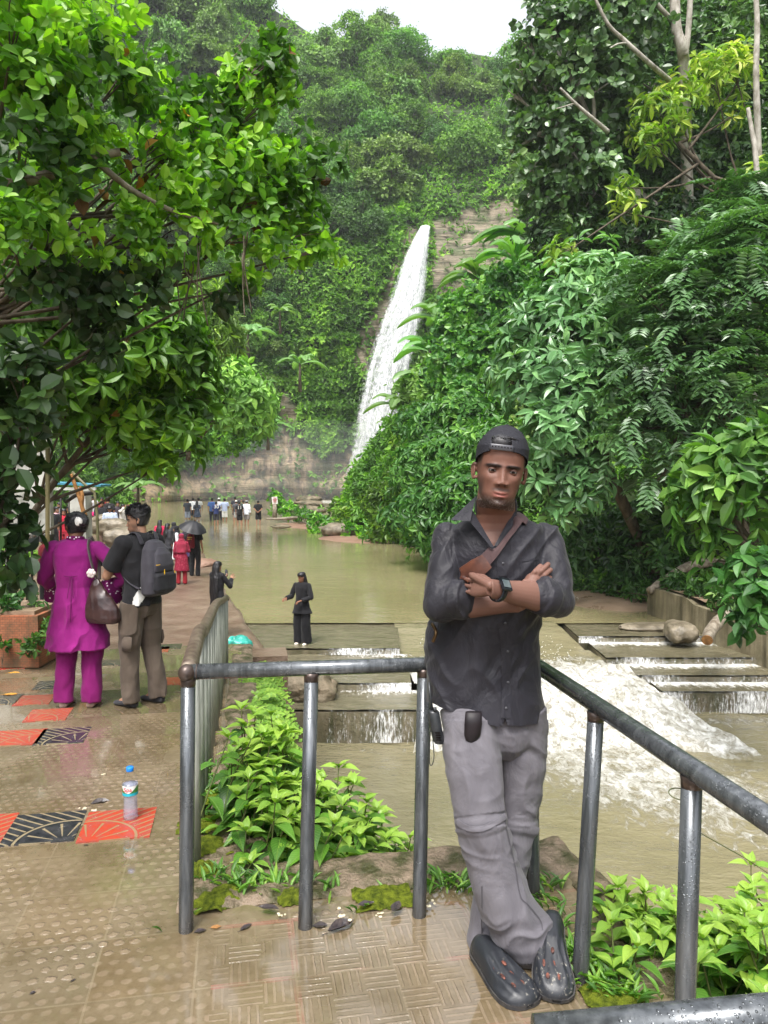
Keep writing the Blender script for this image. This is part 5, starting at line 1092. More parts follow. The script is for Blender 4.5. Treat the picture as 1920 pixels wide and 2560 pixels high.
HZ = [(-.130, .014, -.066, -.03), (-.126, .026, -.077, -.015), (-.118, .037, -.087, 0), (-.105, .0475, -.091, .02), (-.085, .057, -.091, .04), (-.06, .0635, -.090, .06), (-.03, .0695, -.089, .08), (0, .0735, -.088, .092), (.03, .0755, -.0885, .098), (.06, .0755, -.086, .1), (.09, .067, -.073, .09), (.11, .052, -.05, .068), (.122, .03, -.022, .04), (.127, .008, -.004, .012)]
def head_grid(nz=120, nt_=140, grow=0., feat=True, z0=-.130, z1=.127):
    A = np.array(HZ); zz = np.linspace(z0, z1, nz); zz = zz if z0 > -.12 else np.sort(np.r_[zz[2:-2], -.1298, -.1285, .1262, .1268]); w = np.interp(zz, A[:, 0], A[:, 1])+grow; f = -np.interp(zz, A[:, 0], A[:, 2])+grow; bk = np.interp(zz, A[:, 0], A[:, 3])+grow
    th = np.arange(nt_)/nt_*2*PI; cs, sn = np.cos(th), np.sin(th); p = .88
    X = w[:, None]*(np.sign(cs)*np.abs(cs)**p); Y = np.where(sn < 0, f[:, None]*-(np.abs(sn)**p), np.maximum(bk, 0)[:, None]*np.abs(sn)**p); Y = np.where((sn > 0) & (bk[:, None] < 0), bk[:, None]*np.abs(sn)**p, Y); Z = zz[:, None]+0*X
    if feat:
        g = lambda x0, z0_, sx, sz: np.exp(-((X-x0)/sx)**2-((Z-z0_)/sz)**2); gz = lambda z0_, sz: np.exp(-((Z-z0_)/sz)**2); fr = smoothstep(-Y, .02, .06); ax = np.abs(X)
        npz = np.interp(Z, [-.066, -.060, -.054, -.048, -.04, -.02, .004, .02], [0, .006, .0205, .0225, .018, .009, .002, 0]); nw = np.interp(Z, [-.06, -.05, -.035, 0], [.0145, .0138, .0108, .0095])
        d = -npz*np.exp(-(X/nw)**2); d -= .0125*(g(.0158, -.053, .0070, .0072)+g(-.0158, -.053, .0070, .0072))
        for s_ in (-1, 1): d += .0108*g(.0315*s_, -.012, .017, .0110)+.004*g(.018*s_, -.008, .007, .012); d -= .0065*g(.030*s_, .0035, .02, .0055)+.006*g(.046*s_, -.037, .017, .014); d += .003*g(.036*s_, -.072, .012, .018)
        d -= .007*g(0, -.083, .028, .018); d -= .0066*np.exp(-(X/.020)**2)*gz(-.0800, .0050)+.0085*np.exp(-(X/.018)**2)*gz(-.0935, .0058); d += .0055*np.exp(-(X/.0235)**4)*np.exp(-((Z+.0876-.0050*(X/.02)**2)/.0018)**2)
        d += .0045*g(0, -.102, .017, .0055); d -= .006*g(0, -.117, .019, .010); d += .002*np.exp(-(X/.004)**2)*gz(-.071, .006); d -= .002*g(0, .04, .04, .02)
        Y = Y+d*fr
    return np.stack([X, Y, Z], -1)
def closed_grid(mb, G, tf):
    m, n = G.shape[:2]; f = [(i*n+j, i*n+(j+1) % n, (i+1)*n+(j+1) % n, (i+1)*n+j) for i in range(m-1) for j in range(n)]+[tuple(range(n))[::-1], tuple(range((m-1)*n, m*n))]
    mb.add(tf(G.reshape(-1, 3)), f)
def head_color(v, skin, noise, beard=1.0, brow=1.0, lips=(.24, .075, .062)):
    """v in head space -> albedo; lips, brows, stubble are real colours of the face"""
    X, Y, Z = v.T; c = np.tile(np.array(skin, float), (len(v), 1)); fr = (Y < -.03); g = lambda x0, z0, sx, sz: np.exp(-((X-x0)/sx)**2-((Z-z0)/sz)**2)
    def mixc(k, col): k = np.clip(k, 0, 1)[:, None]; c[:] = c*(1-k)+np.array(col)*k
    for s_ in (-1, 1):
        br = np.exp(-((np.abs(X-.031*s_)/.024)**4))*np.exp(-((Z-(.0005+.0022*np.sin(np.clip(X*s_/.062, 0, 1)*PI*.75)))/.0052)**2); mixc(br*1.6*brow*fr, (.012, .009, .009))
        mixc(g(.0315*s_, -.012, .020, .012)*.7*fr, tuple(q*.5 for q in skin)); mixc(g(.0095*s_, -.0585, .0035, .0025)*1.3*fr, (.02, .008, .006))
    mixc(np.exp(-((Z+.0865)/.0085)**4)*np.exp(-(X/.0235)**4)*.8*fr, lips); mixc(np.exp(-((Z+.0876-.0050*(X/.02)**2)/.0014)**2)*np.exp(-(X/.024)**4)*.8*fr, (.05, .018, .015))
    if beard > 0:
        k = smoothstep(-Z, .078, .112)*(Y < .02); k = np.maximum(k, smoothstep(np.abs(X), .047, .06)*smoothstep(-Z, .02, .07)*(Y < .0)); k = np.maximum(k, np.exp(-((Z+.0705)/.0055)**2)*(1-smoothstep(np.abs(X), .020, .036))*fr*.9); k *= 1-np.exp(-((Z+.0865)/.011)**2)*np.exp(-(X/.026)**4)
        mixc(k*beard*.95*(.8+.2*noise), (.03, .024, .023)); mixc(k*beard*(noise > .25)*.34*smoothstep(-Z, .05, .12), (.4, .37, .35))
    mixc(smoothstep(Z, -.02, .03)*smoothstep(np.abs(X), .062, .068)*(Y > -.06)*.9, (.015, .012, .012))
    return c
def ear(mb, s_, tf, k=1.0):
    c = np.array([.0755*s_, .012, -.018]); pts = [c+np.array([-.002*s_, -.010, -.017]), c+np.array([.006*s_, -.002, -.021]), c+np.array([.010*s_, .010, -.004]), c+np.array([.012*s_, .012, .013]), c+np.array([.009*s_, .002, .025]), c+np.array([.003*s_, -.010, .022])]
    q = MB(); q.tube(smoothpts(pts, 4), .0052*k, 8); q.ell(c+np.array([.006*s_, 0, 0]), (.005, .014, .024), 10, 8); mb.add(tf(np.vstack(q.v)), q.f)
def eyes(tf, rot, parent, loc0, skin, gaze=(0, -1, -.05), open_=1.0):
    for s_ in (-1, 1):
        c = np.array([.0318*s_, -.0690, -.0125]); e = MB(); e.ell((0, 0, 0), (.0126,)*3, 20, 14); v = np.vstack(e.v)
        o = link('eye', mesh(tf(c+v)-loc0, e.f, True), m_eyew, parent); gz = unit(np.array(gaze, float)[None])[0]
        i_ = MB(); i_.ell(c+gz*.0066, (.0080, .0064, .0080), 20, 12); link('iris', mesh(tf(np.vstack(i_.v))-loc0, i_.f, True), m_iris, o)
        for up in (1, 0):
            na, ns = 22, 8; V = []
            for a in np.linspace(-1, 1, na):
                for q in np.linspace(0, 1, ns):
                    az = a*R(62); t = 1-a*a; ed = R(17*open_)*t if up else -R(15*open_)*t; ed -= R(3)*a*s_*-1; el = ed+(R(80)-ed)*q if up else ed+(-R(80)-ed)*q
                    r = (.0133 if up else .0130)+.0004*(q < .2); V.append(c+r*np.array([math.sin(az)*math.cos(el), -math.cos(az)*math.cos(el), math.sin(el)]))
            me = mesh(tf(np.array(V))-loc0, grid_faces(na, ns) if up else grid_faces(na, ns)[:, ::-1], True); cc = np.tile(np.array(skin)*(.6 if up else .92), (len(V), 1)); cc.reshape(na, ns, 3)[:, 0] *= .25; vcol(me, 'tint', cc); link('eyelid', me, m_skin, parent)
def raycast(bvh, px, py, off=0.):
    d = Vector(ray(px, py)).normalized(); h = bvh.ray_cast(Vector((0, 0, CAMH)), d)
    if h[0] is None: return None, None
    n = h[1] if h[1].dot(d) < 0 else -h[1]; return np.array(h[0]+n*off), np.array(n)
def ribbon_px(bvh, pts, wpx, off, thick=.002, k=8, widths=None):
    """strip of cloth lying on a surface, following a line of points"""
    P = np.asarray(pts, float); q = smoothpts(np.c_[P, np.zeros(len(P))], k)[:, :2]; T = np.gradient(q, axis=0); T /= np.linalg.norm(T, axis=1)[:, None]; N = np.stack([-T[:, 1], T[:, 0]], 1); W = np.interp(np.linspace(0, 1, len(q)), np.linspace(0, 1, len(wpx)), wpx) if np.ndim(wpx) else np.full(len(q), wpx)
    rows = []
    for p, n, w in zip(q, N, W):
        row = []
        for s_ in (-.5, -.25, 0, .25, .5):
            h, nn = raycast(bvh, *(p+n*w*s_), off)
            row.append(h)
        if all(r is not None for r in row): rows.append(row)
    G = np.array(rows); 
    for _ in range(3): G[1:-1] = (G[:-2]+2*G[1:-1]+G[2:])/4
    b = MB(); up = G-np.array([0, thick, 0]); b.sheet(G[:, ::-1]); b.sheet(up); e = np.concatenate
    for a, c in ((G[0], up[0]), (G[-1], up[-1]), (G[:, 0], up[:, 0]), (G[:, -1], up[:, -1])): b.sheet(np.stack([a, c]))
    return b
def place(me_or_mb, name, mat, parent, o0, smooth=True):
    me = me_or_mb.me(smooth) if isinstance(me_or_mb, MB) else me_or_mb; setco(me, vco(me)-o0); return link(name, me, mat, parent)

# ================================================================ the man leaning on the railing
SK = (.150, .072, .052)
base = at_z(1290, 2440, 0.)
A_ = lambda px, py, d: at_d(px, py, d)
roll, yaw = R(7), R(-2); Rh = np.array(Matrix.Rotation(roll, 3, 'Y') @ Matrix.Rotation(yaw, 3, 'Z') @ Matrix.Rotation(R(-2), 3, 'X'))
hc = A_(1251, 1171, 2.47); tfh = lambda v: v @ Rh.T+hc
mb = MB(); closed_grid(mb, head_grid(), tfh); ear(mb, -1, tfh); ear(mb, 1, tfh)
nb = A_(1238, 1300, 2.56)
mb.loft([(tfh(np.array([[0, .018, -.045]]))[0], .060, .064), (tfh(np.array([[0, .022, -.10]]))[0], .061, .062), (A_(1240, 1285, 2.53), .063, .061), (A_(1239, 1305, 2.545), .076, .068), (A_(1240, 1325, 2.55), .105, .072), (A_(1241, 1350, 2.55), .15, .088), (A_(1241, 1400, 2.55), .158, .102), (A_(1240, 1480, 2.555), .15, .105), (A_(1225, 1600, 2.56), .14, .10), (A_(1215, 1740, 2.57), .15, .11)], 40)
ra, la_ = MB(), MB()
RSH, REL, RWR = A_(1112, 1345, 2.55), A_(1103, 1512, 2.46), A_(1298, 1508, 2.385); LSH, LEL, LWR = A_(1368, 1348, 2.56), A_(1392, 1500, 2.45), A_(1228, 1472, 2.285)
mb.seg(RSH, REL, .036, .036); mb.seg(LSH, LEL, .036, .036)
def fore(a, b, r0, r1, r2): m_ = a+(b-a)*.3; mb.loft([(a, r0*.9, r0*.9, [0, 0, 1], [0, 1, 0]), (a+(b-a)*.12, r0, r0, [0, 0, 1], [0, 1, 0]), (m_, r1, r1*.95, [0, 0, 1], [0, 1, 0]), (a+(b-a)*.6, (r1+r2)/2, (r1+r2)/2*.9, [0, 0, 1], [0, 1, 0]), (a+(b-a)*.85, r2*1.02, r2*.86, [0, 0, 1], [0, 1, 0]), (b, r2, r2*.8, [0, 0, 1], [0, 1, 0])], 22)
fore(REL, RWR, .043, .047, .029); fore(LEL, LWR, .046, .049, .030)
# his right hand: palm behind the left forearm, fingers laid up on the left sleeve
kn = A_(1333, 1452, 2.415); mb.seg(RWR, kn, .026, .027, 14)
for (bx, by), (mx, my), (tx, ty), r in [((1320, 1452), (1337, 1430), (1351, 1415), .0092), ((1328, 1453), (1352, 1428), (1370, 1411), .0098), ((1338, 1456), (1361, 1438), (1376, 1425), .0096), ((1348, 1460), (1364, 1450), (1375, 1444), .0088)]:
    finger(mb, [A_(bx, by, 2.415), A_(mx, my, 2.405), A_(tx, ty, 2.425)], r, r*.86, 12)
mb.seg(A_(1308, 1480, 2.39), A_(1312, 1455, 2.40), .012, .010)
# his left hand: tucked under the right sleeve
dl = unit((A_(1138, 1448, 2.47)-LWR)[None])[0]; hand(mb, LWR, dl, [-.6, -1, .5], 1, .94, .05, .0, thumb=0); mb.seg(LWR+[-.004, 0, .01], A_(1182, 1440, 2.37), .015, .012)
me = remesh(mb, .0026, 1, .5); v = vco(me); hv = (v-hc) @ Rh
nz = fbm(v*420, 2, 5); col = np.tile(np.array(SK), (len(v), 1)); hm = (hv[:, 2] > -.132) & (np.linalg.norm(hv, axis=1) < .17)
col[hm] = head_color(hv[hm], SK, nz[hm]); arm = (v[:, 2] < 1.36); col[arm] = col[arm]*[1.0, 1.08, 1.14]
pale = smoothstep(fbm(v*9, 3, 9), -.2, .6)[:, None]*.14; col = col*(1+pale)
man = link('person', me, m_skin); setco(me, v-base); man.location = base; vcol(me, 'tint', col)
prop(man, 'man in a backwards black cap and dark shirt leaning on the railing with crossed arms', 'person')
eyes(tfh, Rh, man, base, SK, (.0, -1, -.03), .92)
# cap, worn backwards
G = head_grid(150, 240, .0075, False, -.03, .127); v = G.reshape(-1, 3).copy(); v[:, 2] = np.where(v[:, 2] > .02, .02+(v[:, 2]-.02)*1.10, v[:, 2]); v[:, 2] += .0; n_ = 240; th = np.arctan2(v[:, 1]*.8, v[:, 0])
rim = .050-.030*(1-np.clip(-v[:, 1]/.09, 0, 1)**1.3)-.03*np.clip(v[:, 1]/.1, 0, 1)
XO = -.015; arch = (v[:, 1] < 0) & (v[:, 2] < .078+.022*np.sqrt(np.clip(1-((v[:, 0]-XO)/.030)**2, 0, 1))) & (v[:, 2] > .066) & (np.abs(v[:, 0]-XO) < .030)
strapz = (v[:, 1] < -.05) & (np.abs(v[:, 0]-XO) < .032) & (v[:, 2] <= .066)
keep = (v[:, 2] >= rim-.001) & ~arch & ~strapz
F = [(i*n_+j, i*n_+(j+1) % n_, (i+1)*n_+(j+1) % n_, (i+1)*n_+j) for i in range(149) for j in range(n_)]; F = [f for f in F if all(keep[list(f)])]+[tuple(range(149*n_, 150*n_))]; v[:, :2] *= (1-.16*smoothstep(v[:, 2], .06, .14)*(v[:, 2] < .135))[:, None]; v[:, 0] += .004*smoothstep(v[:, 2], .05, .14)
t = NT('cap_mesh'); vv = t.co(); hx = t.n('ShaderNodeTexVoronoi', i_Vector=vv, i_Scale=260.).outputs[0]
m_cap = t.done(t.pr(t.ramp(hx, [(.2, (.006, .006, .009)), (.6, (.016, .016, .022))]), .75, .3, 0, t.bump(hx, .5, .002)))
cm = mesh(tfh(v), F, True); o = link('cap', cm, m_cap); sm = o.modifiers.new('s', 'SOLIDIFY'); sm.thickness = .003; cm2 = evaluated(o); bpy.data.objects.remove(o); cap = place(cm2, 'cap', m_cap, man, base)
s_ = MB(); pts = [tfh(np.array([[x+XO, -.0980+4.2*(x+XO)**2, .0590]]))[0] for x in np.linspace(-.037, .037, 13)]; s_.tube(pts, .0024, 12, True, 0, 4.0, up=Rh @ np.array([0, 0, 1.])); place(s_, 'snap_strap', M('strap_plastic', (.03, .03, .038), (.05, .05, .06), 5, .35, .5), cap, np.zeros(3)-0+base*0+base)
bt = MB(); bt.ell(tfh(np.array([[.004, .004, .139]]))[0], (.008, .008, .004), 10, 6); place(bt, 'button', m_cap, cap, base)
for k_, x in enumerate(np.linspace(-.028, .028, 7)):
    q = MB(); q.ell(tfh(np.array([[x+XO, -.1006+4.2*(x+XO)**2, .0600]]))[0], (.0022, .0022, .0022), 8, 6); place(q, 'snap_stud', m_iris, cap, base)
br = MB(); G = np.array([[tfh(np.array([[x*(1-.25*q), .102+.085*q-3*x*x, .018-.012*q-2.5*x*x]]))[0] for q in np.linspace(0, 1, 6)] for x in np.linspace(-.07, .07, 15)]); br.sheet(G); br.sheet(G[:, ::-1]+[0, 0, .004]); place(br, 'brim', m_cap, cap, base)
hb = MB(); hb.ell(tfh(np.array([[-.012, -.043, .074]]))[0], (.044, .0485, .034), 20, 14, Rh)
for k_ in range(70):
    x = XO+RNG.uniform(-.03, .03); z = RNG.uniform(.064, .090); p0 = np.array([x, -.083+.5*abs(x-XO)-.25*max(z-.08, 0), z]); hb.tube(tfh(np.array([p0, p0+[RNG.normal()*.006+.006, -.006, .006], p0+[RNG.normal()*.008+.014, -.004, .002+RNG.normal()*.004]])), [.0022, .0018, .0006], 5)
place(hb, 'hair', m_hair, man, base)

# shirt
sb = MB(); AX, AY = [1, 0, 0], [0, 1, 0]
sb.loft([(A_(1240, 1292, 2.55), .075, .062), (A_(1240, 1304, 2.55), .12, .078), (A_(1241, 1322, 2.55), .160, .090), (A_(1241, 1350, 2.55), .170, .106), (A_(1243, 1400, 2.545), .168, .116), (A_(1240, 1480, 2.55), .165, .124), (A_(1226, 1550, 2.56), .168, .122), (A_(1214, 1600, 2.565), .176, .120), (A_(1209, 1650, 2.57), .187, .122), (A_(1209, 1700, 2.57), .193, .128), (A_(1216, 1760, 2.56), .192, .134), (A_(1224, 1815, 2.55), .190, .138), (A_(1226, 1850, 2.55), .188, .138)], 56)
sb.seg(A_(1118, 1342, 2.555), REL+[0, .0, .005], .051, .055, 24); sb.seg(A_(1366, 1346, 2.56), LEL+[.004, 0, 0], .051, .055, 24)
sb.seg(REL, A_(1148, 1500, 2.425), .057, .055, 24); sb.seg(LEL, A_(1356, 1490, 2.405), .056, .054, 24)
sb.tube([A_(1140, 1500, 2.435), A_(1166, 1498, 2.415)], [.063, .061], 28); sb.tube([A_(1366, 1492, 2.42), A_(1346, 1487, 2.395)], [.061, .059], 28)
sb.ell(A_(1095, 1620, 2.60), (.045, .07, .11), 16, 12)
me = remesh(sb, .0042, 5, .5); v = vco(me); n = vno(me)
ridge = lambda p, s_: (1-np.abs(vnoise(p, s_))*2.2)
q1 = v @ np.array(Matrix.Rotation(R(35), 3, 'Y')).T; q2 = v @ np.array(Matrix.Rotation(R(-38), 3, 'Y')).T
lowk = smoothstep(-v[:, 2], -1.12, -.95); armk = ((v[:, 0] < A_(1135, 1, 2.5)[0]) | (v[:, 0] > A_(1350, 1, 2.5)[0])) & (v[:, 2] > 1.02)
dsp = .0046*ridge(q1*[20, 8, 4]+fbm(v*5, 2, 31)[:, None]*.7, 3)*lowk+.0040*ridge(q2*[24, 8, 6]+fbm(v*5, 2, 33)[:, None]*.7, 4)+.0035*fbm(v*[12, 12, 7], 4, 6)+.007*ridge(q1*[6, 7, 30]+fbm(v*6, 2, 3)[:, None]*.8, 8)*armk*.42
v = v+n*dsp[:, None]
px, py = proj(v); front = n[:, 1] < .25
vneck = in_poly(px, py, [(1150, 1200), (1179, 1262), (1188, 1292), (1212, 1330), (1234, 1366), (1246, 1352), (1264, 1330), (1280, 1300), (1288, 1278), (1300, 1200)]) & front
hem = np.interp(px, [1040, 1080, 1100, 1150, 1200, 1245, 1258, 1262, 1268, 1300, 1340, 1366, 1400], [1750, 1757, 1768, 1788, 1806, 1817, 1812, 1790, 1813, 1815, 1810, 1802, 1795])
below = (py > hem) & (v[:, 2] < 1.0); cuffL = in_poly(px, py, [(1171, 1420), (1171, 1560), (1195, 1560), (1195, 1420)]) & (v[:, 1] < 2.42)
kill = vneck | below
F = np.empty(len(me.polygons)*4, np.int32); me.polygons.foreach_get('vertices', F) if False else me.loops.foreach_get('vertex_index', F); F = F.reshape(-1, 4); kf = kill[F].any(1); bd = np.unique(F[below[F].any(1)]); F = F[~kf]; bd = bd[~kill[bd]]; v[bd, 2] += (py-hem)[bd]*v[bd, 1]/FPX
m_shirt = cloth('dark_shirt', (.0085, .008, .0125), (.015, .014, .021), .6, .7, 11, 1200, .35)
sme = mesh(v, F, True); bvh = BVHTree.FromPolygons([Vector(q) for q in v], [list(map(int, f)) for f in F])
shirt = place(sme, 'shirt', m_shirt, man, base)
# placket, pocket, seams, buttons
pk = ribbon_px(bvh, [(1240, 1368), (1252, 1400), (1256, 1440)], 22, .002, .0015); place(pk, 'placket', m_shirt, shirt, base)
pk = ribbon_px(bvh, [(1258, 1556), (1264, 1620), (1266, 1700), (1266, 1760), (1264, 1795)], 24, .002, .0015); place(pk, 'placket', m_shirt, shirt, base)
m_btn = M('button', (.03, .03, .035), (.06, .06, .07), 5, .3, .5)
for x, y in [(1257, 1409), (1262, 1556), (1269, 1628), (1269, 1706), (1265, 1770), (1196, 1325)]:
    h, nn = raycast(bvh, x, y, .0045)
    if h is not None: b = MB(); b.ell(h, (.0048, .0022, .0048), 12, 6); place(b, 'button', m_btn, shirt, base)
pk = ribbon_px(bvh, [(1300, 1402), (1345, 1398)], 5, .0015, .001); place(pk, 'pocket_edge', m_shirt, shirt, base)
pk = ribbon_px(bvh, [(1301, 1400), (1303, 1425), (1304, 1448)], 4, .0015, .001); place(pk, 'pocket_edge', m_shirt, shirt, base)
# collar leaves
def flap(name, pts, parent, mat, o0, th=.003, n=8, bulge=.006):
    """four corners (a,b,c,d) -> slightly domed sheet with thickness"""
    a, b, c, d = [np.asarray(q, float) for q in pts]; G = np.array([[(a*(1-s)+b*s)*(1-t)+(d*(1-s)+c*s)*t for s in np.linspace(0, 1, n)] for t in np.linspace(0, 1, n)])
    s = np.sin(np.linspace(0, 1, n)*PI); G -= np.outer(s, s)[..., None]*np.array([0, bulge, 0]); q = MB(); q.sheet(G); q.sheet(G[:, ::-1]+[0, th, 0])
    for e in (G[0], G[-1], G[:, 0], G[:, -1]): q.sheet(np.stack([e, e+[0, th, 0]]))
    return place(q, name, mat, parent, o0)
flap('collar', [A_(1192, 1238, 2.53), A_(1126, 1300, 2.455), A_(1176, 1303, 2.425), A_(1183, 1268, 2.465)], shirt, m_shirt, base)
cb = MB(); cc = A_(1240, 1275, 2.545); arc = [cc+np.array([.066*math.cos(a), .058*math.sin(a), .012*math.sin(a)+.012]) for a in np.linspace(R(-35), R(215), 20)]; cb.tube(arc, .004, 12, True, 0, 6, up=[0, 0, 1.]); place(cb, 'collar_band', m_shirt, shirt, base)
flap('lapel', [A_(1181, 1275, 2.47), A_(1174, 1303, 2.435), A_(1228, 1368, 2.41), A_(1234, 1366, 2.414)], shirt, m_shirt, base, bulge=.001)
flap('lapel', [A_(1286, 1275, 2.50), A_(1296, 1300, 2.478), A_(1242, 1366, 2.435), A_(1236, 1364, 2.436)], shirt, m_shirt, base, bulge=.001)

# trousers
tb_ = MB()
def leg(rings):
    P = np.array([A_(x, y, d) for x, y, d, r in rings]); Tn = np.gradient(P, axis=0); Tn = unit(Tn); out = []
    for p, t_, (x, y, d, r) in zip(P, Tn, rings): ax = np.cross(t_, [0, 1., 0]); ax /= np.linalg.norm(ax); ay = np.cross(t_, ax); out.append((p, r, r*.93, ax, ay))
    tb_.loft(out, 32)
tb_.loft([(A_(1222, 1700, 2.57), .140, .10), (A_(1224, 1760, 2.565), .156, .112), (A_(1232, 1810, 2.555), .163, .118), (A_(1238, 1850, 2.55), .150, .108), (A_(1240, 1880, 2.545), .10, .07)], 40)
leg([(1165, 1760, 2.53, .09), (1178, 1810, 2.50, .097), (1182, 1870, 2.47, .094), (1188, 1940, 2.43, .087), (1196, 2000, 2.405, .079), (1200, 2032, 2.395, .0785), (1201, 2040, 2.392, .084), (1205, 2062, 2.388, .084), (1207, 2070, 2.386, .0775), (1222, 2130, 2.38, .079), (1243, 2200, 2.37, .082), (1270, 2262, 2.36, .087), (1300, 2312, 2.355, .090), (1328, 2345, 2.355, .084), (1345, 2366, 2.36, .074)])
leg([(1300, 1770, 2.55, .09), (1305, 1830, 2.55, .086), (1303, 1910, 2.545, .081), (1296, 1990, 2.54, .075), (1290, 2038, 2.535, .0705), (1289, 2046, 2.533, .0755), (1287, 2066, 2.53, .0755), (1285, 2074, 2.528, .070), (1272, 2130, 2.52, .073), (1252, 2210, 2.50, .076), (1238, 2290, 2.475, .078), (1230, 2350, 2.45, .079), (1228, 2396, 2.43, .078)])
me = remesh(tb_, .004, 3, .5); v = vco(me); n = vno(me); px, py = proj(v)
kn_ = np.exp(-((py-2110)/60)**2)+np.exp(-((py-1990)/40)**2)*.6+smoothstep(py, 2250, 2340)*1.3
wob = fbm(v*7, 2, 3)[:, None]
dsp = .0055*ridge(v*[5, 5, 22]+wob*1.6, 3)*kn_*.8+.0045*ridge(q_ := (v @ np.array(Matrix.Rotation(R(14), 3, 'Y')).T)*[22, 10, 3]+wob, 4)*(py > 1800)+.005*fbm(v*6, 3, 5)+.005*ridge((v @ np.array(Matrix.Rotation(R(55), 3, 'Y')).T)*[26, 8, 6]+wob, 6)*np.exp(-((py-1880)/70)**2)
band = ((np.abs(py-2052-(px-1200)*-.12) < 16) & (px < 1268)) | ((np.abs(py-2056) < 13) & (px > 1262)); dsp *= np.where(band, .2, 1); v = v+n*dsp[:, None]; setco(me, v)
m_trou = cloth('grey_trousers', (.108, .102, .117), (.14, .133, .15), .75, .5, 12, 1400, .2)
bvt = BVHTree.FromPolygons([Vector(q) for q in v], [list(p.vertices) for p in me.polygons]); trou = place(me, 'trousers', m_trou, man, base)
m_seam = cloth('dark_seam', (.06, .056, .066), None, .8)
for pts in ([(1262, 2048), (1272, 2100), (1288, 2170), (1300, 2240), (1320, 2262), (1350, 2300), (1356, 2325)], [(1205, 2215), (1205, 2290), (1203, 2370)]):
    r_ = ribbon_px(bvt, pts, 3.2, .0012, .0008); place(r_, 'seam', m_seam, trou, base)
for pts, w_ in (([(1142, 2052), (1165, 2068), (1200, 2072), (1235, 2058), (1262, 2040)], 13),):
    r_ = ribbon_px(bvt, pts, w_, .003, .002); place(r_, 'knee_band', m_trou, trou, base)

# shoes: black perforated clogs with pale mud specks
def shoe_mat():
    t = NT('black_clog'); v = t.co(); n = t.noise(v, 70, 5, .75); m_ = t.noise(v, 12, 3, .6)
    k = t.math('MULTIPLY', t.ramp(n, [(.56, 0.), (.64, 1.)]), t.ramp(m_, [(.47, 0.), (.6, .7)])); return t.done(t.pr(t.mix(k, (.018, .02, .025), (.3, .28, .24)), t.math('MULTIPLY_ADD', k, .3, .42), .5, 0, t.bump(n, .2, .003)))
m_shoe = shoe_mat(); m_sole = M('shoe_sole', (.22, .2, .17), (.4, .37, .32), 20, .7)
def clog(heel, toe, zh, zt, parent, o0, w=1.0, name='shoe', mat=None, slots=True):
    a, b = np.array([*heel[:2], zh]), np.array([*toe[:2], zt]); ax = b-a; L = np.linalg.norm(ax); ax /= L; sd = np.cross(ax, [0, 0, 1.]); sd /= np.linalg.norm(sd); up = np.cross(sd, ax); K = L/.29
    prof = [(0, .012, .02, .03), (.03, .026, .05, .032), (.12, .034, .062, .035), (.28, .036, .066, .037), (.42, .040, .066, .036), (.56, .046, .056, .030), (.70, .052, .048, .026), (.82, .053, .043, .023), (.92, .046, .037, .02), (.98, .028, .026, .016), (1.0, .010, .016, .014)]
    q = MB(); nn = 36; th = np.arange(nn)/nn*2*PI; V = []
    S_ = np.linspace(0, 1, 46); Pp = np.array(prof)
    for s in S_:
        hw, hh, hz = [np.interp(s, Pp[:, 0], Pp[:, k]) for k in (1, 2, 3)]; lat = .008*math.sin(s*PI)
        for t_ in th:
            c, sn = math.cos(t_), math.sin(t_); x = hw*K*w*np.sign(c)*abs(c)**.8; z = (max(sn, 0)**.9*hh if sn > 0 else -abs(sn)**.35*.0)*K
            if sn > .05: z += .0085*K*math.sin(c*13+math.sin(s*9)*1.5)*min(1, max(0, (s-.3)*6))*min(1, max(0, (.95-s)*8))*sn
            V.append(a+ax*(s*L)+sd*(x+lat)+up*max(z, 0.0)+up*.004)
    f = [(i*nn+j, i*nn+(j+1) % nn, (i+1)*nn+(j+1) % nn, (i+1)*nn+j) for i in range(45) for j in range(nn)]+[tuple(range(nn))[::-1], tuple(range(45*nn, 46*nn))]; q.add(V, f); o = place(q, name, mat or m_shoe, parent, o0)
    so = MB(); V = []; 
    for s in S_:
        hw = np.interp(s, Pp[:, 0], Pp[:, 1])*K*w+.003; lat = .008*math.sin(s*PI); V += [a+ax*(s*L)+sd*(hw+lat)+up*h for h in (0, .013)][:]; V += [a+ax*(s*L)+sd*(-hw+lat)+up*h for h in (.013, 0)]
    f = [(i*4+j, i*4+(j+1) % 4, (i+1)*4+(j+1) % 4, (i+1)*4+j) for i in range(45) for j in range(4)]+[(3, 2, 1, 0), (180, 181, 182, 183)]; so.add(V, f); place(so, 'sole', M('black_sole', (.02, .02, .024), (.06, .055, .05), 30, .6), o, o0, False)
    if slots:
        for s0, s1, x in [(.78, .86, -.015), (.78, .86, .015), (.74, .82, .036), (.74, .82, -.036), (.52, .6, -.002), (.46, .6, -.018), (.46, .62, .014), (.63, .74, -.028), (.64, .76, -.002), (.63, .73, .026), (.5, .58, -.036), (.5, .58, .036)]:
            hh = np.interp((s0+s1)/2, Pp[:, 0], Pp[:, 2])*K; hw = np.interp((s0+s1)/2, Pp[:, 0], Pp[:, 1])*K*w; z = hh*max(1-(x/hw)**2, .05)**.45; e = MB(); c = a+ax*L*(s0+s1)/2+sd*(x+.007)+up*(z-.001)
            nrm = unit((up+sd*x/hw*.9)[None])[0]; s2 = np.cross(ax, nrm); e.ell((0, 0, 0), (1, 1, 1), 12, 8); v = np.vstack(e.v); v = c+v[:, :1]*ax*L*(s1-s0)*.5+v[:, 1:2]*s2*.0062+v[:, 2:]*nrm*.004; place(mesh(v, e.f, True), 'vent', m_slot, o, o0)
    return o
m_slot = M('vent_shadow', (.012, .006, .006), (.22, .075, .05), 60, .6)
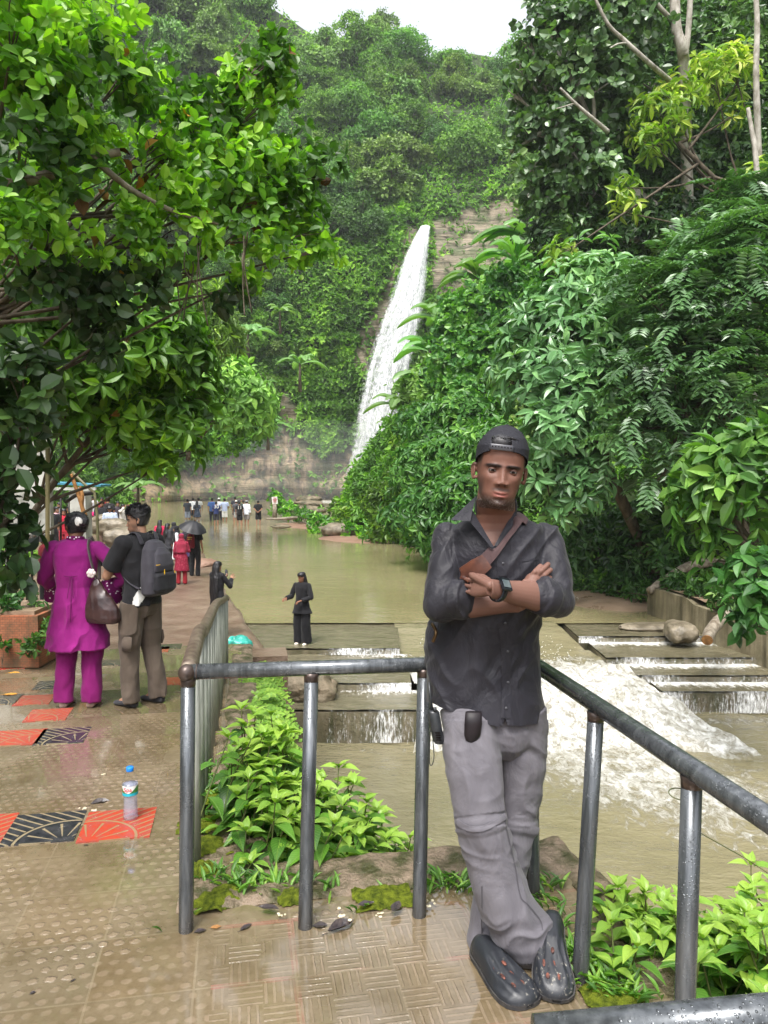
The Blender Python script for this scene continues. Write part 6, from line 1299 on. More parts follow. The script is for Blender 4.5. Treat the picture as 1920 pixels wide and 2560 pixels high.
P_ = lambda x, y, z: at_z(x, y, z)
clog(P_(1193, 2374, 0.0), P_(1325, 2524, 0), .002, .002, man, base, 1.16); clog(P_(1380, 2300, .085), P_(1390, 2512, 0), .085, .004, man, base, 1.12)
an = MB(); an.seg(A_(1228, 2340, 2.46), A_(1222, 2392, 2.43), .034, .034); an.seg(A_(1325, 2320, 2.39), A_(1352, 2352, 2.38), .034, .034); me = an.me(True); vcol(me, 'tint', np.tile(np.array(SK)*.9, (len(me.vertices), 1))); place(me, 'ankle', m_skin, man, base)

# ---- what he wears and carries: watch, sling bag, radio, pouch (things of their own)
wp = LWR+(LEL-LWR)*.1; wax = unit((LEL-LWR)[None])[0]; wt = empty('wristwatch', wp); prop(wt, 'black metal digital watch on the wrist of the leaning man', 'watch')
u2 = unit(np.cross(wax, [0, 1., 0])[None])[0]; v2 = np.cross(wax, u2); b = MB()
ringp = [wp+(u2*math.cos(a)*.0345+v2*math.sin(a)*.031) for a in np.linspace(0, 2*PI, 28)]; b.tube(ringp, .0028, 10, True, 0, 3.8, up=wax); m_wat = M('dark_metal', (.02, .025, .035), (.05, .06, .08), 60, .25, .6, metal=.8); place(b, 'band', m_wat, wt, wp)
topd = unit((np.array([.05, -1, .75]))[None])[0]; topd = topd-wax*(topd @ wax); topd /= np.linalg.norm(topd); tc = wp+topd*.034; s2 = np.cross(wax, topd); Mr = np.stack([wax, s2, topd], 1); b = MB(); b.box((0, 0, 0), (.036, .040, .009)); place(mesh(np.vstack(b.v) @ Mr.T+tc, b.f), 'case', m_wat, wt, wp)
b = MB(); b.box((0, 0, 0), (.027, .025, .002)); place(mesh(np.vstack(b.v) @ Mr.T+tc+topd*.0052, b.f), 'face', M('watch_glass', (.05, .07, .08), (.1, .12, .13), 30, .08, .6), wt, wp)
for k_ in range(-3, 8): 
    a = k_*.24; e = MB(); e.box((0, 0, 0), (.0205, .0065, .0022)); an_ = a; dd = topd*math.cos(an_+.55)+s2*math.sin(an_+.55)*-1; Mr2 = np.stack([wax, np.cross(dd, wax)*-1, dd], 1); place(mesh(np.vstack(e.v) @ Mr2.T+wp+dd*.0352*np.array([1, 1, 1]), e.f), 'link', m_wat, wt, wp) if k_ > 0 else None
bag = empty('sling_bag', base); prop(bag, 'brown sling bag strap running across the chest of the leaning man', 'bag')
m_strap = cloth('brown_webbing', (.05, .028, .03), (.075, .045, .045), .75, .15, 20, 2500); m_lea = M('brown_leather', (.045, .014, .009), (.13, .045, .025), 12, .38, .5, bump=.3, bscale=120, bdist=.002)
r_ = ribbon_px(bvh, [(1302, 1290), (1278, 1320), (1252, 1354), (1226, 1388), (1204, 1410)], [27, 28, 29, 31, 34], .013, .003); place(r_, 'strap', m_strap, bag, base)
cen = []
for x, y in [(1300, 1310), (1303, 1304), (1305, 1298), (1307, 1293), (1308, 1288)]:
    h, nn = raycast(bvh, x, y, .012)
    if h is not None: cen.append((h, nn))
x0 = cen[-1][0][0]; cen_y = cen[-1][0][1]
for k_ in range(1, 9):
    h = bvh.ray_cast(Vector((x0-.002*k_, cen_y+.022*k_, 2.0)), Vector((0, 0, -1)))
    if h[0] is not None: cen.append((np.array(h[0])+np.array([0, 0, .010]), np.array(h[1])*np.sign(h[1][2])))
Pc = np.array([c_[0] for c_ in cen]); Nc = unit(np.array([c_[1] for c_ in cen])); Tc = unit(np.gradient(Pc, axis=0)); Wc = unit(np.cross(Tc, Nc)); G = np.stack([Pc+Wc*w_+Nc*(-.5*w_*w_/.03) for w_ in (-.018, -.009, 0, .009, .018)], 1)
q = MB(); q.sheet(G); q.sheet(G[:, ::-1]+Nc[:, None]*.003); place(q, 'strap', m_strap, bag, base)
r_ = ribbon_px(bvh, [(1218, 1402), (1196, 1418), (1172, 1434), (1152, 1446)], [36, 46, 50, 44], .015, .006); place(r_, 'leather_panel', m_lea, bag, base)
q = MB(); q.tube(smoothpts([A_(1080, 1560, 2.50), A_(1090, 1580, 2.47), A_(1082, 1605, 2.47)]), .006, 8); place(q, 'chain', M('brass', (.12, .07, .03), None, 20, .3, .5, metal=.8), bag, base)
rd = empty('handheld_radio', A_(1090, 1815, 2.47)); o0 = np.array(rd.location); prop(rd, 'black handheld radio clipped at the hip of the leaning man', 'radio')
m_blkp = M('black_plastic', (.012, .014, .016), (.028, .03, .034), 40, .35, .5, bump=.1)
q = MB(); q.loft([(A_(1083, 1776, 2.47), .015, .014), (A_(1084, 1780, 2.47), .019, .017), (A_(1089, 1815, 2.465), .020, .018), (A_(1097, 1852, 2.46), .019, .017), (A_(1098, 1858, 2.46), .015, .013)], 20); v = np.vstack(q.v); place(mesh(v, q.f, True), 'body', m_blkp, rd, o0)
q = MB(); q.tube([A_(1080, 1778, 2.475), A_(1076, 1745, 2.48), A_(1072, 1705, 2.49)], [.006, .004, .0035], 10); place(q, 'antenna', m_blkp, rd, o0)
q = MB(); q.tube([A_(1088, 1779, 2.46), A_(1087, 1769, 2.46)], [.006, .006], 12); place(q, 'knob', m_blkp, rd, o0)
for k_ in range(4): q = MB(); q.box(A_(1094+k_, 1832+k_*6, 2.442), (.016, .004, .002), mi=0); place(q, 'grille_slot', m_iris, rd, o0)
q = MB(); q.tube(smoothpts([A_(1078, 1790, 2.48), A_(1075, 1850, 2.48), A_(1074, 1905, 2.48), A_(1080, 1912, 2.48), A_(1085, 1890, 2.48), A_(1082, 1850, 2.48)]), .0016, 6); place(q, 'wrist_cord', m_blkp, rd, o0)
h, nn = raycast(bvt, 1180, 1815, .008); pc = MB(); pc.loft([(A_(1184, 1780, h[1]-.002), .026, .012), (A_(1183, 1810, h[1]-.004), .028, .014), (A_(1181, 1838, h[1]-.006), .026, .013), (A_(1179, 1850, h[1]-.006), .019, .010), (A_(1178, 1856, h[1]-.006), .008, .006)], 22)
o = place(pc, 'belt_pouch', M('dark_pouch', (.008, .006, .008), (.014, .01, .012), 20, .5, .3), None, h); o.location = h; prop(o, 'dark rounded pouch showing below the shirt hem of the leaning man', 'pouch')
# ================================================================ everybody else
W_bun = lambda th: th(np.array([[-.01, .125, .045]]))[0]
SKINS = [(.30, .15, .095), (.24, .115, .07), (.36, .2, .13), (.19, .085, .05)]
_CC = {}
def cl(c, rough=.85, fold=.5, fs=9): 
    k = tuple(c); 
    if k not in _CC: _CC[k] = cloth('cloth_%d' % len(_CC), tuple(c), None, rough, fold, fs, 800, .2)
    return _CC[k]
def person(label, feet, H=1.68, rz=0., skin=0, top=(.03, .03, .035), bottom=(.03, .03, .035), hair='short', arms=('down', 'down'), legs='long', hem=None, sleeve='short', step=.0, sunk=0., female=False, hat=None, vox=.014, shoes=(.02, .02, .02), headyaw=0., headtilt=0., dress=None, hijab=None, near=False, toptype='shirt', group=None, sit=False, bend=0., hairlen=.55, texts=None, pattern=None):
    """local frame: x to the person's left..., front is -Y, feet at the origin, unit = body height H"""
    k = H/1.72; o0 = np.zeros(3); w_ = .92 if female else 1.0; SKc = SKINS[skin]; yh = .0
    hipz, kz, az = .90*k, .49*k, .085*k; shz = 1.42*k; hx = .095*k; sx = .185*k*w_; hz = 1.59*k
    if sit: hipz, kz = .42*k, .44*k; shz = .94*k; hz = 1.11*k
    bx = bend*k; shy = -bend*.35*k
    def AR(side, pose):
        s = side; S_ = np.array([sx*s, shy, shz-.03*k])
        if isinstance(pose, (list, tuple)): e, h = [np.array(q, float)*[s, 1, 1]*k for q in pose]; return S_, e, h
        e, h = {'down': ((.235, .02, 1.13), (.25, -.04, .88)), 'hip': ((.36, .06, 1.16), (.17, -.06, 1.03)), 'back': ((.25, .12, 1.14), (.05, .16, .98)), 'phone': ((.24, -.12, 1.14), (.14, -.32, 1.30)), 'chest': ((.25, -.04, 1.13), (.06, -.24, 1.12)),
                'up': ((.27, -.15, 1.38), (.12, -.26, 1.58)), 'point': ((.42, -.05, 1.40), (.66, -.1, 1.46)), 'cross': ((.25, -.03, 1.14), (-.05, -.2, 1.2)), 'fore': ((.24, -.02, 1.12), (.2, -.27, 1.08)), 'lap': ((.23, -.02, .72), (.1, -.25, .6))}[pose]
        return S_, np.array(e)*[s*w_, 1, 1]*k, np.array(h)*[s*w_, 1, 1]*k
    arm = [AR(1, arms[0]), AR(-1, arms[1])]
    hc_ = np.array([0, shy*1.25-.02*k, hz]); Rm = np.array(Matrix.Rotation(headyaw, 3, 'Z') @ Matrix.Rotation(headtilt, 3, 'X')); hk = k*.94
    th_ = lambda v: (np.asarray(v, float)*hk) @ Rm.T+hc_
    body = MB()
    if near: closed_grid(body, head_grid(), th_); ear(body, -1, th_); ear(body, 1, th_)
    else: closed_grid(body, head_grid(34, 28), th_); [body.ell(th_(np.array([[.08*s, .01, -.015]]))[0], (.012*k, .016*k, .03*k), 6, 5) for s in (-1, 1)]
    body.seg(np.array([0, shy*.8+.01*k, shz+.02*k]), hc_+[0, .02*k, -.07*k], .052*k*w_, .050*k*w_, 14)
    body.loft([((0, shy, shz+.03*k), .08*k, .06*k), ((0, shy, shz-.02*k), .155*k*w_, .085*k), ((0, shy*.5, shz-.2*k), .14*k*w_, .095*k), ((0, 0, hipz+.16*k), .12*k*w_, .085*k), ((0, 0, hipz), .15*k, .1*k), ((0, 0, hipz-.1*k), .10*k, .08*k)], 20)
    hb_ = MB()
    for (S_, E, Hn), s in zip(arm, (1, -1)):
        body.seg(S_, E, .046*k*w_, .038*k*w_); d = unit((Hn-E)[None])[0]; W = Hn-d*.0; body.seg(E, W, .038*k*w_, .025*k*w_)
        nrm = np.cross(d, np.array([0, 1., 0])) if abs(d[1]) < .8 else np.array([s*.8, 0, .6]); hand(body if near else hb_, W, d, nrm*s if abs(d[2]) > .5 else np.array([0, 0, 1.])+.0*nrm, s*1, .92*k, .45)
    if sit: KN = [np.array([.12*k*s, -.42*k, kz]) for s in (1, -1)]; AN = [np.array([.11*k*s, -.40*k, az]) for s in (1, -1)]
    else: KN = [np.array([(hx+.01*k), -.02*k-step*.5*k, kz]), np.array([-(hx+.01*k), -.02*k+step*.3*k, kz])]; AN = [np.array([hx+.01*k, .03*k-step*k*.8, az]), np.array([-hx-.01*k, .03*k+step*k*.8, az])]
    HP = [np.array([hx*s, 0, hipz]) for s in (1, -1)]
    for hp, kn_, an_ in zip(HP, KN, AN): body.seg(hp, kn_, .075*k, .052*k); body.seg(kn_, an_, .052*k, .034*k); body.seg(an_, an_+[0, -.12*k, -.05*k], .034*k, .026*k)
    me = remesh(body, .0032 if near else vox, 1 if near else 2, .5)
    if not near:   # separate fingers joined on at the wrist
        v, f = vco(me), [list(p.vertices) for p in me.polygons]; q = MB(); q.add(v, f); q.add(np.vstack(hb_.v), hb_.f); me = q.me(True)
    v = vco(me); col = np.tile(np.array(SKc), (len(v), 1)); hv = ((v-hc_) @ Rm)/hk; hm = (hv[:, 2] > -.13) & (np.linalg.norm(hv, axis=1) < .17); nz_ = fbm(v*400, 2, 3)
    col[hm] = head_color(hv[hm], SKc, nz_[hm], 0. if female else .75, .9); vcol(me, 'tint', col)
    feet = np.array(feet, float); o = link('person', me, m_skin); o.location = feet-[0, 0, sunk]; o.rotation_euler = (0, 0, rz); prop(o, label, 'person', group)
    if near: eyes(th_, Rm, o, o0, SKc)
    put = lambda mb_, name, mat, par=o, vx=None, sm=3, disp=.0: None
    def garment(mb_, name, mat, vx=None, sm=3, disp=0., cut=None, folds=(14, 6, 4), par=o, gather=None):
        m_ = remesh(mb_, vx or (.0055 if near else vox*.95), sm, .5); v = vco(m_); n = vno(m_)
        if disp: v = v+n*(disp*(1-np.abs(vnoise(v*np.array(folds)/k+fbm(v*5, 2, 2)[:, None]*.6, 4))*2)+disp*.6*fbm(v*8, 2, 9))[:, None]
        if gather is not None: v = gather(v, n)
        F = np.empty(len(m_.polygons)*4, np.int32); m_.loops.foreach_get('vertex_index', F); F = F.reshape(-1, 4)
        if cut is not None: kl = cut(v); F = F[~kl[F].any(1)]
        return link(name, mesh(v, F, True), mat, par)
    g = 1.0
    # --- trousers / shorts / skirt
    bt = MB(); bt.loft([((0, 0, hipz+.13*k), .135*k*w_, .1*k), ((0, 0, hipz+.02*k), .165*k, .118*k), ((0, 0, hipz-.08*k), .165*k, .115*k), ((0, 0, hipz-.13*k), .14*k, .09*k)], 28)
    for hp, kn_, an_ in zip(HP, KN, AN):
        if legs == 'short': e = hp+(kn_-hp)*.92; bt.seg(hp, e, .093*k, .082*k, 16); bt.tube([hp+(kn_-hp)*.4, e-[0, 0, .05*k]], [.09*k, .092*k], 18)
        elif legs == 'wide': bt.tube([hp, hp+(kn_-hp)*.5, kn_, kn_+(an_-kn_)*.6, an_-[0, 0, .04*k]], [.098*k, .105*k, .108*k, .116*k, .122*k], 20)
        else: bt.tube([hp, hp+(kn_-hp)*.5, kn_, kn_+(an_-kn_)*.6, an_-[0, 0, .035*k]], [.096*k, .09*k, .076*k, .07*k, .068*k], 20)
    if legs != 'none': garment(bt, 'trousers' if legs != 'short' else 'shorts', cl(bottom), disp=.013 if near else .008)
    # --- top
    tp = MB(); th0 = hipz+(.0 if hem is None else hem)*k; tucks = .0
    if toptype == 'kurta': rr = [((0, shy, shz+.045*k), .07*k, .055*k), ((0, shy, shz+.01*k), .165*k*w_, .09*k), ((0, shy, shz-.08*k), .185*k*w_, .12*k), ((0, shy*.5, shz-.25*k), .165*k*w_, .125*k), ((0, 0, hipz+.16*k), .155*k, .115*k), ((0, 0, hipz), .195*k, .14*k), ((0, 0, hipz+(th0-hipz)*.5), .215*k, .15*k), ((0, 0, th0), .25*k, .18*k)]
    else: rr = [((0, shy, shz+.045*k), .07*k, .055*k), ((0, shy, shz+.01*k), .165*k*w_, .09*k), ((0, shy, shz-.08*k), .19*k*w_, .12*k), ((0, shy*.5, shz-.25*k), .175*k*w_, .125*k), ((0, 0, hipz+.16*k), .165*k*w_, .115*k), ((0, 0, hipz), .182*k, .128*k), ((0, 0, min(th0, hipz-.03*k)), .186*k, .132*k)]
    tp.loft(rr, 32)
    for (S_, E, Hn), s in zip(arm, (1, -1)):
        if sleeve == 'short': q_ = S_+(E-S_)*.72; tp.seg(S_, S_+(E-S_)*.4, .066*k, .066*k, 16); tp.tube([S_+(E-S_)*.2, q_], [.066*k, .074*k], 18)
        elif sleeve != 'none': tp.seg(S_, E, .064*k*w_, .056*k, 16); q_ = E+(Hn-E)*(.9 if sleeve == 'long' else .45); tp.tube([E, E+(q_-E)*.5, q_], [.055*k, .05*k, .05*k if sleeve != 'bell' else .085*k], 18)
    top_o = garment(tp, 'kurta' if toptype == 'kurta' else 'shirt', cl(top) if not pattern else pattern, disp=.014 if near else .009, sm=3)
    # --- hair / hijab / hat
    if hijab:
        hj = MB(); closed_grid(hj, head_grid(34, 28, .014, False), th_); hj.loft([(hc_+[0, .02*k, -.06*k], .085*k, .095*k), ((0, shy, shz+.03*k), .12*k, .1*k), ((0, shy, shz-.06*k), .2*k*w_, .135*k), ((0, shy, shz-.22*k), .205*k*w_, .15*k), ((0, shy+.02*k, shz-.34*k), .19*k*w_, .145*k)], 24)
        garment(hj, 'hijab', cl(hijab), disp=.008, cut=lambda v: ((((v-hc_) @ Rm/hk)[:, 1] < -.05) & (((v-hc_) @ Rm/hk)[:, 2] > -.115) & (((v-hc_) @ Rm/hk)[:, 2] < .065) & (np.abs(((v-hc_) @ Rm/hk)[:, 0]) < .058)), sm=2)
    elif hair:
        hh = MB(); G = head_grid(40 if near else 30, 40 if near else 26, .014, False); q = MB(); closed_grid(q, G, lambda v: v)
        vv = np.vstack(q.v); keepv = np.where(vv[:, 1] < 0, vv[:, 2] > .045+.0*vv[:, 1]-(.05*smoothstep(-vv[:, 1], .07, .0)), vv[:, 2] > -.065); F_ = [f for f in q.f if all(keepv[list(f)])]
        me_ = mesh(th_(vv), F_, True); ho = link('tmp', me_); sm_ = ho.modifiers.new('s', 'SOLIDIFY'); sm_.thickness = .02*k; sm_.offset = -1; m2 = evaluated(ho); bpy.data.objects.remove(ho)
        v = vco(m2); n = vno(m2); v = v+n*(.006*fbm(v*(60 if hair != 'long' else 30), 3, 2))[:, None]+((n*(.012*np.clip(fbm(v*26, 2, 5), 0, 1)*smoothstep(((v-hc_) @ Rm)[:, 2], .03, .1))[:, None]) if hair == 'short' else 0); setco(m2, v)
        hobj = link('hair', m2, m_hair, o)
        if near:
            g_ = np.random.default_rng(int(k*1000)); lv = ((v-hc_) @ Rm)/hk; lv0 = lv; idx = g_.choice(np.nonzero((lv[:, 2] > (.035 if hair == 'short' else -.04)) & (n @ unit(np.array([[0, .1, .2]]))[0] > -2))[0], 2600); p_ = v[idx]; nn_ = n[idx]
            if hair == 'short': d_ = unit(nn_*.55+rdir(len(idx), g_)*.5+np.array([0, .1, .25])); L_ = .016*smoothstep(lv[idx, 2], .02, .1)+.006
            else: bd_ = W_bun(th_)-p_; d_ = unit(bd_-nn_*np.sum(bd_*nn_, 1)[:, None]+rdir(len(idx), g_)*.08); L_ = np.full(len(idx), .02); p_ = p_-nn_*.002
            P3, D3, N3 = p_-nn_*.002, d_, nn_; hm2 = leafmesh([leaves(P3, D3, unit(np.cross(D3, rdir(len(idx), g_))) if hair == 'short' else N3, L_, .0035, T_LEAF, g_.random(len(idx)))]); link('hair_strands', hm2, m_hair, hobj)
        if hair == 'long':
            lg = MB(); L = hairlen*k; c0 = hc_+Rm @ np.array([0, .03*k, .05*k]); lg.loft([(c0+[0, .02*k, .02*k], .07*k, .06*k), (c0+[0, .03*k, -.06*k], .095*k, .07*k), (c0+[0, .055*k, -.18*k], .10*k, .065*k), (c0+[0, .09*k, -.30*k], .125*k, .06*k), (c0+[0, .11*k, -.3*k-L*.35], .125*k, .05*k), (c0+[0, .11*k, -.3*k-L*.6], .09*k, .04*k), (c0+[0, .11*k, -.3*k-L*.75], .04*k, .02*k)], 24)
            m_ = remesh(lg, .007 if near or vox < .012 else .014, 2, .5); v = vco(m_); n = vno(m_); v = v+n*(.008*vnoise(v*np.array([60, 60, 4]), 3)+.006*fbm(v*[14, 14, 3], 2, 5))[:, None]; setco(m_, v); link('long_hair', m_, m_hair, hobj)
        if hair == 'bun': q = MB(); q.ell(th_(np.array([[-.01, .125, .045]]))[0], (.05*k, .04*k, .048*k), 18, 12); q.ell(th_(np.array([[.015, .13, .03]]))[0], (.035*k, .03*k, .03*k), 14, 10); m_ = remesh(q, .005, 1); v = vco(m_); v = v+vno(m_)*(.004*vnoise(v*np.array([90, 30, 90]), 4))[:, None]; setco(m_, v); link('hair_bun', m_, m_hair, hobj)
    if hat:
        q = MB(); G = head_grid(24, 26, .02, False, .03, .127); closed_grid(q, G, th_); q.box(th_(np.array([[0, -.13, .045]]))[0], (.13*k, .09*k, .008*k)); q.make('cap', cl(hat), o, True)
    # --- feet
    if shoes is not None and not sunk:
        for an_ in AN: q = MB(); q.loft([(an_+[0, .045*k, -.055*k], .03*k, .028*k, [1, 0, 0], [0, 0, 1]), (an_+[0, 0, -.05*k], .036*k, .036*k, [1, 0, 0], [0, 0, 1]), (an_+[0, -.08*k, -.055*k], .044*k, .028*k, [1, 0, 0], [0, 0, 1]), (an_+[0, -.16*k, -.063*k], .043*k, .021*k, [1, 0, 0], [0, 0, 1]), (an_+[0, -.2*k, -.068*k], .02*k, .014*k, [1, 0, 0], [0, 0, 1])], 16); q.make('shoe', cl(shoes), o, True)
    info = dict(o=o, arm=arm, k=k, hc=hc_, Rm=Rm, th=th_, top=top_o, sx=sx, shz=shz, hipz=hipz, AN=AN); return info
def wpos(o, p): 
    a = o.rotation_euler[2]; c, s = math.cos(a), math.sin(a); p = np.asarray(p, float); return np.stack([p[..., 0]*c-p[..., 1]*s, p[..., 0]*s+p[..., 1]*c, p[..., 2]], -1)+np.array(o.location)
def phone(holder, hand_p, lab, rz=0., tilt=0.):
    p = wpos(holder['o'], hand_p); q = MB(); q.box((0, 0, 0), (.075, .009, .155)); o = q.make('phone', M('phone_black', (.015, .015, .02), (.03, .03, .035), 10, .2, .5)); o.location = p; o.rotation_euler = (tilt, 0, rz)
    b_ = o.modifiers.new('b', 'BEVEL'); b_.width = .003; q = MB(); q.box((0, .0052, 0), (.068, .001, .146)); sc = q.make('screen', M('phone_screen', (.05, .06, .07), (.12, .13, .14), 20, .1, .5), o); q = MB(); q.box((-.02, -.006, .058), (.022, .003, .022)); q.make('camera_bump', m_iris, o); prop(o, lab, 'phone'); return o
FUCH = (.20, .008, .13)
# ---- woman in magenta: pose from behind, right arm akimbo
wp_ = at_z(196, 1772, -.45); wp_[:2] = at_z(196, 1766, -.45)[:2]
flw = NT('magenta_print'); vv_ = flw.co(); vo = flw.n('ShaderNodeTexVoronoi', i_Vector=vv_, i_Scale=34., feature='F1'); ck = flw.ramp(vo.outputs[0], [(.22, 1.), (.3, 0.)]); m_print = flw.done(flw.pr(flw.mix(ck, (.13, .006, .08), (.75, .68, .72)), .8, .2))
W1 = person('woman in a magenta kurta and trousers seen from behind with a dark handbag', (wp_[0], wp_[1]+.02, -.45), 1.66, PI+R(4), 1, FUCH, (.17, .006, .10), 'bun', (((.26, -.03, 1.12), (.20, -.20, 1.0)), ((.40, .02, 1.14), (.22, -.10, 1.0))), 'long', -.38, 'half', near=True, female=True, toptype='kurta', headyaw=R(38), shoes=(.3, .2, .17), vox=.008)
o = W1['o']; k = W1['k']; o.scale = (1.1, 1.08, 1)
for (S_, E, Hn), s in zip(W1['arm'], (1, -1)):      # printed bell cuffs
    q = MB(); d = (Hn-E); q.tube([E+d*.42, E+d*.6, E+d*.8, E+d*1.0+[0, 0, -.03]], [.058, .075, .10, .125], 28, False); q.make('cuff', m_print, W1['top'], True)
q = MB(); a_ = np.linspace(0, 2*PI, 26); cp = [np.array([.066*k*math.cos(t_), .058*k*math.sin(t_)+.0, W1['shz']+.05*k+.012*math.sin(t_)]) for t_ in a_]; q.tube(cp, .005, 8, False, 0, 4.5, up=[0, 0, 1.]); q.make('collar', m_print, W1['top'], True)
q = MB(); P = [np.array([x, .128*k+.012, z*k]) for x, z in [(-.05, 1.17), (.0, 1.165), (.05, 1.17)]]; q.tube(smoothpts(P), .004, 6)
for s_ in (-.006, .006): q.tube(smoothpts([np.array([s_, .138*k, 1.165*k]), np.array([s_*2, .150*k, 1.08*k]), np.array([s_*4, .158*k, .98*k])]), .0035, 6)
q.tube([np.array([0, .13*k, 1.16*k]), np.array([0, .14*k, 1.0*k]), np.array([0, .166*k, .78*k])], .0025, 5); q.make('tie', cl((.13, .005, .085)), W1['top'], True)
q = MB(); q.tube([W1['th'](np.array([[.035, .135, .045+.03*math.cos(t_)]]))[0]+W1['Rm'] @ np.array([.0, .03*math.sin(t_), 0])*0+np.array([.012*math.sin(t_), 0, 0]) for t_ in np.linspace(0, 2*PI, 14)], .013, 8); q.ell(W1['th'](np.array([[.03, .145, .045]]))[0], (.026, .012, .034), 14, 10); q.make('hair_clip', M('white_shell', (.6, .58, .55), (.75, .73, .7), 10, .35, .5), o, True)
q = MB()
for s_ in (-1, 1): q.tube([W1['th'](np.array([[.031*s_+.022*math.cos(t_), -.097, -.012+.017*math.sin(t_)]]))[0] for t_ in np.linspace(0, 2*PI, 18)], .0013, 6); q.tube([W1['th'](np.array([p_]))[0] for p_ in [(.052*s_, -.094, -.01), (.078*s_, -.04, -.008), (.08*s_, .01, -.005)]], .0015, 6)
q.tube([W1['th'](np.array([p_]))[0] for p_ in [(-.009, -.1, -.008), (.009, -.1, -.008)]], .0015, 6); q.make('glasses', m_iris, o, True)
# handbag on her right shoulder (image right)
hp = wpos(o, (-.235, .06, .95)); 
sgn = -1 if wpos(o, (-.2, 0, 1))[0] > wpos(o, (.2, 0, 1))[0] else 1
hb0 = wpos(o, (sgn*.20, .10, 1.0)); hbg = empty('handbag', hb0); prop(hbg, 'dark brown leather shoulder bag hanging from the woman in magenta', 'handbag')
m_hbag = M('dark_leather', (.022, .010, .010), (.06, .03, .028), 9, .3, .5, bump=.3, bscale=60, bdist=.003)
q = MB(); LB_ = lambda x, y, z: wpos(o, (sgn*x, y, z))-hb0
ax_ = unit((LB_(1, .2, 0)-LB_(0, 0, 0))[None])[0]; ay_ = np.cross([0, 0, 1.], ax_)
q.loft([(LB_(.20, .12, 1.10), .02, .015, ax_, ay_), (LB_(.205, .125, 1.03), .055, .03, ax_, ay_), (LB_(.225, .13, .94), .105, .05, ax_, ay_), (LB_(.245, .135, .85), .145, .066, ax_, ay_), (LB_(.25, .135, .78), .155, .07, ax_, ay_), (LB_(.25, .135, .735), .125, .055, ax_, ay_)], 30, 0); m_ = remesh(q, .007, 3); v = vco(m_); v = v+vno(m_)*(.006*(1-2*np.abs(vnoise(v*[9, 9, 5]*2, 3))))[:, None]; setco(m_, v); link('body', m_, m_hbag, hbg)
q = MB(); q.tube(smoothpts([LB_(.205, .125, 1.09), LB_(.165, .12, 1.22), LB_(.13, .09, 1.36), LB_(.125, .03, 1.435), LB_(.13, -.05, 1.40), LB_(.17, -.06, 1.22), LB_(.205, .06, 1.09)]), .0035, 10, True, 0, 4.2, up=[.3, 1, .3]); q.make('strap', M('strap_leather', (.06, .045, .045), (.1, .08, .08), 10, .4, .5), hbg, True)
q = MB(); 
for t_ in range(6): q.ell(LB_(.165+.022*math.cos(t_), .145, 1.15+.022*math.sin(t_)), (.018, .012, .018), 10, 8)
q.ell(LB_(.165, .15, 1.15), (.022, .012, .022), 12, 8); q.make('flower_charm', M('charm_white', (.6, .5, .48), (.75, .66, .64), 20, .5), hbg, True)
# ---- man with the backpack, head in profile to the left
mp_ = at_z(352, 1766, -.45)
M1 = person('young man in a black t-shirt and brown cargo trousers wearing a grey backpack', (mp_[0], mp_[1]+.06, -.45), 1.72, PI+R(62), 2, (.012, .012, .014), (.085, .065, .05), 'short', (((.22, -.16, 1.12), (.02, -.34, 1.2)), ((.24, -.08, 1.12), (.10, -.30, 1.12))), 'long', -.03, 'short', near=True, headyaw=R(34), headtilt=R(6), shoes=(.03, .03, .035), step=.06, vox=.008)
o = M1['o']; k = M1['k']; L_ = lambda x, y, z: np.array([x, y, z])*k
q = MB()
for x in (-.13, .135): q = MB(); q.loft([(L_(x*1.35, .02, .62), .012, .055, [1, 0, 0], [0, 1, 0]), (L_(x*1.4, .02, .55), .018, .06, [1, 0, 0], [0, 1, 0]), (L_(x*1.35, .01, .50), .012, .055, [1, 0, 0], [0, 1, 0])], 12); q.make('cargo_pocket', cl((.085, .065, .05)), o, True)

bp0 = wpos(o, (0, .19, 1.17)); bp = empty('backpack', bp0, o.rotation_euler[2]); prop(bp, 'dark grey backpack with yellow zip pulls on the young man', 'backpack'); bp.scale = (.86, .86, .86)
m_bp = cloth('backpack_grey', (.035, .033, .042), (.055, .052, .064), .7, .35, 8, 1500); m_bp2 = cloth('backpack_dark', (.016, .016, .02), None, .75); m_yel = M('yellow_trim', (.7, .42, .02), None, 10, .5)
L_ = lambda x, y, z: np.array([x, y-.22, z-1.15])
q = MB(); q.loft([(L_(0, .20, .90), .13, .06, None, None, .55), (L_(0, .215, .93), .165, .09, None, None, .6), (L_(0, .22, 1.05), .172, .10, None, None, .6), (L_(0, .215, 1.22), .165, .095, None, None, .65), (L_(0, .20, 1.35), .14, .08, None, None, .7), (L_(0, .18, 1.42), .09, .05, None, None, .8), (L_(0, .17, 1.44), .04, .03)], 40); m_ = remesh(q, .006, 2); link('body', m_, m_bp, bp)
q = MB(); q.loft([(L_(0, .30, .93), .10, .03, None, None, .6), (L_(0, .315, .97), .135, .045, None, None, .6), (L_(0, .315, 1.10), .135, .045, None, None, .6), (L_(0, .305, 1.13), .12, .03, None, None, .6)], 30); link('front_pocket', remesh(q, .006, 2), m_bp2, bp)
q = MB(); q.loft([(L_(0, .295, 1.14), .12, .035, None, None, .6), (L_(0, .30, 1.2), .125, .04, None, None, .6), (L_(0, .285, 1.31), .10, .035, None, None, .7), (L_(0, .26, 1.37), .05, .02)], 30); link('front_pocket', remesh(q, .006, 2), m_bp, bp)
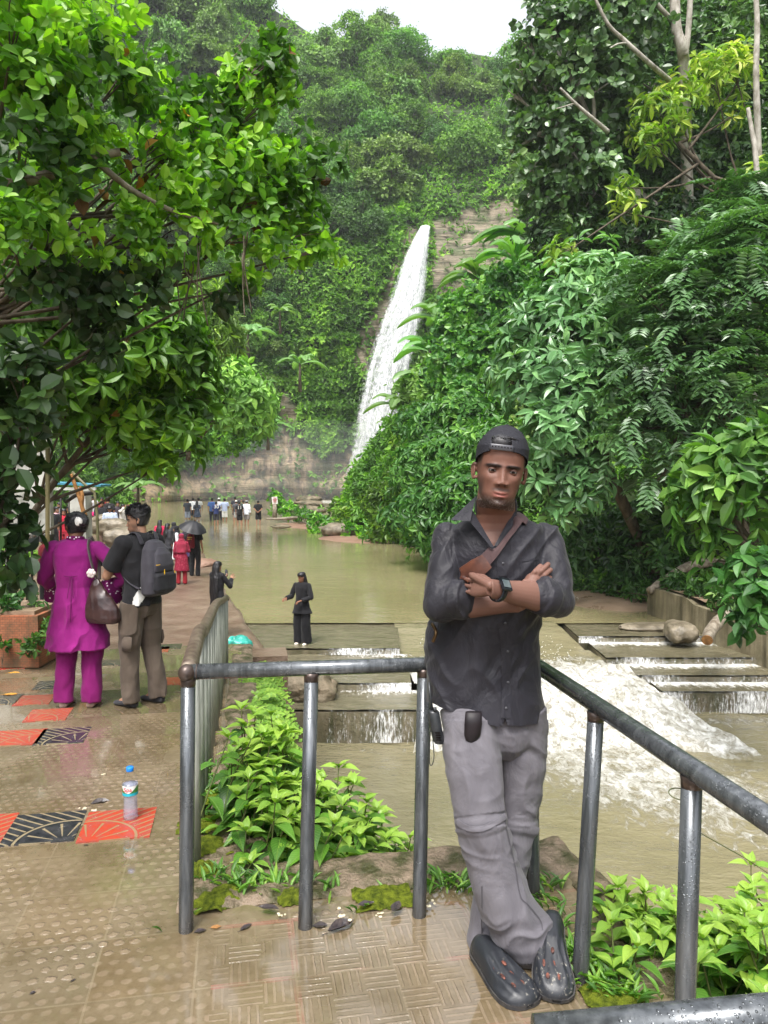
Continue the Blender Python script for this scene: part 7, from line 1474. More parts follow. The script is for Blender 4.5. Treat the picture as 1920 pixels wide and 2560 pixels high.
for s_ in (-1, 1): q = MB(); q.tube(smoothpts([L_(.10*s_, .13, 1.40), L_(.115*s_, .08, 1.50), L_(.12*s_, .0, 1.49), L_(.125*s_, -.10, 1.38), L_(.15*s_, -.12, 1.2), L_(.17*s_, .0, 1.05), L_(.15*s_, .14, .97)]), .007, 10, True, 0, 4, up=[1, 0, .2]); q.make('shoulder_strap', m_bp, bp, True)
for x, y, z, dx, dz in [(.04, .352, 1.14, .006, .05), (.12, .35, 1.215, .05, .006), (-.11, .34, 1.12, .01, .03)]: q = MB(); q.box(L_(x, y, z), (dx, .006, dz)); q.make('zip_trim', m_yel, bp)
q = MB(); q.tube(smoothpts([L_(-.12, .35, 1.10), L_(-.05, .362, 1.115), L_(.05, .362, 1.115), L_(.12, .35, 1.10)]), .003, 6); q.make('zip_line', m_bp2, bp, True)
q = MB(); q.tube(smoothpts([L_(-.03, .14, 1.44), L_(-.02, .13, 1.49), L_(.02, .13, 1.49), L_(.03, .14, 1.44)]), .008, 8); q.make('grab_loop', m_bp2, bp, True)
# white graphic on the side of his shirt
g_ = MB(); x_ = -1 if wpos(o, (-.2, 0, 1))[0] < wpos(o, (.2, 0, 1))[0] else 1
bv = BVHTree.FromPolygons([Vector(wpos(o, q_)) for q_ in vco(M1['top'].data)], [list(p.vertices) for p in M1['top'].data.polygons])
def decal(bvh, poly, off, mat, name, parent, n=26):
    """a printed patch lying on a surface"""
    poly = np.array(poly, float); x0, y0 = poly.min(0); x1, y1 = poly.max(0); X, Y = np.meshgrid(np.linspace(x0, x1, n), np.linspace(y0, y1, n), indexing='ij'); ins = in_poly(X, Y, poly); P = np.zeros((n, n, 3)); ok = np.zeros((n, n), bool)
    for i in range(n):
        for j in range(n):
            h, nn = raycast(bvh, X[i, j], Y[i, j], off)
            if h is not None: P[i, j] = h; ok[i, j] = ins[i, j]
    F = grid_faces(n, n)[:, ::-1]; F = F[ok.ravel()[F].all(1)]
    if len(F) == 0: return None
    oo = link(name, mesh(P.reshape(-1, 3), F, True), mat); oo.parent = parent; bpy.context.view_layer.update(); oo.matrix_parent_inverse = parent.matrix_world.inverted(); return oo
m_white = M('print_white', (.55, .55, .53), (.7, .7, .68), 20, .8)
decal(bv, [(372, 1440), (352, 1462), (334, 1490), (330, 1512), (345, 1518), (360, 1500), (374, 1478), (378, 1450)], .004, m_white, 'shirt_print', M1['top'])
def text(s_, size, loc, rz, mat, name, parent=None, rx=PI/2, ext=.0015):
    c = bpy.data.curves.new(name, 'FONT'); c.body = s_; c.size = size; c.align_x = 'CENTER'; c.align_y = 'CENTER'; c.extrude = ext; t_ = bpy.data.objects.new('tmp', c); COL.objects.link(t_); m_ = evaluated(t_); bpy.data.objects.remove(t_)
    oo = link(name, m_, mat); oo.location = loc; oo.rotation_euler = (rx, 0, rz)
    if parent is not None: oo.parent = parent; bpy.context.view_layer.update(); oo.matrix_parent_inverse = parent.matrix_world.inverted()
    return oo
h, nn = raycast(bv, 373, 1398, .003)
if h is not None: text('N.', .035, h, math.atan2(nn[0], -nn[1]), m_white, 'shirt_lettering', M1['top'])
phone(M1, (.03*k, -.42, 1.24*k), 'dark phone held between the young man and the woman in magenta', R(40), R(-30))
# ---- people further down: (label, px x, feet py or None, ground z, height, rot, ...)
def P2(px, py, z): return at_z(px, py, z)
pat_floral = NT('floral_print'); vo = pat_floral.n('ShaderNodeTexVoronoi', i_Vector=pat_floral.co(), i_Scale=26.); m_flo = pat_floral.done(pat_floral.pr(pat_floral.ramp(vo.outputs[0], [(.25, (.25, .3, .4)), (.45, (.03, .04, .07))]), .85, .2))
pat_r = NT('red_print'); vo = pat_r.n('ShaderNodeTexVoronoi', i_Vector=pat_r.co(), i_Scale=30.); m_redp = pat_r.done(pat_r.pr(pat_r.ramp(vo.outputs[0], [(.2, (.38, .08, .11)), (.4, (.21, .012, .035))]), .85, .2))
# woman posing on the weir
p = P2(756, 1610, ZU-.05)
Wk = person('long haired woman in black standing on the weir edge facing the camera', p, 1.60, R(-22), 1, (.010, .010, .012), (.008, .008, .010), 'long', (((.25, -.02, 1.12), (.08, -.22, 1.06)), ((.27, -.02, 1.12), (.30, -.24, 1.1))), 'wide', -.16, 'long', female=True, vox=.011, shoes=(.6, .56, .5), headyaw=R(-35), headtilt=R(12), toptype='kurta', near=False)
# woman photographing her
p = P2(540, 1640, -1.95); p = at_z(545, 1590, -1.95)
Wp = person('woman with very long black hair taking a photo with her phone behind the stair railing', p, 1.60, PI+R(-35), 2, (.010, .010, .012), (.010, .010, .012), 'long', (((.24, -.1, 1.12), (.14, -.34, 1.28)), ((.24, -.15, 1.14), (.10, -.34, 1.28))), 'wide', -.1, 'long', female=True, vox=.011, hairlen=.95, headtilt=R(5))
phone(Wp, (.15*Wp['k'], -.42*Wp['k'], 1.38*Wp['k']), 'black phone held up by the long haired woman at the path edge', PI+R(-35), 0)
# group by the umbrella
G1 = 'people gathered on the muddy path'
def path_person(lab, px, py, z=-1.95, **kw): kw.setdefault('vox', .015); kw.setdefault('group', G1); return person(lab, at_z(px, py, z), **kw)
path_person('man in black t-shirt and trousers with a dark red backpack beside the umbrella', 488, 1442, H=1.74, rz=PI+R(-12), skin=0, top=(.012, .012, .014), bottom=(.012, .012, .014), arms=('hip', 'down'), headyaw=R(-20))
path_person('woman in a red patterned kurta and headscarf seen from behind', 455, 1462, H=1.58, rz=PI+R(5), skin=0, top=(.25, .02, .05), bottom=(.22, .012, .02), hijab=(.23, .02, .045), hem=-.42, toptype='kurta', female=True, sleeve='long', pattern=m_redp, arms=('down', 'chest'))
path_person('woman with long hair in a bright pink red top', 401, 1400, H=1.58, rz=PI+R(-5), top=(.45, .025, .07), bottom=(.3, .3, .3), hair='long', female=True, sleeve='long', hem=-.2, toptype='kurta', hairlen=.35)
path_person('woman in a dark top between the pink top and the white kurta', 420, 1415, H=1.58, rz=PI+R(-40), top=(.03, .03, .035), bottom=(.03, .03, .035), hair='long', female=True, sleeve='long', hairlen=.3, toptype='kurta', hem=-.2)
path_person('woman in a white kurta and black hijab facing sideways', 443, 1428, H=1.6, rz=R(-75), top=(.62, .62, .64), bottom=(.5, .5, .5), hijab=(.012, .012, .014), female=True, sleeve='long', toptype='kurta', hem=-.45)
path_person('woman in a purple top and black hijab under the umbrella', 466, 1432, z=-1.95, H=1.62, rz=R(-140), top=(.06, .035, .1), bottom=(.02, .02, .025), hijab=(.015, .012, .018), female=True, sleeve='long', toptype='kurta', hem=-.3, arms=('fore', 'down'))
path_person('woman in a black patterned hijab at the back of the umbrella group', 436, 1412, H=1.6, rz=PI, top=(.03, .03, .035), bottom=(.02, .02, .02), hijab=(.03, .03, .034), female=True, sleeve='long')
# red backpack for the man in black
c_ = at_z(488, 1442, -1.95); rb = empty('backpack', (c_[0], c_[1], 0), R(-12)); rb.location = (c_[0], c_[1], -.75); prop(rb, 'dark red backpack with yellow lettering on the man in black by the umbrella', 'backpack')
q = MB(); q.loft([((-.05, -.19, -.24), .11, .05, None, None, .6), ((-.05, -.2, -.18), .135, .065, None, None, .6), ((-.05, -.2, .05), .135, .065, None, None, .6), ((-.05, -.18, .2), .11, .05, None, None, .7), ((-.05, -.17, .25), .05, .03)], 24); q.make('body', cl((.14, .015, .025)), rb, True)
q = MB(); q.box((-.05, -.262, .12), (.16, .012, .035)); q.box((-.05, -.264, .06), (.13, .012, .03)); q.make('lettering', M('gold_print', (.6, .35, .06), None, 10, .6), rb)
# umbrella
uc = at_d(482, 1322, 24.6); um = empty('umbrella', uc); prop(um, 'black and silver umbrella open over the group on the path', 'umbrella'); um.rotation_euler = (R(14), R(16), 0)
n = 8; m = 7; V = []; 
for i in range(m+1):
    r = .45*i/m
    for j in range(n*4):
        a = 2*PI*j/(n*4); sc = 1-.06*(1-abs(math.cos(a*n/2)))*i/m; V.append((r*sc*math.cos(a), r*sc*math.sin(a), .26*(1-(i/m)**1.9)+.0-.02*(1-abs(math.cos(a*n/2)))*i/m))
F = [(i*n*4+j, (i+1)*n*4+j, (i+1)*n*4+(j+1) % (n*4), i*n*4+(j+1) % (n*4)) for i in range(m) for j in range(n*4)]
mi = [1 if ((f[0] % (n*4))//4) in (2, 3, 4, 5) and 0 else (1 if ((f[0] % (n*4))//4) % 8 in (3, 4, 5, 6, 7) else 0) for f in F]
me = mesh(V, F, True, midx=mi); link('canopy', me, [M('umbrella_black', (.02, .02, .024), None, 8, .5, .4), M('umbrella_silver', (.24, .27, .32), (.36, .39, .44), 8, .4, .5)], um)
q = MB(); q.tube([(0, 0, .33), (0, 0, .2), (0, 0, -.65)], .008, 8); q.make('shaft', m_iris, um, True)
for j in range(8): q = MB(); a = 2*PI*j/8; q.tube([(0, 0, .24), (.24*math.cos(a), .24*math.sin(a), .17), (.45*math.cos(a), .45*math.sin(a), -.002)], .004, 5); q.make('rib', m_iris, um, True)
# photographer and others on the steps at the left
G2 = 'people standing on the path steps'
def step_person(lab, px, py, z, **kw): kw.setdefault('vox', .016); kw.setdefault('group', G2); return person(lab, at_z(px, py, z), **kw)
ph_ = step_person('man in a pale blue shirt looking down at a camera on the steps', 277, 1384, -1.42, H=1.72, rz=R(8), skin=0, top=(.38, .44, .55), bottom=(.26, .24, .25), arms=('fore', 'down'), headtilt=R(28), sleeve='half', vox=.013)
cmr = empty('camera', wpos(ph_['o'], (.03, -.22, 1.12))); prop(cmr, 'black camera hanging in front of the man in pale blue', 'camera'); q = MB(); q.box((0, 0, 0), (.14, .06, .09)); q.make('body', m_blkp, cmr); q = MB(); q.tube([(0, -.03, 0), (0, -.10, 0)], .036, 16); q.make('lens', m_blkp, cmr, True)
step_person('man in black shirt standing just left of the man in pale blue', 258, 1362, -1.42, H=1.76, rz=R(-20), top=(.015, .015, .018), bottom=(.18, .12, .09), arms=('down', 'fore'), sleeve='long')
step_person('taller man in black behind the man in pale blue', 272, 1352, -1.42, H=1.86, rz=PI, top=(.018, .018, .02), bottom=(.02, .02, .025), hair='short')
step_person('woman in a white dress holding a phone to her face', 308, 1352, -1.5, H=1.60, rz=R(60), top=(.6, .58, .54), bottom=(.55, .53, .5), hair='long', female=True, sleeve='long', toptype='kurta', hem=-.5, arms=('up', 'up'), hairlen=.2)
step_person('woman in black beside the woman in the white dress', 322, 1350, -1.55, H=1.58, rz=PI, top=(.02, .02, .024), bottom=(.02, .02, .02), hair='long', female=True, sleeve='long', hairlen=.3)
step_person('man in dark clothes behind the white dress', 296, 1345, -1.5, H=1.66, rz=R(30), top=(.05, .04, .05), bottom=(.03, .03, .03))
step_person('seated man in a white shirt with a thin bag strap on the lower steps', 312, 1432, -1.95, H=1.68, rz=PI, top=(.6, .6, .6), bottom=(.05, .05, .06), sit=True, arms=('lap', 'lap'), sleeve='long')
step_person('man in a maroon shirt leaning by the left railing', 118, 1560, -1.10, H=1.62, rz=R(-60), skin=1, top=(.13, .006, .012), bottom=(.02, .02, .02), headtilt=R(35), arms=('fore', 'fore'), vox=.012)
for i, (lab, px, py, zz, H_, top, bot, hr, fem) in enumerate([('woman in a red scarf in the shaded walkway', 163, 1392, -1.3, 1.6, (.4, .02, .04), (.35, .03, .05), 'long', True), ('man in black at the left end of the shaded walkway', 132, 1400, -1.3, 1.72, (.015, .015, .018), (.02, .02, .02), 'short', False),
        ('person in a pale pink top in the shaded walkway', 143, 1380, -1.3, 1.6, (.5, .3, .33), (.4, .35, .4), 'short', False), ('shirtless man with a pink towel at the far end of the walkway', 226, 1325, -1.5, 1.7, (.22, .1, .08), (.55, .35, .4), 'short', False), ('boy in a blue shirt beside the man with the towel', 214, 1330, -1.5, 1.66, (.12, .2, .4), (.2, .22, .3), 'short', False), ('woman bending in a hot pink top on the far steps', 240, 1335, -1.6, 1.3, (.55, .03, .15), (.02, .02, .03), 'long', True), ('man in navy shorts at the far end of the walkway', 236, 1320, -1.5, 1.7, (.5, .5, .52), (.05, .07, .14), 'short', False),
        ('woman in a mustard top near the pillar on the walkway', 176, 1372, -1.3, 1.58, (.4, .25, .04), (.05, .03, .04), 'long', True), ('man in a grey shirt at the back of the walkway', 152, 1365, -1.4, 1.72, (.2, .2, .22), (.04, .04, .05), 'short', False), ('man in a dark red shirt beyond the awning frame', 256, 1322, -1.6, 1.7, (.25, .02, .03), (.03, .03, .04), 'short', False), ('woman in a navy scarf beyond the white dress', 330, 1335, -1.7, 1.56, (.03, .04, .12), (.02, .02, .03), 'long', True), ('man in a white shirt at the far path end', 345, 1318, -1.8, 1.7, (.55, .55, .56), (.05, .05, .07), 'short', False)]):
    step_person(lab, px, py, zz, H=H_, rz=R(40*i), top=top, bottom=bot, hair=hr, female=fem, legs='long' if 'shorts' not in lab else 'short', hairlen=.3, skin=i % 3)
# bathers and onlookers standing in the shallows
G3 = 'people wading in the pool'
def wade(lab, px, py, Hpx, **kw):
    z = ZU; sunk = kw.pop('sunk', .12); kw.setdefault('vox', .02); kw.setdefault('group', G3); p = at_z(px, py, z); H_ = Hpx*p[1]/FPX+sunk; return person(lab, p, H=H_, sunk=sunk, legs=kw.pop('legs', 'short'), shoes=None, **kw)
navy, blk, wht = (.02, .03, .10), (.012, .012, .014), (.62, .63, .66)
wade('man in a dark grey t-shirt with printed back, leftmost in the pool', 469, 1297, 50, rz=PI, top=(.03, .035, .045), bottom=(.2, .23, .3), sunk=.45)
wade('man in a white t-shirt behind the woman in the floral dress', 483, 1292, 48, rz=PI, top=wht, bottom=blk, sunk=.45)
wade('second man in white behind the woman in the floral dress', 497, 1292, 48, rz=PI+.4, top=wht, bottom=(.4, .4, .4), sunk=.45)
wade('lady in a blue floral dress standing in the pool', 493, 1302, 50, rz=PI, top=navy, bottom=(.4, .3, .25), pattern=m_flo, female=True, toptype='kurta', hem=-.25, sunk=.45, hair='long', hairlen=.1)
wade('man in a plain blue shirt and dark trousers in the pool', 531, 1300, 56, rz=PI+.2, top=(.06, .12, .32), bottom=(.02, .02, .03), sunk=.4, legs='long')
W30 = wade('man in a navy football shirt numbered 30', 541, 1313, 60, rz=PI, top=navy, bottom=(.03, .03, .035), arms=('fore', 'chest'))
wade('man in a white shirt and pale cap behind the blue shirts', 548, 1298, 54, rz=PI, top=wht, bottom=(.03, .03, .04), hat=(.55, .55, .52), legs='long', sunk=.4)
wade('man in a pale blue striped shirt and white shorts', 562, 1301, 56, rz=PI, top=(.36, .42, .6), bottom=(.62, .62, .62), arms=('hip', 'fore'), sunk=.3)
wade('man in black pointing to the left with an outstretched arm', 588, 1300, 59, rz=PI, top=(.03, .03, .04), bottom=blk, arms=('down', 'point'))
wade('man in grey with a pale cap in front of the pointing man', 591, 1306, 56, rz=PI, top=(.07, .07, .08), bottom=(.3, .3, .3), hat=(.6, .6, .56))
W11 = wade('man in a black football shirt with a white number on its back', 599, 1313, 60, rz=PI, top=blk, bottom=blk)
wade('man in dark green half hidden behind the white shirt', 609, 1306, 56, rz=PI, top=(.03, .05, .04), bottom=(.2, .2, .2), arms=('chest', 'chest'))
wade('man in a loose white shirt and grey cap', 617, 1312, 62, rz=PI-.25, top=(.62, .64, .72), bottom=(.2, .18, .18), hat=(.25, .27, .28), hem=-.12, sleeve='long')
wade('man in black with hands behind his back, rightmost in the pool', 646, 1312, 62, rz=PI, top=blk, bottom=blk, arms=('back', 'back'))
# numbers on two shirts
for s_, px, py, who in (('30', 541, 1267, W30), ('11', 599, 1269, W11)):
    c_ = at_z(px, 1313, ZU); q_ = at_d(px, py, c_[1]-.15); text(s_, .34, q_, 0, m_white, 'shirt_number', who['o'])
# ================================================================ structures and small things at the left, litter, bottle, sign
m_wash = M('whitewashed_wall', (.22, .22, .19), (.5, .5, .46), 1.6, .8, .2, bump=.4, bscale=12, bdist=.02, detail=7, lo=.38, hi=.55)
m_pole = M('bamboo_pole', (.16, .13, .06), (.34, .29, .15), 5, .6, .3, bump=.4, bscale=20, stretch=(1, 1, .3)); m_drk = M('dark_iron', (.03, .03, .03), (.08, .07, .06), 9, .6, .4, metal=.5)
m_blue = M('blue_awning', (.03, .14, .2), (.1, .32, .42), 3, .5, .3); m_olive = M('olive_pipe', (.09, .085, .04), (.17, .16, .08), 12, .5, .4)
m_terra = NT('terracotta_tiles'); tv = m_terra.co(); bt_ = m_terra.n('ShaderNodeTexBrick', i_Vector=m_terra.mapping(tv, scale=(1, 1, 1), rot=(PI/2, 0, 0)), i_Scale=9., i_Color1=(.30, .095, .045, 1), i_Color2=(.36, .13, .065, 1), i_Mortar=(.12, .07, .045, 1)); bt_.inputs['Mortar Size'].default_value = .02; nn_ = m_terra.noise(tv, 3, 5, .7)
m_terra = m_terra.done(m_terra.pr(m_terra.mix(m_terra.ramp(nn_, [(.42, 0.), (.62, .8)]), bt_.outputs[0], (.07, .06, .035)), .65, .3))
def post_px(name, lab, px, y0, y1, d, r, m, cat='post', group=None, px1=None):
    a, b = at_d(px, y0, d), at_d(px if px1 is None else px1, y1, d); q = MB(); q.tube([b-a*0, (a+b)/2, a], r, 14); o = q.make(name, m, None, True); prop(o, lab, cat, group); return o
# shop hut: wall panel, pillar, blue roof, awning frame
hut = empty('kiosk', at_d(90, 1560, 11.5)); prop(hut, 'whitewashed kiosk wall overgrown with creeper at the left edge', 'kiosk'); o0 = np.array(hut.location)
a, b = at_d(20, 1330, 11.6), at_d(116, 1150, 11.6); q = MB(); q.box((a+b)/2-o0+[-.6, .15, .2], (b[0]-a[0]+1.2, .12, b[2]-a[2]+.5)); q.make('wall', m_wash, hut)
q = MB(); q.box((at_d(60, 1345, 11.55)-o0)+[-.4, 0, 0], (1.6, .2, .10)); q.make('shelf', m_drk, hut)
q = MB(); c_ = at_d(186, 1300, 14)-o0; q.box(c_+[0, .3, -.35], (.30, .30, 1.75)); q.make('pillar', m_wash, hut)
q = MB(); c_ = at_d(190, 1213, 15)-o0; q.box(c_+[-.25, .25, .03], (1.5, .6, .04), rot=np.array(Matrix.Rotation(R(3), 3, 'Y'))); q.make('roof', m_blue, hut)
q = MB(); c_ = at_d(165, 1222, 14.1)-o0; q.box(c_+[-.2, 0, 0], (1.5, .05, .05)); q.make('roof_edge', m_wash, hut)
post_px('bamboo_pole', 'pale upright bamboo pole in front of the kiosk wall', 119, 1120, 1450, 9.5, .026, m_pole, 'pole')
fr = empty('awning_frame', at_d(240, 1400, 12)); prop(fr, 'bent olive pipe frame with dead banana stalks hanging from it', 'frame'); o0 = np.array(fr.location); q = MB(); q.tube([at_d(180, 1180, 12)-o0, at_d(213, 1212, 12)-o0, at_d(236, 1232, 12)-o0, at_d(243, 1290, 12)-o0, at_d(246, 1380, 12)-o0, at_d(246, 1470, 12)-o0], .022, 10); q.make('pipe', m_olive, fr, True)
q = MB(); q.tube([at_d(236, 1232, 12)-o0, at_d(190, 1238, 12.4)-o0, at_d(165, 1255, 12.6)-o0], .03, 8); q.make('cross_pipe', m_drk, fr, True)
for pts, lab in (([(178, 1185), (190, 1220), (203, 1260), (212, 1300)], 'dead_stalk'), ([(200, 1215), (206, 1240), (205, 1265), (215, 1290)], 'dead_stalk')): q = MB(); q.tube(smoothpts([at_d(x, y, 11.9)-o0 for x, y in pts]), [.02]*3+[.035]*0+[.03]*(len(smoothpts(pts_ := [at_d(x, y, 11.9) for x, y in pts]))-3), 8); q.make(lab, m_deadwood, fr, True)
for i, (x, y0, y1, d) in enumerate([(152, 1240, 1380, 12.5), (172, 1250, 1330, 13), (56, 1355, 1500, 9.6), (68, 1350, 1500, 9.7), (17, 1360, 1480, 9.4), (94, 1335, 1360, 9.6), (80, 1340, 1460, 9.8)]):
    post_px('fence_bar', ['dark iron post left of the pillar', 'second dark iron post beside the pillar', 'grey fence bar above the planter', 'thin dark fence bar beside the grey bar', 'fence bar nearest the left edge', 'short fence bar under the kiosk shelf', 'middle fence bar behind the creeper'][i], x, y0, y1, d, .016, m_post if i in (2, 4) else m_drk, 'fence bar', 'iron bars by the kiosk')
# planter with tiles, plants and dry leaves
pl = empty('planter', at_d(50, 1637, 9.0)); prop(pl, 'terracotta tiled planter box beside the lower landing', 'planter'); o0 = np.array(pl.location); a, b = at_d(-260, 1532, 9.0), at_d(108, 1528, 9.15)
q = MB(); q.box(((a[0]+b[0])/2-o0[0], .45, (a[2]-.62-.2)/2-o0[2]-.0), (b[0]-a[0], .9, a[2]+.75)); pb = q.make('box', m_terra, pl); q = MB(); q.box(((a[0]+b[0])/2-o0[0], .45, a[2]-o0[2]-.02), (b[0]-a[0]-.12, .8, .06)); q.make('soil', m_mud, pl)
rtree('planter_plant', 'leafy plant growing beside the planter at the left', [(95, 1612, 8.9, 22), (70, 1625, 8.9, 18), (115, 1590, 9.0, 18), (118, 1560, 9.1, 12)], 'loose', .09, lm_mid, at_d(95, 1640, 8.9), 61, nl=5, wr=.45, r0=.008, cov=1.5, tb=.5, cat='plant')
rtree('planter_plant', 'plants and dry leaves on top of the terracotta planter', [(30, 1510, 9.2, 22), (70, 1500, 9.3, 20), (8, 1515, 9.1, 20), (100, 1505, 9.3, 12)], 'loose', .1, lm_mid, at_d(40, 1530, 9.2), 62, nl=5, wr=.45, r0=.008, cov=1.3, tb=.4, cat='plant')
rtree('planter_plant', 'small weed at the foot of the planter at the left edge', [(8, 1618, 8.9, 14), (2, 1640, 8.8, 10)], 'loose', .09, lm_mid, at_d(4, 1645, 8.85), 63, nl=5, wr=.45, r0=.006, cov=1.3, tb=.5, cat='plant')
# ---- bottle
bt0 = at_z(327, 2048, .0); bo = empty('water_bottle', bt0); prop(bo, 'half full plastic water bottle with blue cap on the red tile', 'bottle')
t = NT('clear_plastic'); g_ = t.n('ShaderNodeBsdfGlass', i_Color=(.93, .95, 1, 1), i_Roughness=.04, i_IOR=1.15); tr = t.n('ShaderNodeBsdfTransparent'); mx = t.n('ShaderNodeMixShader'); t.put(mx.inputs[0], .25); t.t.links.new(tr.outputs[0], mx.inputs[1]); t.t.links.new(g_.outputs[0], mx.inputs[2]); m_clear = t.done(mx.outputs[0])
t = NT('bottle_water'); tr = t.n('ShaderNodeBsdfTransparent', i_Color=(.88, .9, .98, 1)); g_ = t.pr((.7, .74, .88), .1, .6); mx = t.n('ShaderNodeMixShader'); t.put(mx.inputs[0], .28); t.t.links.new(tr.outputs[0], mx.inputs[1]); t.t.links.new(g_, mx.inputs[2]); m_bw = t.done(mx.outputs[0])
def lathe(prof, n=28): q = MB(); q.loft([((0, 0, z), r, r) for r, z in prof], n); return q
k_ = .205/.235
pr_ = [(.008, .0), (.026, .001), (.030, .006), (.031, .018), (.0295, .024), (.031, .030), (.0305, .045), (.0285, .055), (.0295, .062), (.028, .068), (.0295, .075), (.028, .081), (.0295, .088), (.0275, .095), (.0305, .103), (.031, .108), (.0315, .145), (.031, .155), (.026, .178), (.016, .196), (.0125, .203), (.0125, .212), (.004, .2125)]
S_ = .255/.232; q = lathe([(r*1.06, z*S_) for r, z in pr_], 32); q.make('body', m_clear, bo, True)
q = lathe([(r*.97, z*S_) for r, z in pr_ if z < .1] + [(.029, .150*S_), (.004, .1505*S_)], 28); q.make('water', m_bw, bo, True)
t = NT('bottle_label'); z_ = t.n('ShaderNodeSeparateXYZ', i_Vector=t.co()).outputs[2]; x_ = t.n('ShaderNodeSeparateXYZ', i_Vector=t.co()).outputs[0]; zz = t.math('DIVIDE', t.math('SUBTRACT', z_, .117), .042)
arc_ = t.math('SUBTRACT', zz, t.math('MULTIPLY', t.math('MULTIPLY', x_, x_), 600.)); lc = t.ramp(zz, [(.0, (.02, .38, .5)), (.26, (.02, .4, .5)), (.3, (.12, .3, .1)), (.34, (.8, .8, .8))], 'CONSTANT'); wh = t.math('GREATER_THAN', arc_, .3); lc = t.mix(wh, lc, (.8, .8, .8)); lc2 = t.mix(t.math('MULTIPLY', t.math('GREATER_THAN', zz, .28), t.math('SUBTRACT', 1., wh)), lc, (.06, .2, .05)); m_lab = t.done(t.pr(lc2, .4, .4))
q = MB(); q.tube([(0, 0, .117), (0, 0, .138), (0, 0, .160)], .0338, 32, False); q.make('label', m_lab, bo, True)
q = lathe([(.0155, .219), (.0162, .221), (.0162, .236), (.0145, .238)], 24); q.make('cap', M('blue_cap', (.01, .16, .6), (.015, .2, .7), 10, .35, .5), bo, True)
tx = text('Spa', .027, (bt0[0], bt0[1]-.0348, .1465), 0, M('red_ink', (.6, .01, .03), None, 10, .5), 'label_lettering', bo, ext=.0006)
# ---- sign in the pool
sg = empty('signboard', at_d(688, 1293, 55)); prop(sg, 'small white signboard with red lettering on a wooden post in the shallows', 'sign'); o0 = np.array(sg.location); q = MB(); q.tube([at_d(687, 1297, 55)-o0, at_d(687, 1258, 55)-o0], .16, 10); q.make('post', m_bark, sg, True)
q = MB(); q.box(at_d(687, 1251, 54.9)-o0, (.40, .05, .52), rot=np.array(Matrix.Rotation(R(-5), 3, 'Y'))); q.make('board', M('sign_white', (.6, .58, .56), (.72, .7, .68), 5, .6), sg)
q = MB(); c_ = at_d(687, 1250, 54.86)-o0
for dz, w_ in ((.14, .2), (.04, .28), (-.05, .24), (-.14, .2)): q = MB(); q.box(c_+[0, 0, dz], (w_, .02, .035)); q.make('lettering', M('sign_red', (.5, .05, .05), None, 5, .6), sg)
# ---- turquoise plastic bag on the path edge
pb_ = at_z(595, 1622, -1.93); q = MB(); q.ell((0, 0, .1), (.23, .18, .14), 30, 20); q.ell((.16, 0, .08), (.1, .08, .07), 16, 10); m_ = remesh(q, .018, 2); v = vco(m_); v = v+vno(m_)*(.035*(1-2.4*np.abs(vnoise(v*9, 4)))+.015*vnoise(v*22, 5))[:, None]; setco(m_, v); o = link('plastic_bag', m_, M('turquoise_plastic', (.02, .25, .2), (.05, .42, .35), 6, .3, .5)); o.location = pb_; prop(o, 'crumpled turquoise plastic bag lying on the stone path edge', 'plastic bag')
# ---- fallen leaves and litter
m_wet = M('wet_dead_leaf', (.018, .014, .018), (.06, .045, .04), 40, .3, .5, bump=.6, bscale=90, bdist=.004); m_crm = M('cream_litter', (.4, .34, .22), (.65, .6, .45), 20, .7); m_org = M('orange_leaf', (.5, .2, .02), (.65, .33, .05), 20, .5)
def leaf_obj(px, py, L, m, lab, z=0., rz=0., w=.5, curl=.25, name='fallen_leaf'):
    g_ = 10; a, b = np.meshgrid(np.linspace(0, 1, g_), np.linspace(-1, 1, 7), indexing='ij'); wd = np.sin(np.clip(a, .02, .98)*PI)**.8*w*.5; X, Y = a-.5, wd*b; Z = .03+curl*.3*(X*X)*1.2+abs(b)*wd*curl+.03*vnoise(np.stack([a*6, b*3+px, a*0], -1), 3); q = MB(); q.sheet(np.stack([X, Y, Z], -1)*L); q.tube([(-.5*L, 0, .03*L), (-.72*L, .03*L, .02*L)], .012*L, 5); o = q.make(name, m, None, True); o.location = at_z(px, py, z)+[0, 0, .002]; o.rotation_euler = (0, 0, rz); prop(o, lab, 'fallen leaf', 'fallen leaves and litter'); return o
leaf_obj(250, 2012, .085, m_wet, 'large black crumpled leaf left of the bottle', 0, .5, .5, .9)
leaf_obj(852, 2323, .10, m_wet, 'long dark brown curled leaf in front of the railing', 0, .6, .45, .8); leaf_obj(800, 2316, .05, m_wet, 'small round black leaf beside the second post', 0, .1, .7)
leaf_obj(672, 2272, .07, m_wet, 'flat dark leaf on the front kerb between two posts', .02, -.2, .5); leaf_obj(500, 2330, .04, m_wet, 'black leaf at the foot of the corner post', 0, .4, .6); leaf_obj(540, 2320, .035, m_deadwood, 'small brown leaf right of the corner post', 0, .2, .6)
leaf_obj(615, 2320, .05, m_wet, 'thin dark leaf before the front kerb', 0, .9, .4); leaf_obj(915, 2262, .06, m_wet, 'dark leaf on the kerb left of the mossy lump', .02, .3, .5); leaf_obj(990, 2270, .07, m_wet, 'brownish purple leaf on the kerb by the middle post', .02, 1.2, .5)
leaf_obj(105, 2108, .035, m_wet, 'black leaf scrap below the black patterned tile', 0, .1, .5); leaf_obj(215, 2114, .02, m_wet, 'tiny black scrap below the red tile', 0, .1, .5); leaf_obj(82, 2484, .018, m_wet, 'tiny dark seed husk at the lower left', 0, .8, .6, .5); leaf_obj(182, 2453, .02, m_wet, 'dark twig scrap on the studded tiles', 0, .9, .3)
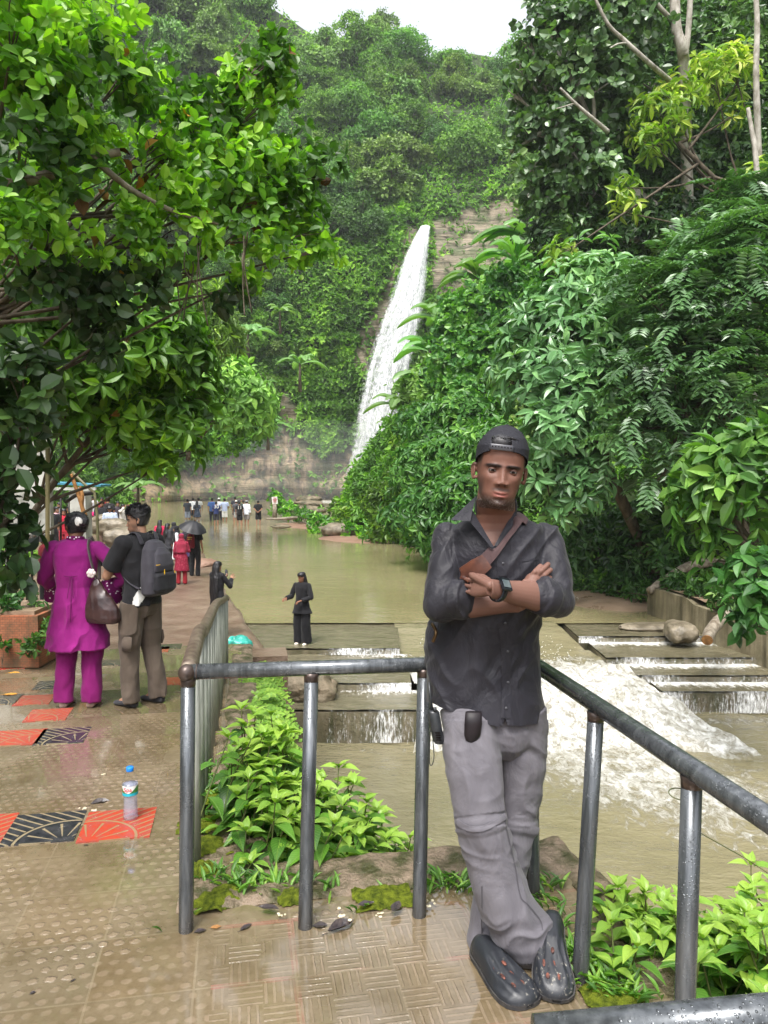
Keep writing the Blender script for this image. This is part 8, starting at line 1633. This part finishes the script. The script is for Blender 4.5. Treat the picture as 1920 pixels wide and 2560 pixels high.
leaf_obj(34, 1684, .12, m_org, 'orange yellow leaf on the landing at the left', -.62, .1, .5); leaf_obj(25, 1738, .12, m_org, 'dull orange leaf on the black tile at the left edge', -.45, .1, .5)
for i, (px, py, L, z, lab) in enumerate([(215, 2022, .035, 0, 'cream crumbs at the edge of the black tile'), (258, 1937, .028, -.14, 'cream crumbs on the white step edge'), (530, 2060, .05, 0, 'white torn scrap on the left kerb'), (855, 2290, .04, .015, 'pale dirty paper scrap on the front kerb'), (710, 2290, .03, .015, 'pale speckled scrap by the second post'), (1075, 2262, .04, .015, 'crumpled white tissue right of the middle post'), (950, 2290, .028, .0, 'cream chip before the mossy lump'), (240, 2026, .03, 0, 'cream flakes beside the black leaf')]):
    q = MB(); g_ = np.random.default_rng(i)
    for _ in range(5): q.ell(g_.normal(size=3)*[L*.35, L*.3, 0]+[0, 0, L*.1], (L*.25*g_.uniform(.5, 1.2), L*.2, L*.1), 8, 6)
    m_ = remesh(q, L*.07, 1); o = link('litter', m_, m_crm); o.location = at_z(px, py, z); prop(o, lab, 'litter', 'fallen leaves and litter')
# trailing vine and thread at the right railing
q = MB(); q.tube(smoothpts([at_d(1720, 2050, 1.85), at_d(1740, 2075, 1.84), at_d(1800, 2110, 1.8), at_d(1870, 2150, 1.75), at_d(1960, 2210, 1.7)]), .0014, 5); o = q.make('vine_tendril', m_stem, None, True); prop(o, 'thin green tendril trailing from the right railing post', 'vine')
fo_ = leaves([at_d(1733, 2062, 1.84), at_d(1745, 2080, 1.84), at_d(1738, 2058, 1.84)], [(-.2, 0, -1), (.3, 0, -1), (.8, 0, .3)], [(0, -1, .2)]*3, .02, .012, T_LEAF, np.array([.2, .4, .3])); link('leaves', leafmesh([fo_]), ln_bush, o)
b_ = at_d(1700, 1985, 1.868); q = MB(); q.tube([b_+[.0265*math.cos(a), .0265*math.sin(a), .004*math.sin(a*1)] for a in np.linspace(0, 2*PI, 20)], .0016, 5, False); o = q.make('thread', m_stem, None, True); prop(o, 'yellow green thread tied round the right railing post', 'thread')
# ---------------------------------------------------------------- the damp air of the valley
hz = MB(); hz.box((0, 60, 45), (210, 190, 104)); t = NT('haze_air'); pv = t.n('ShaderNodeVolumePrincipled'); pv.inputs['Color'].default_value = (.93, .96, 1, 1); pv.inputs['Density'].default_value = .0004; pv.inputs['Anisotropy'].default_value = .2
t.t.links.new(pv.outputs[0], t.out.inputs[1]); o = hz.make('haze', t.m); prop(o, 'thin damp haze filling the valley air', 'haze', kind='stuff')

ms = MB(); ms.ell((0, 0, 0), (1, 1, 1), 32, 20); t = NT('mist_air'); pv = t.n('ShaderNodeVolumePrincipled'); pv.inputs['Color'].default_value = (.95, .97, 1, 1); pv.inputs['Density'].default_value = .02
t.t.links.new(pv.outputs[0], t.out.inputs[1]); o = ms.make('mist', t.m, None, True); o.location = (-8, 90, -.5); o.scale = (17, 4.5, 8); prop(o, 'white spray mist drifting at the foot of the waterfall', 'mist', kind='stuff')
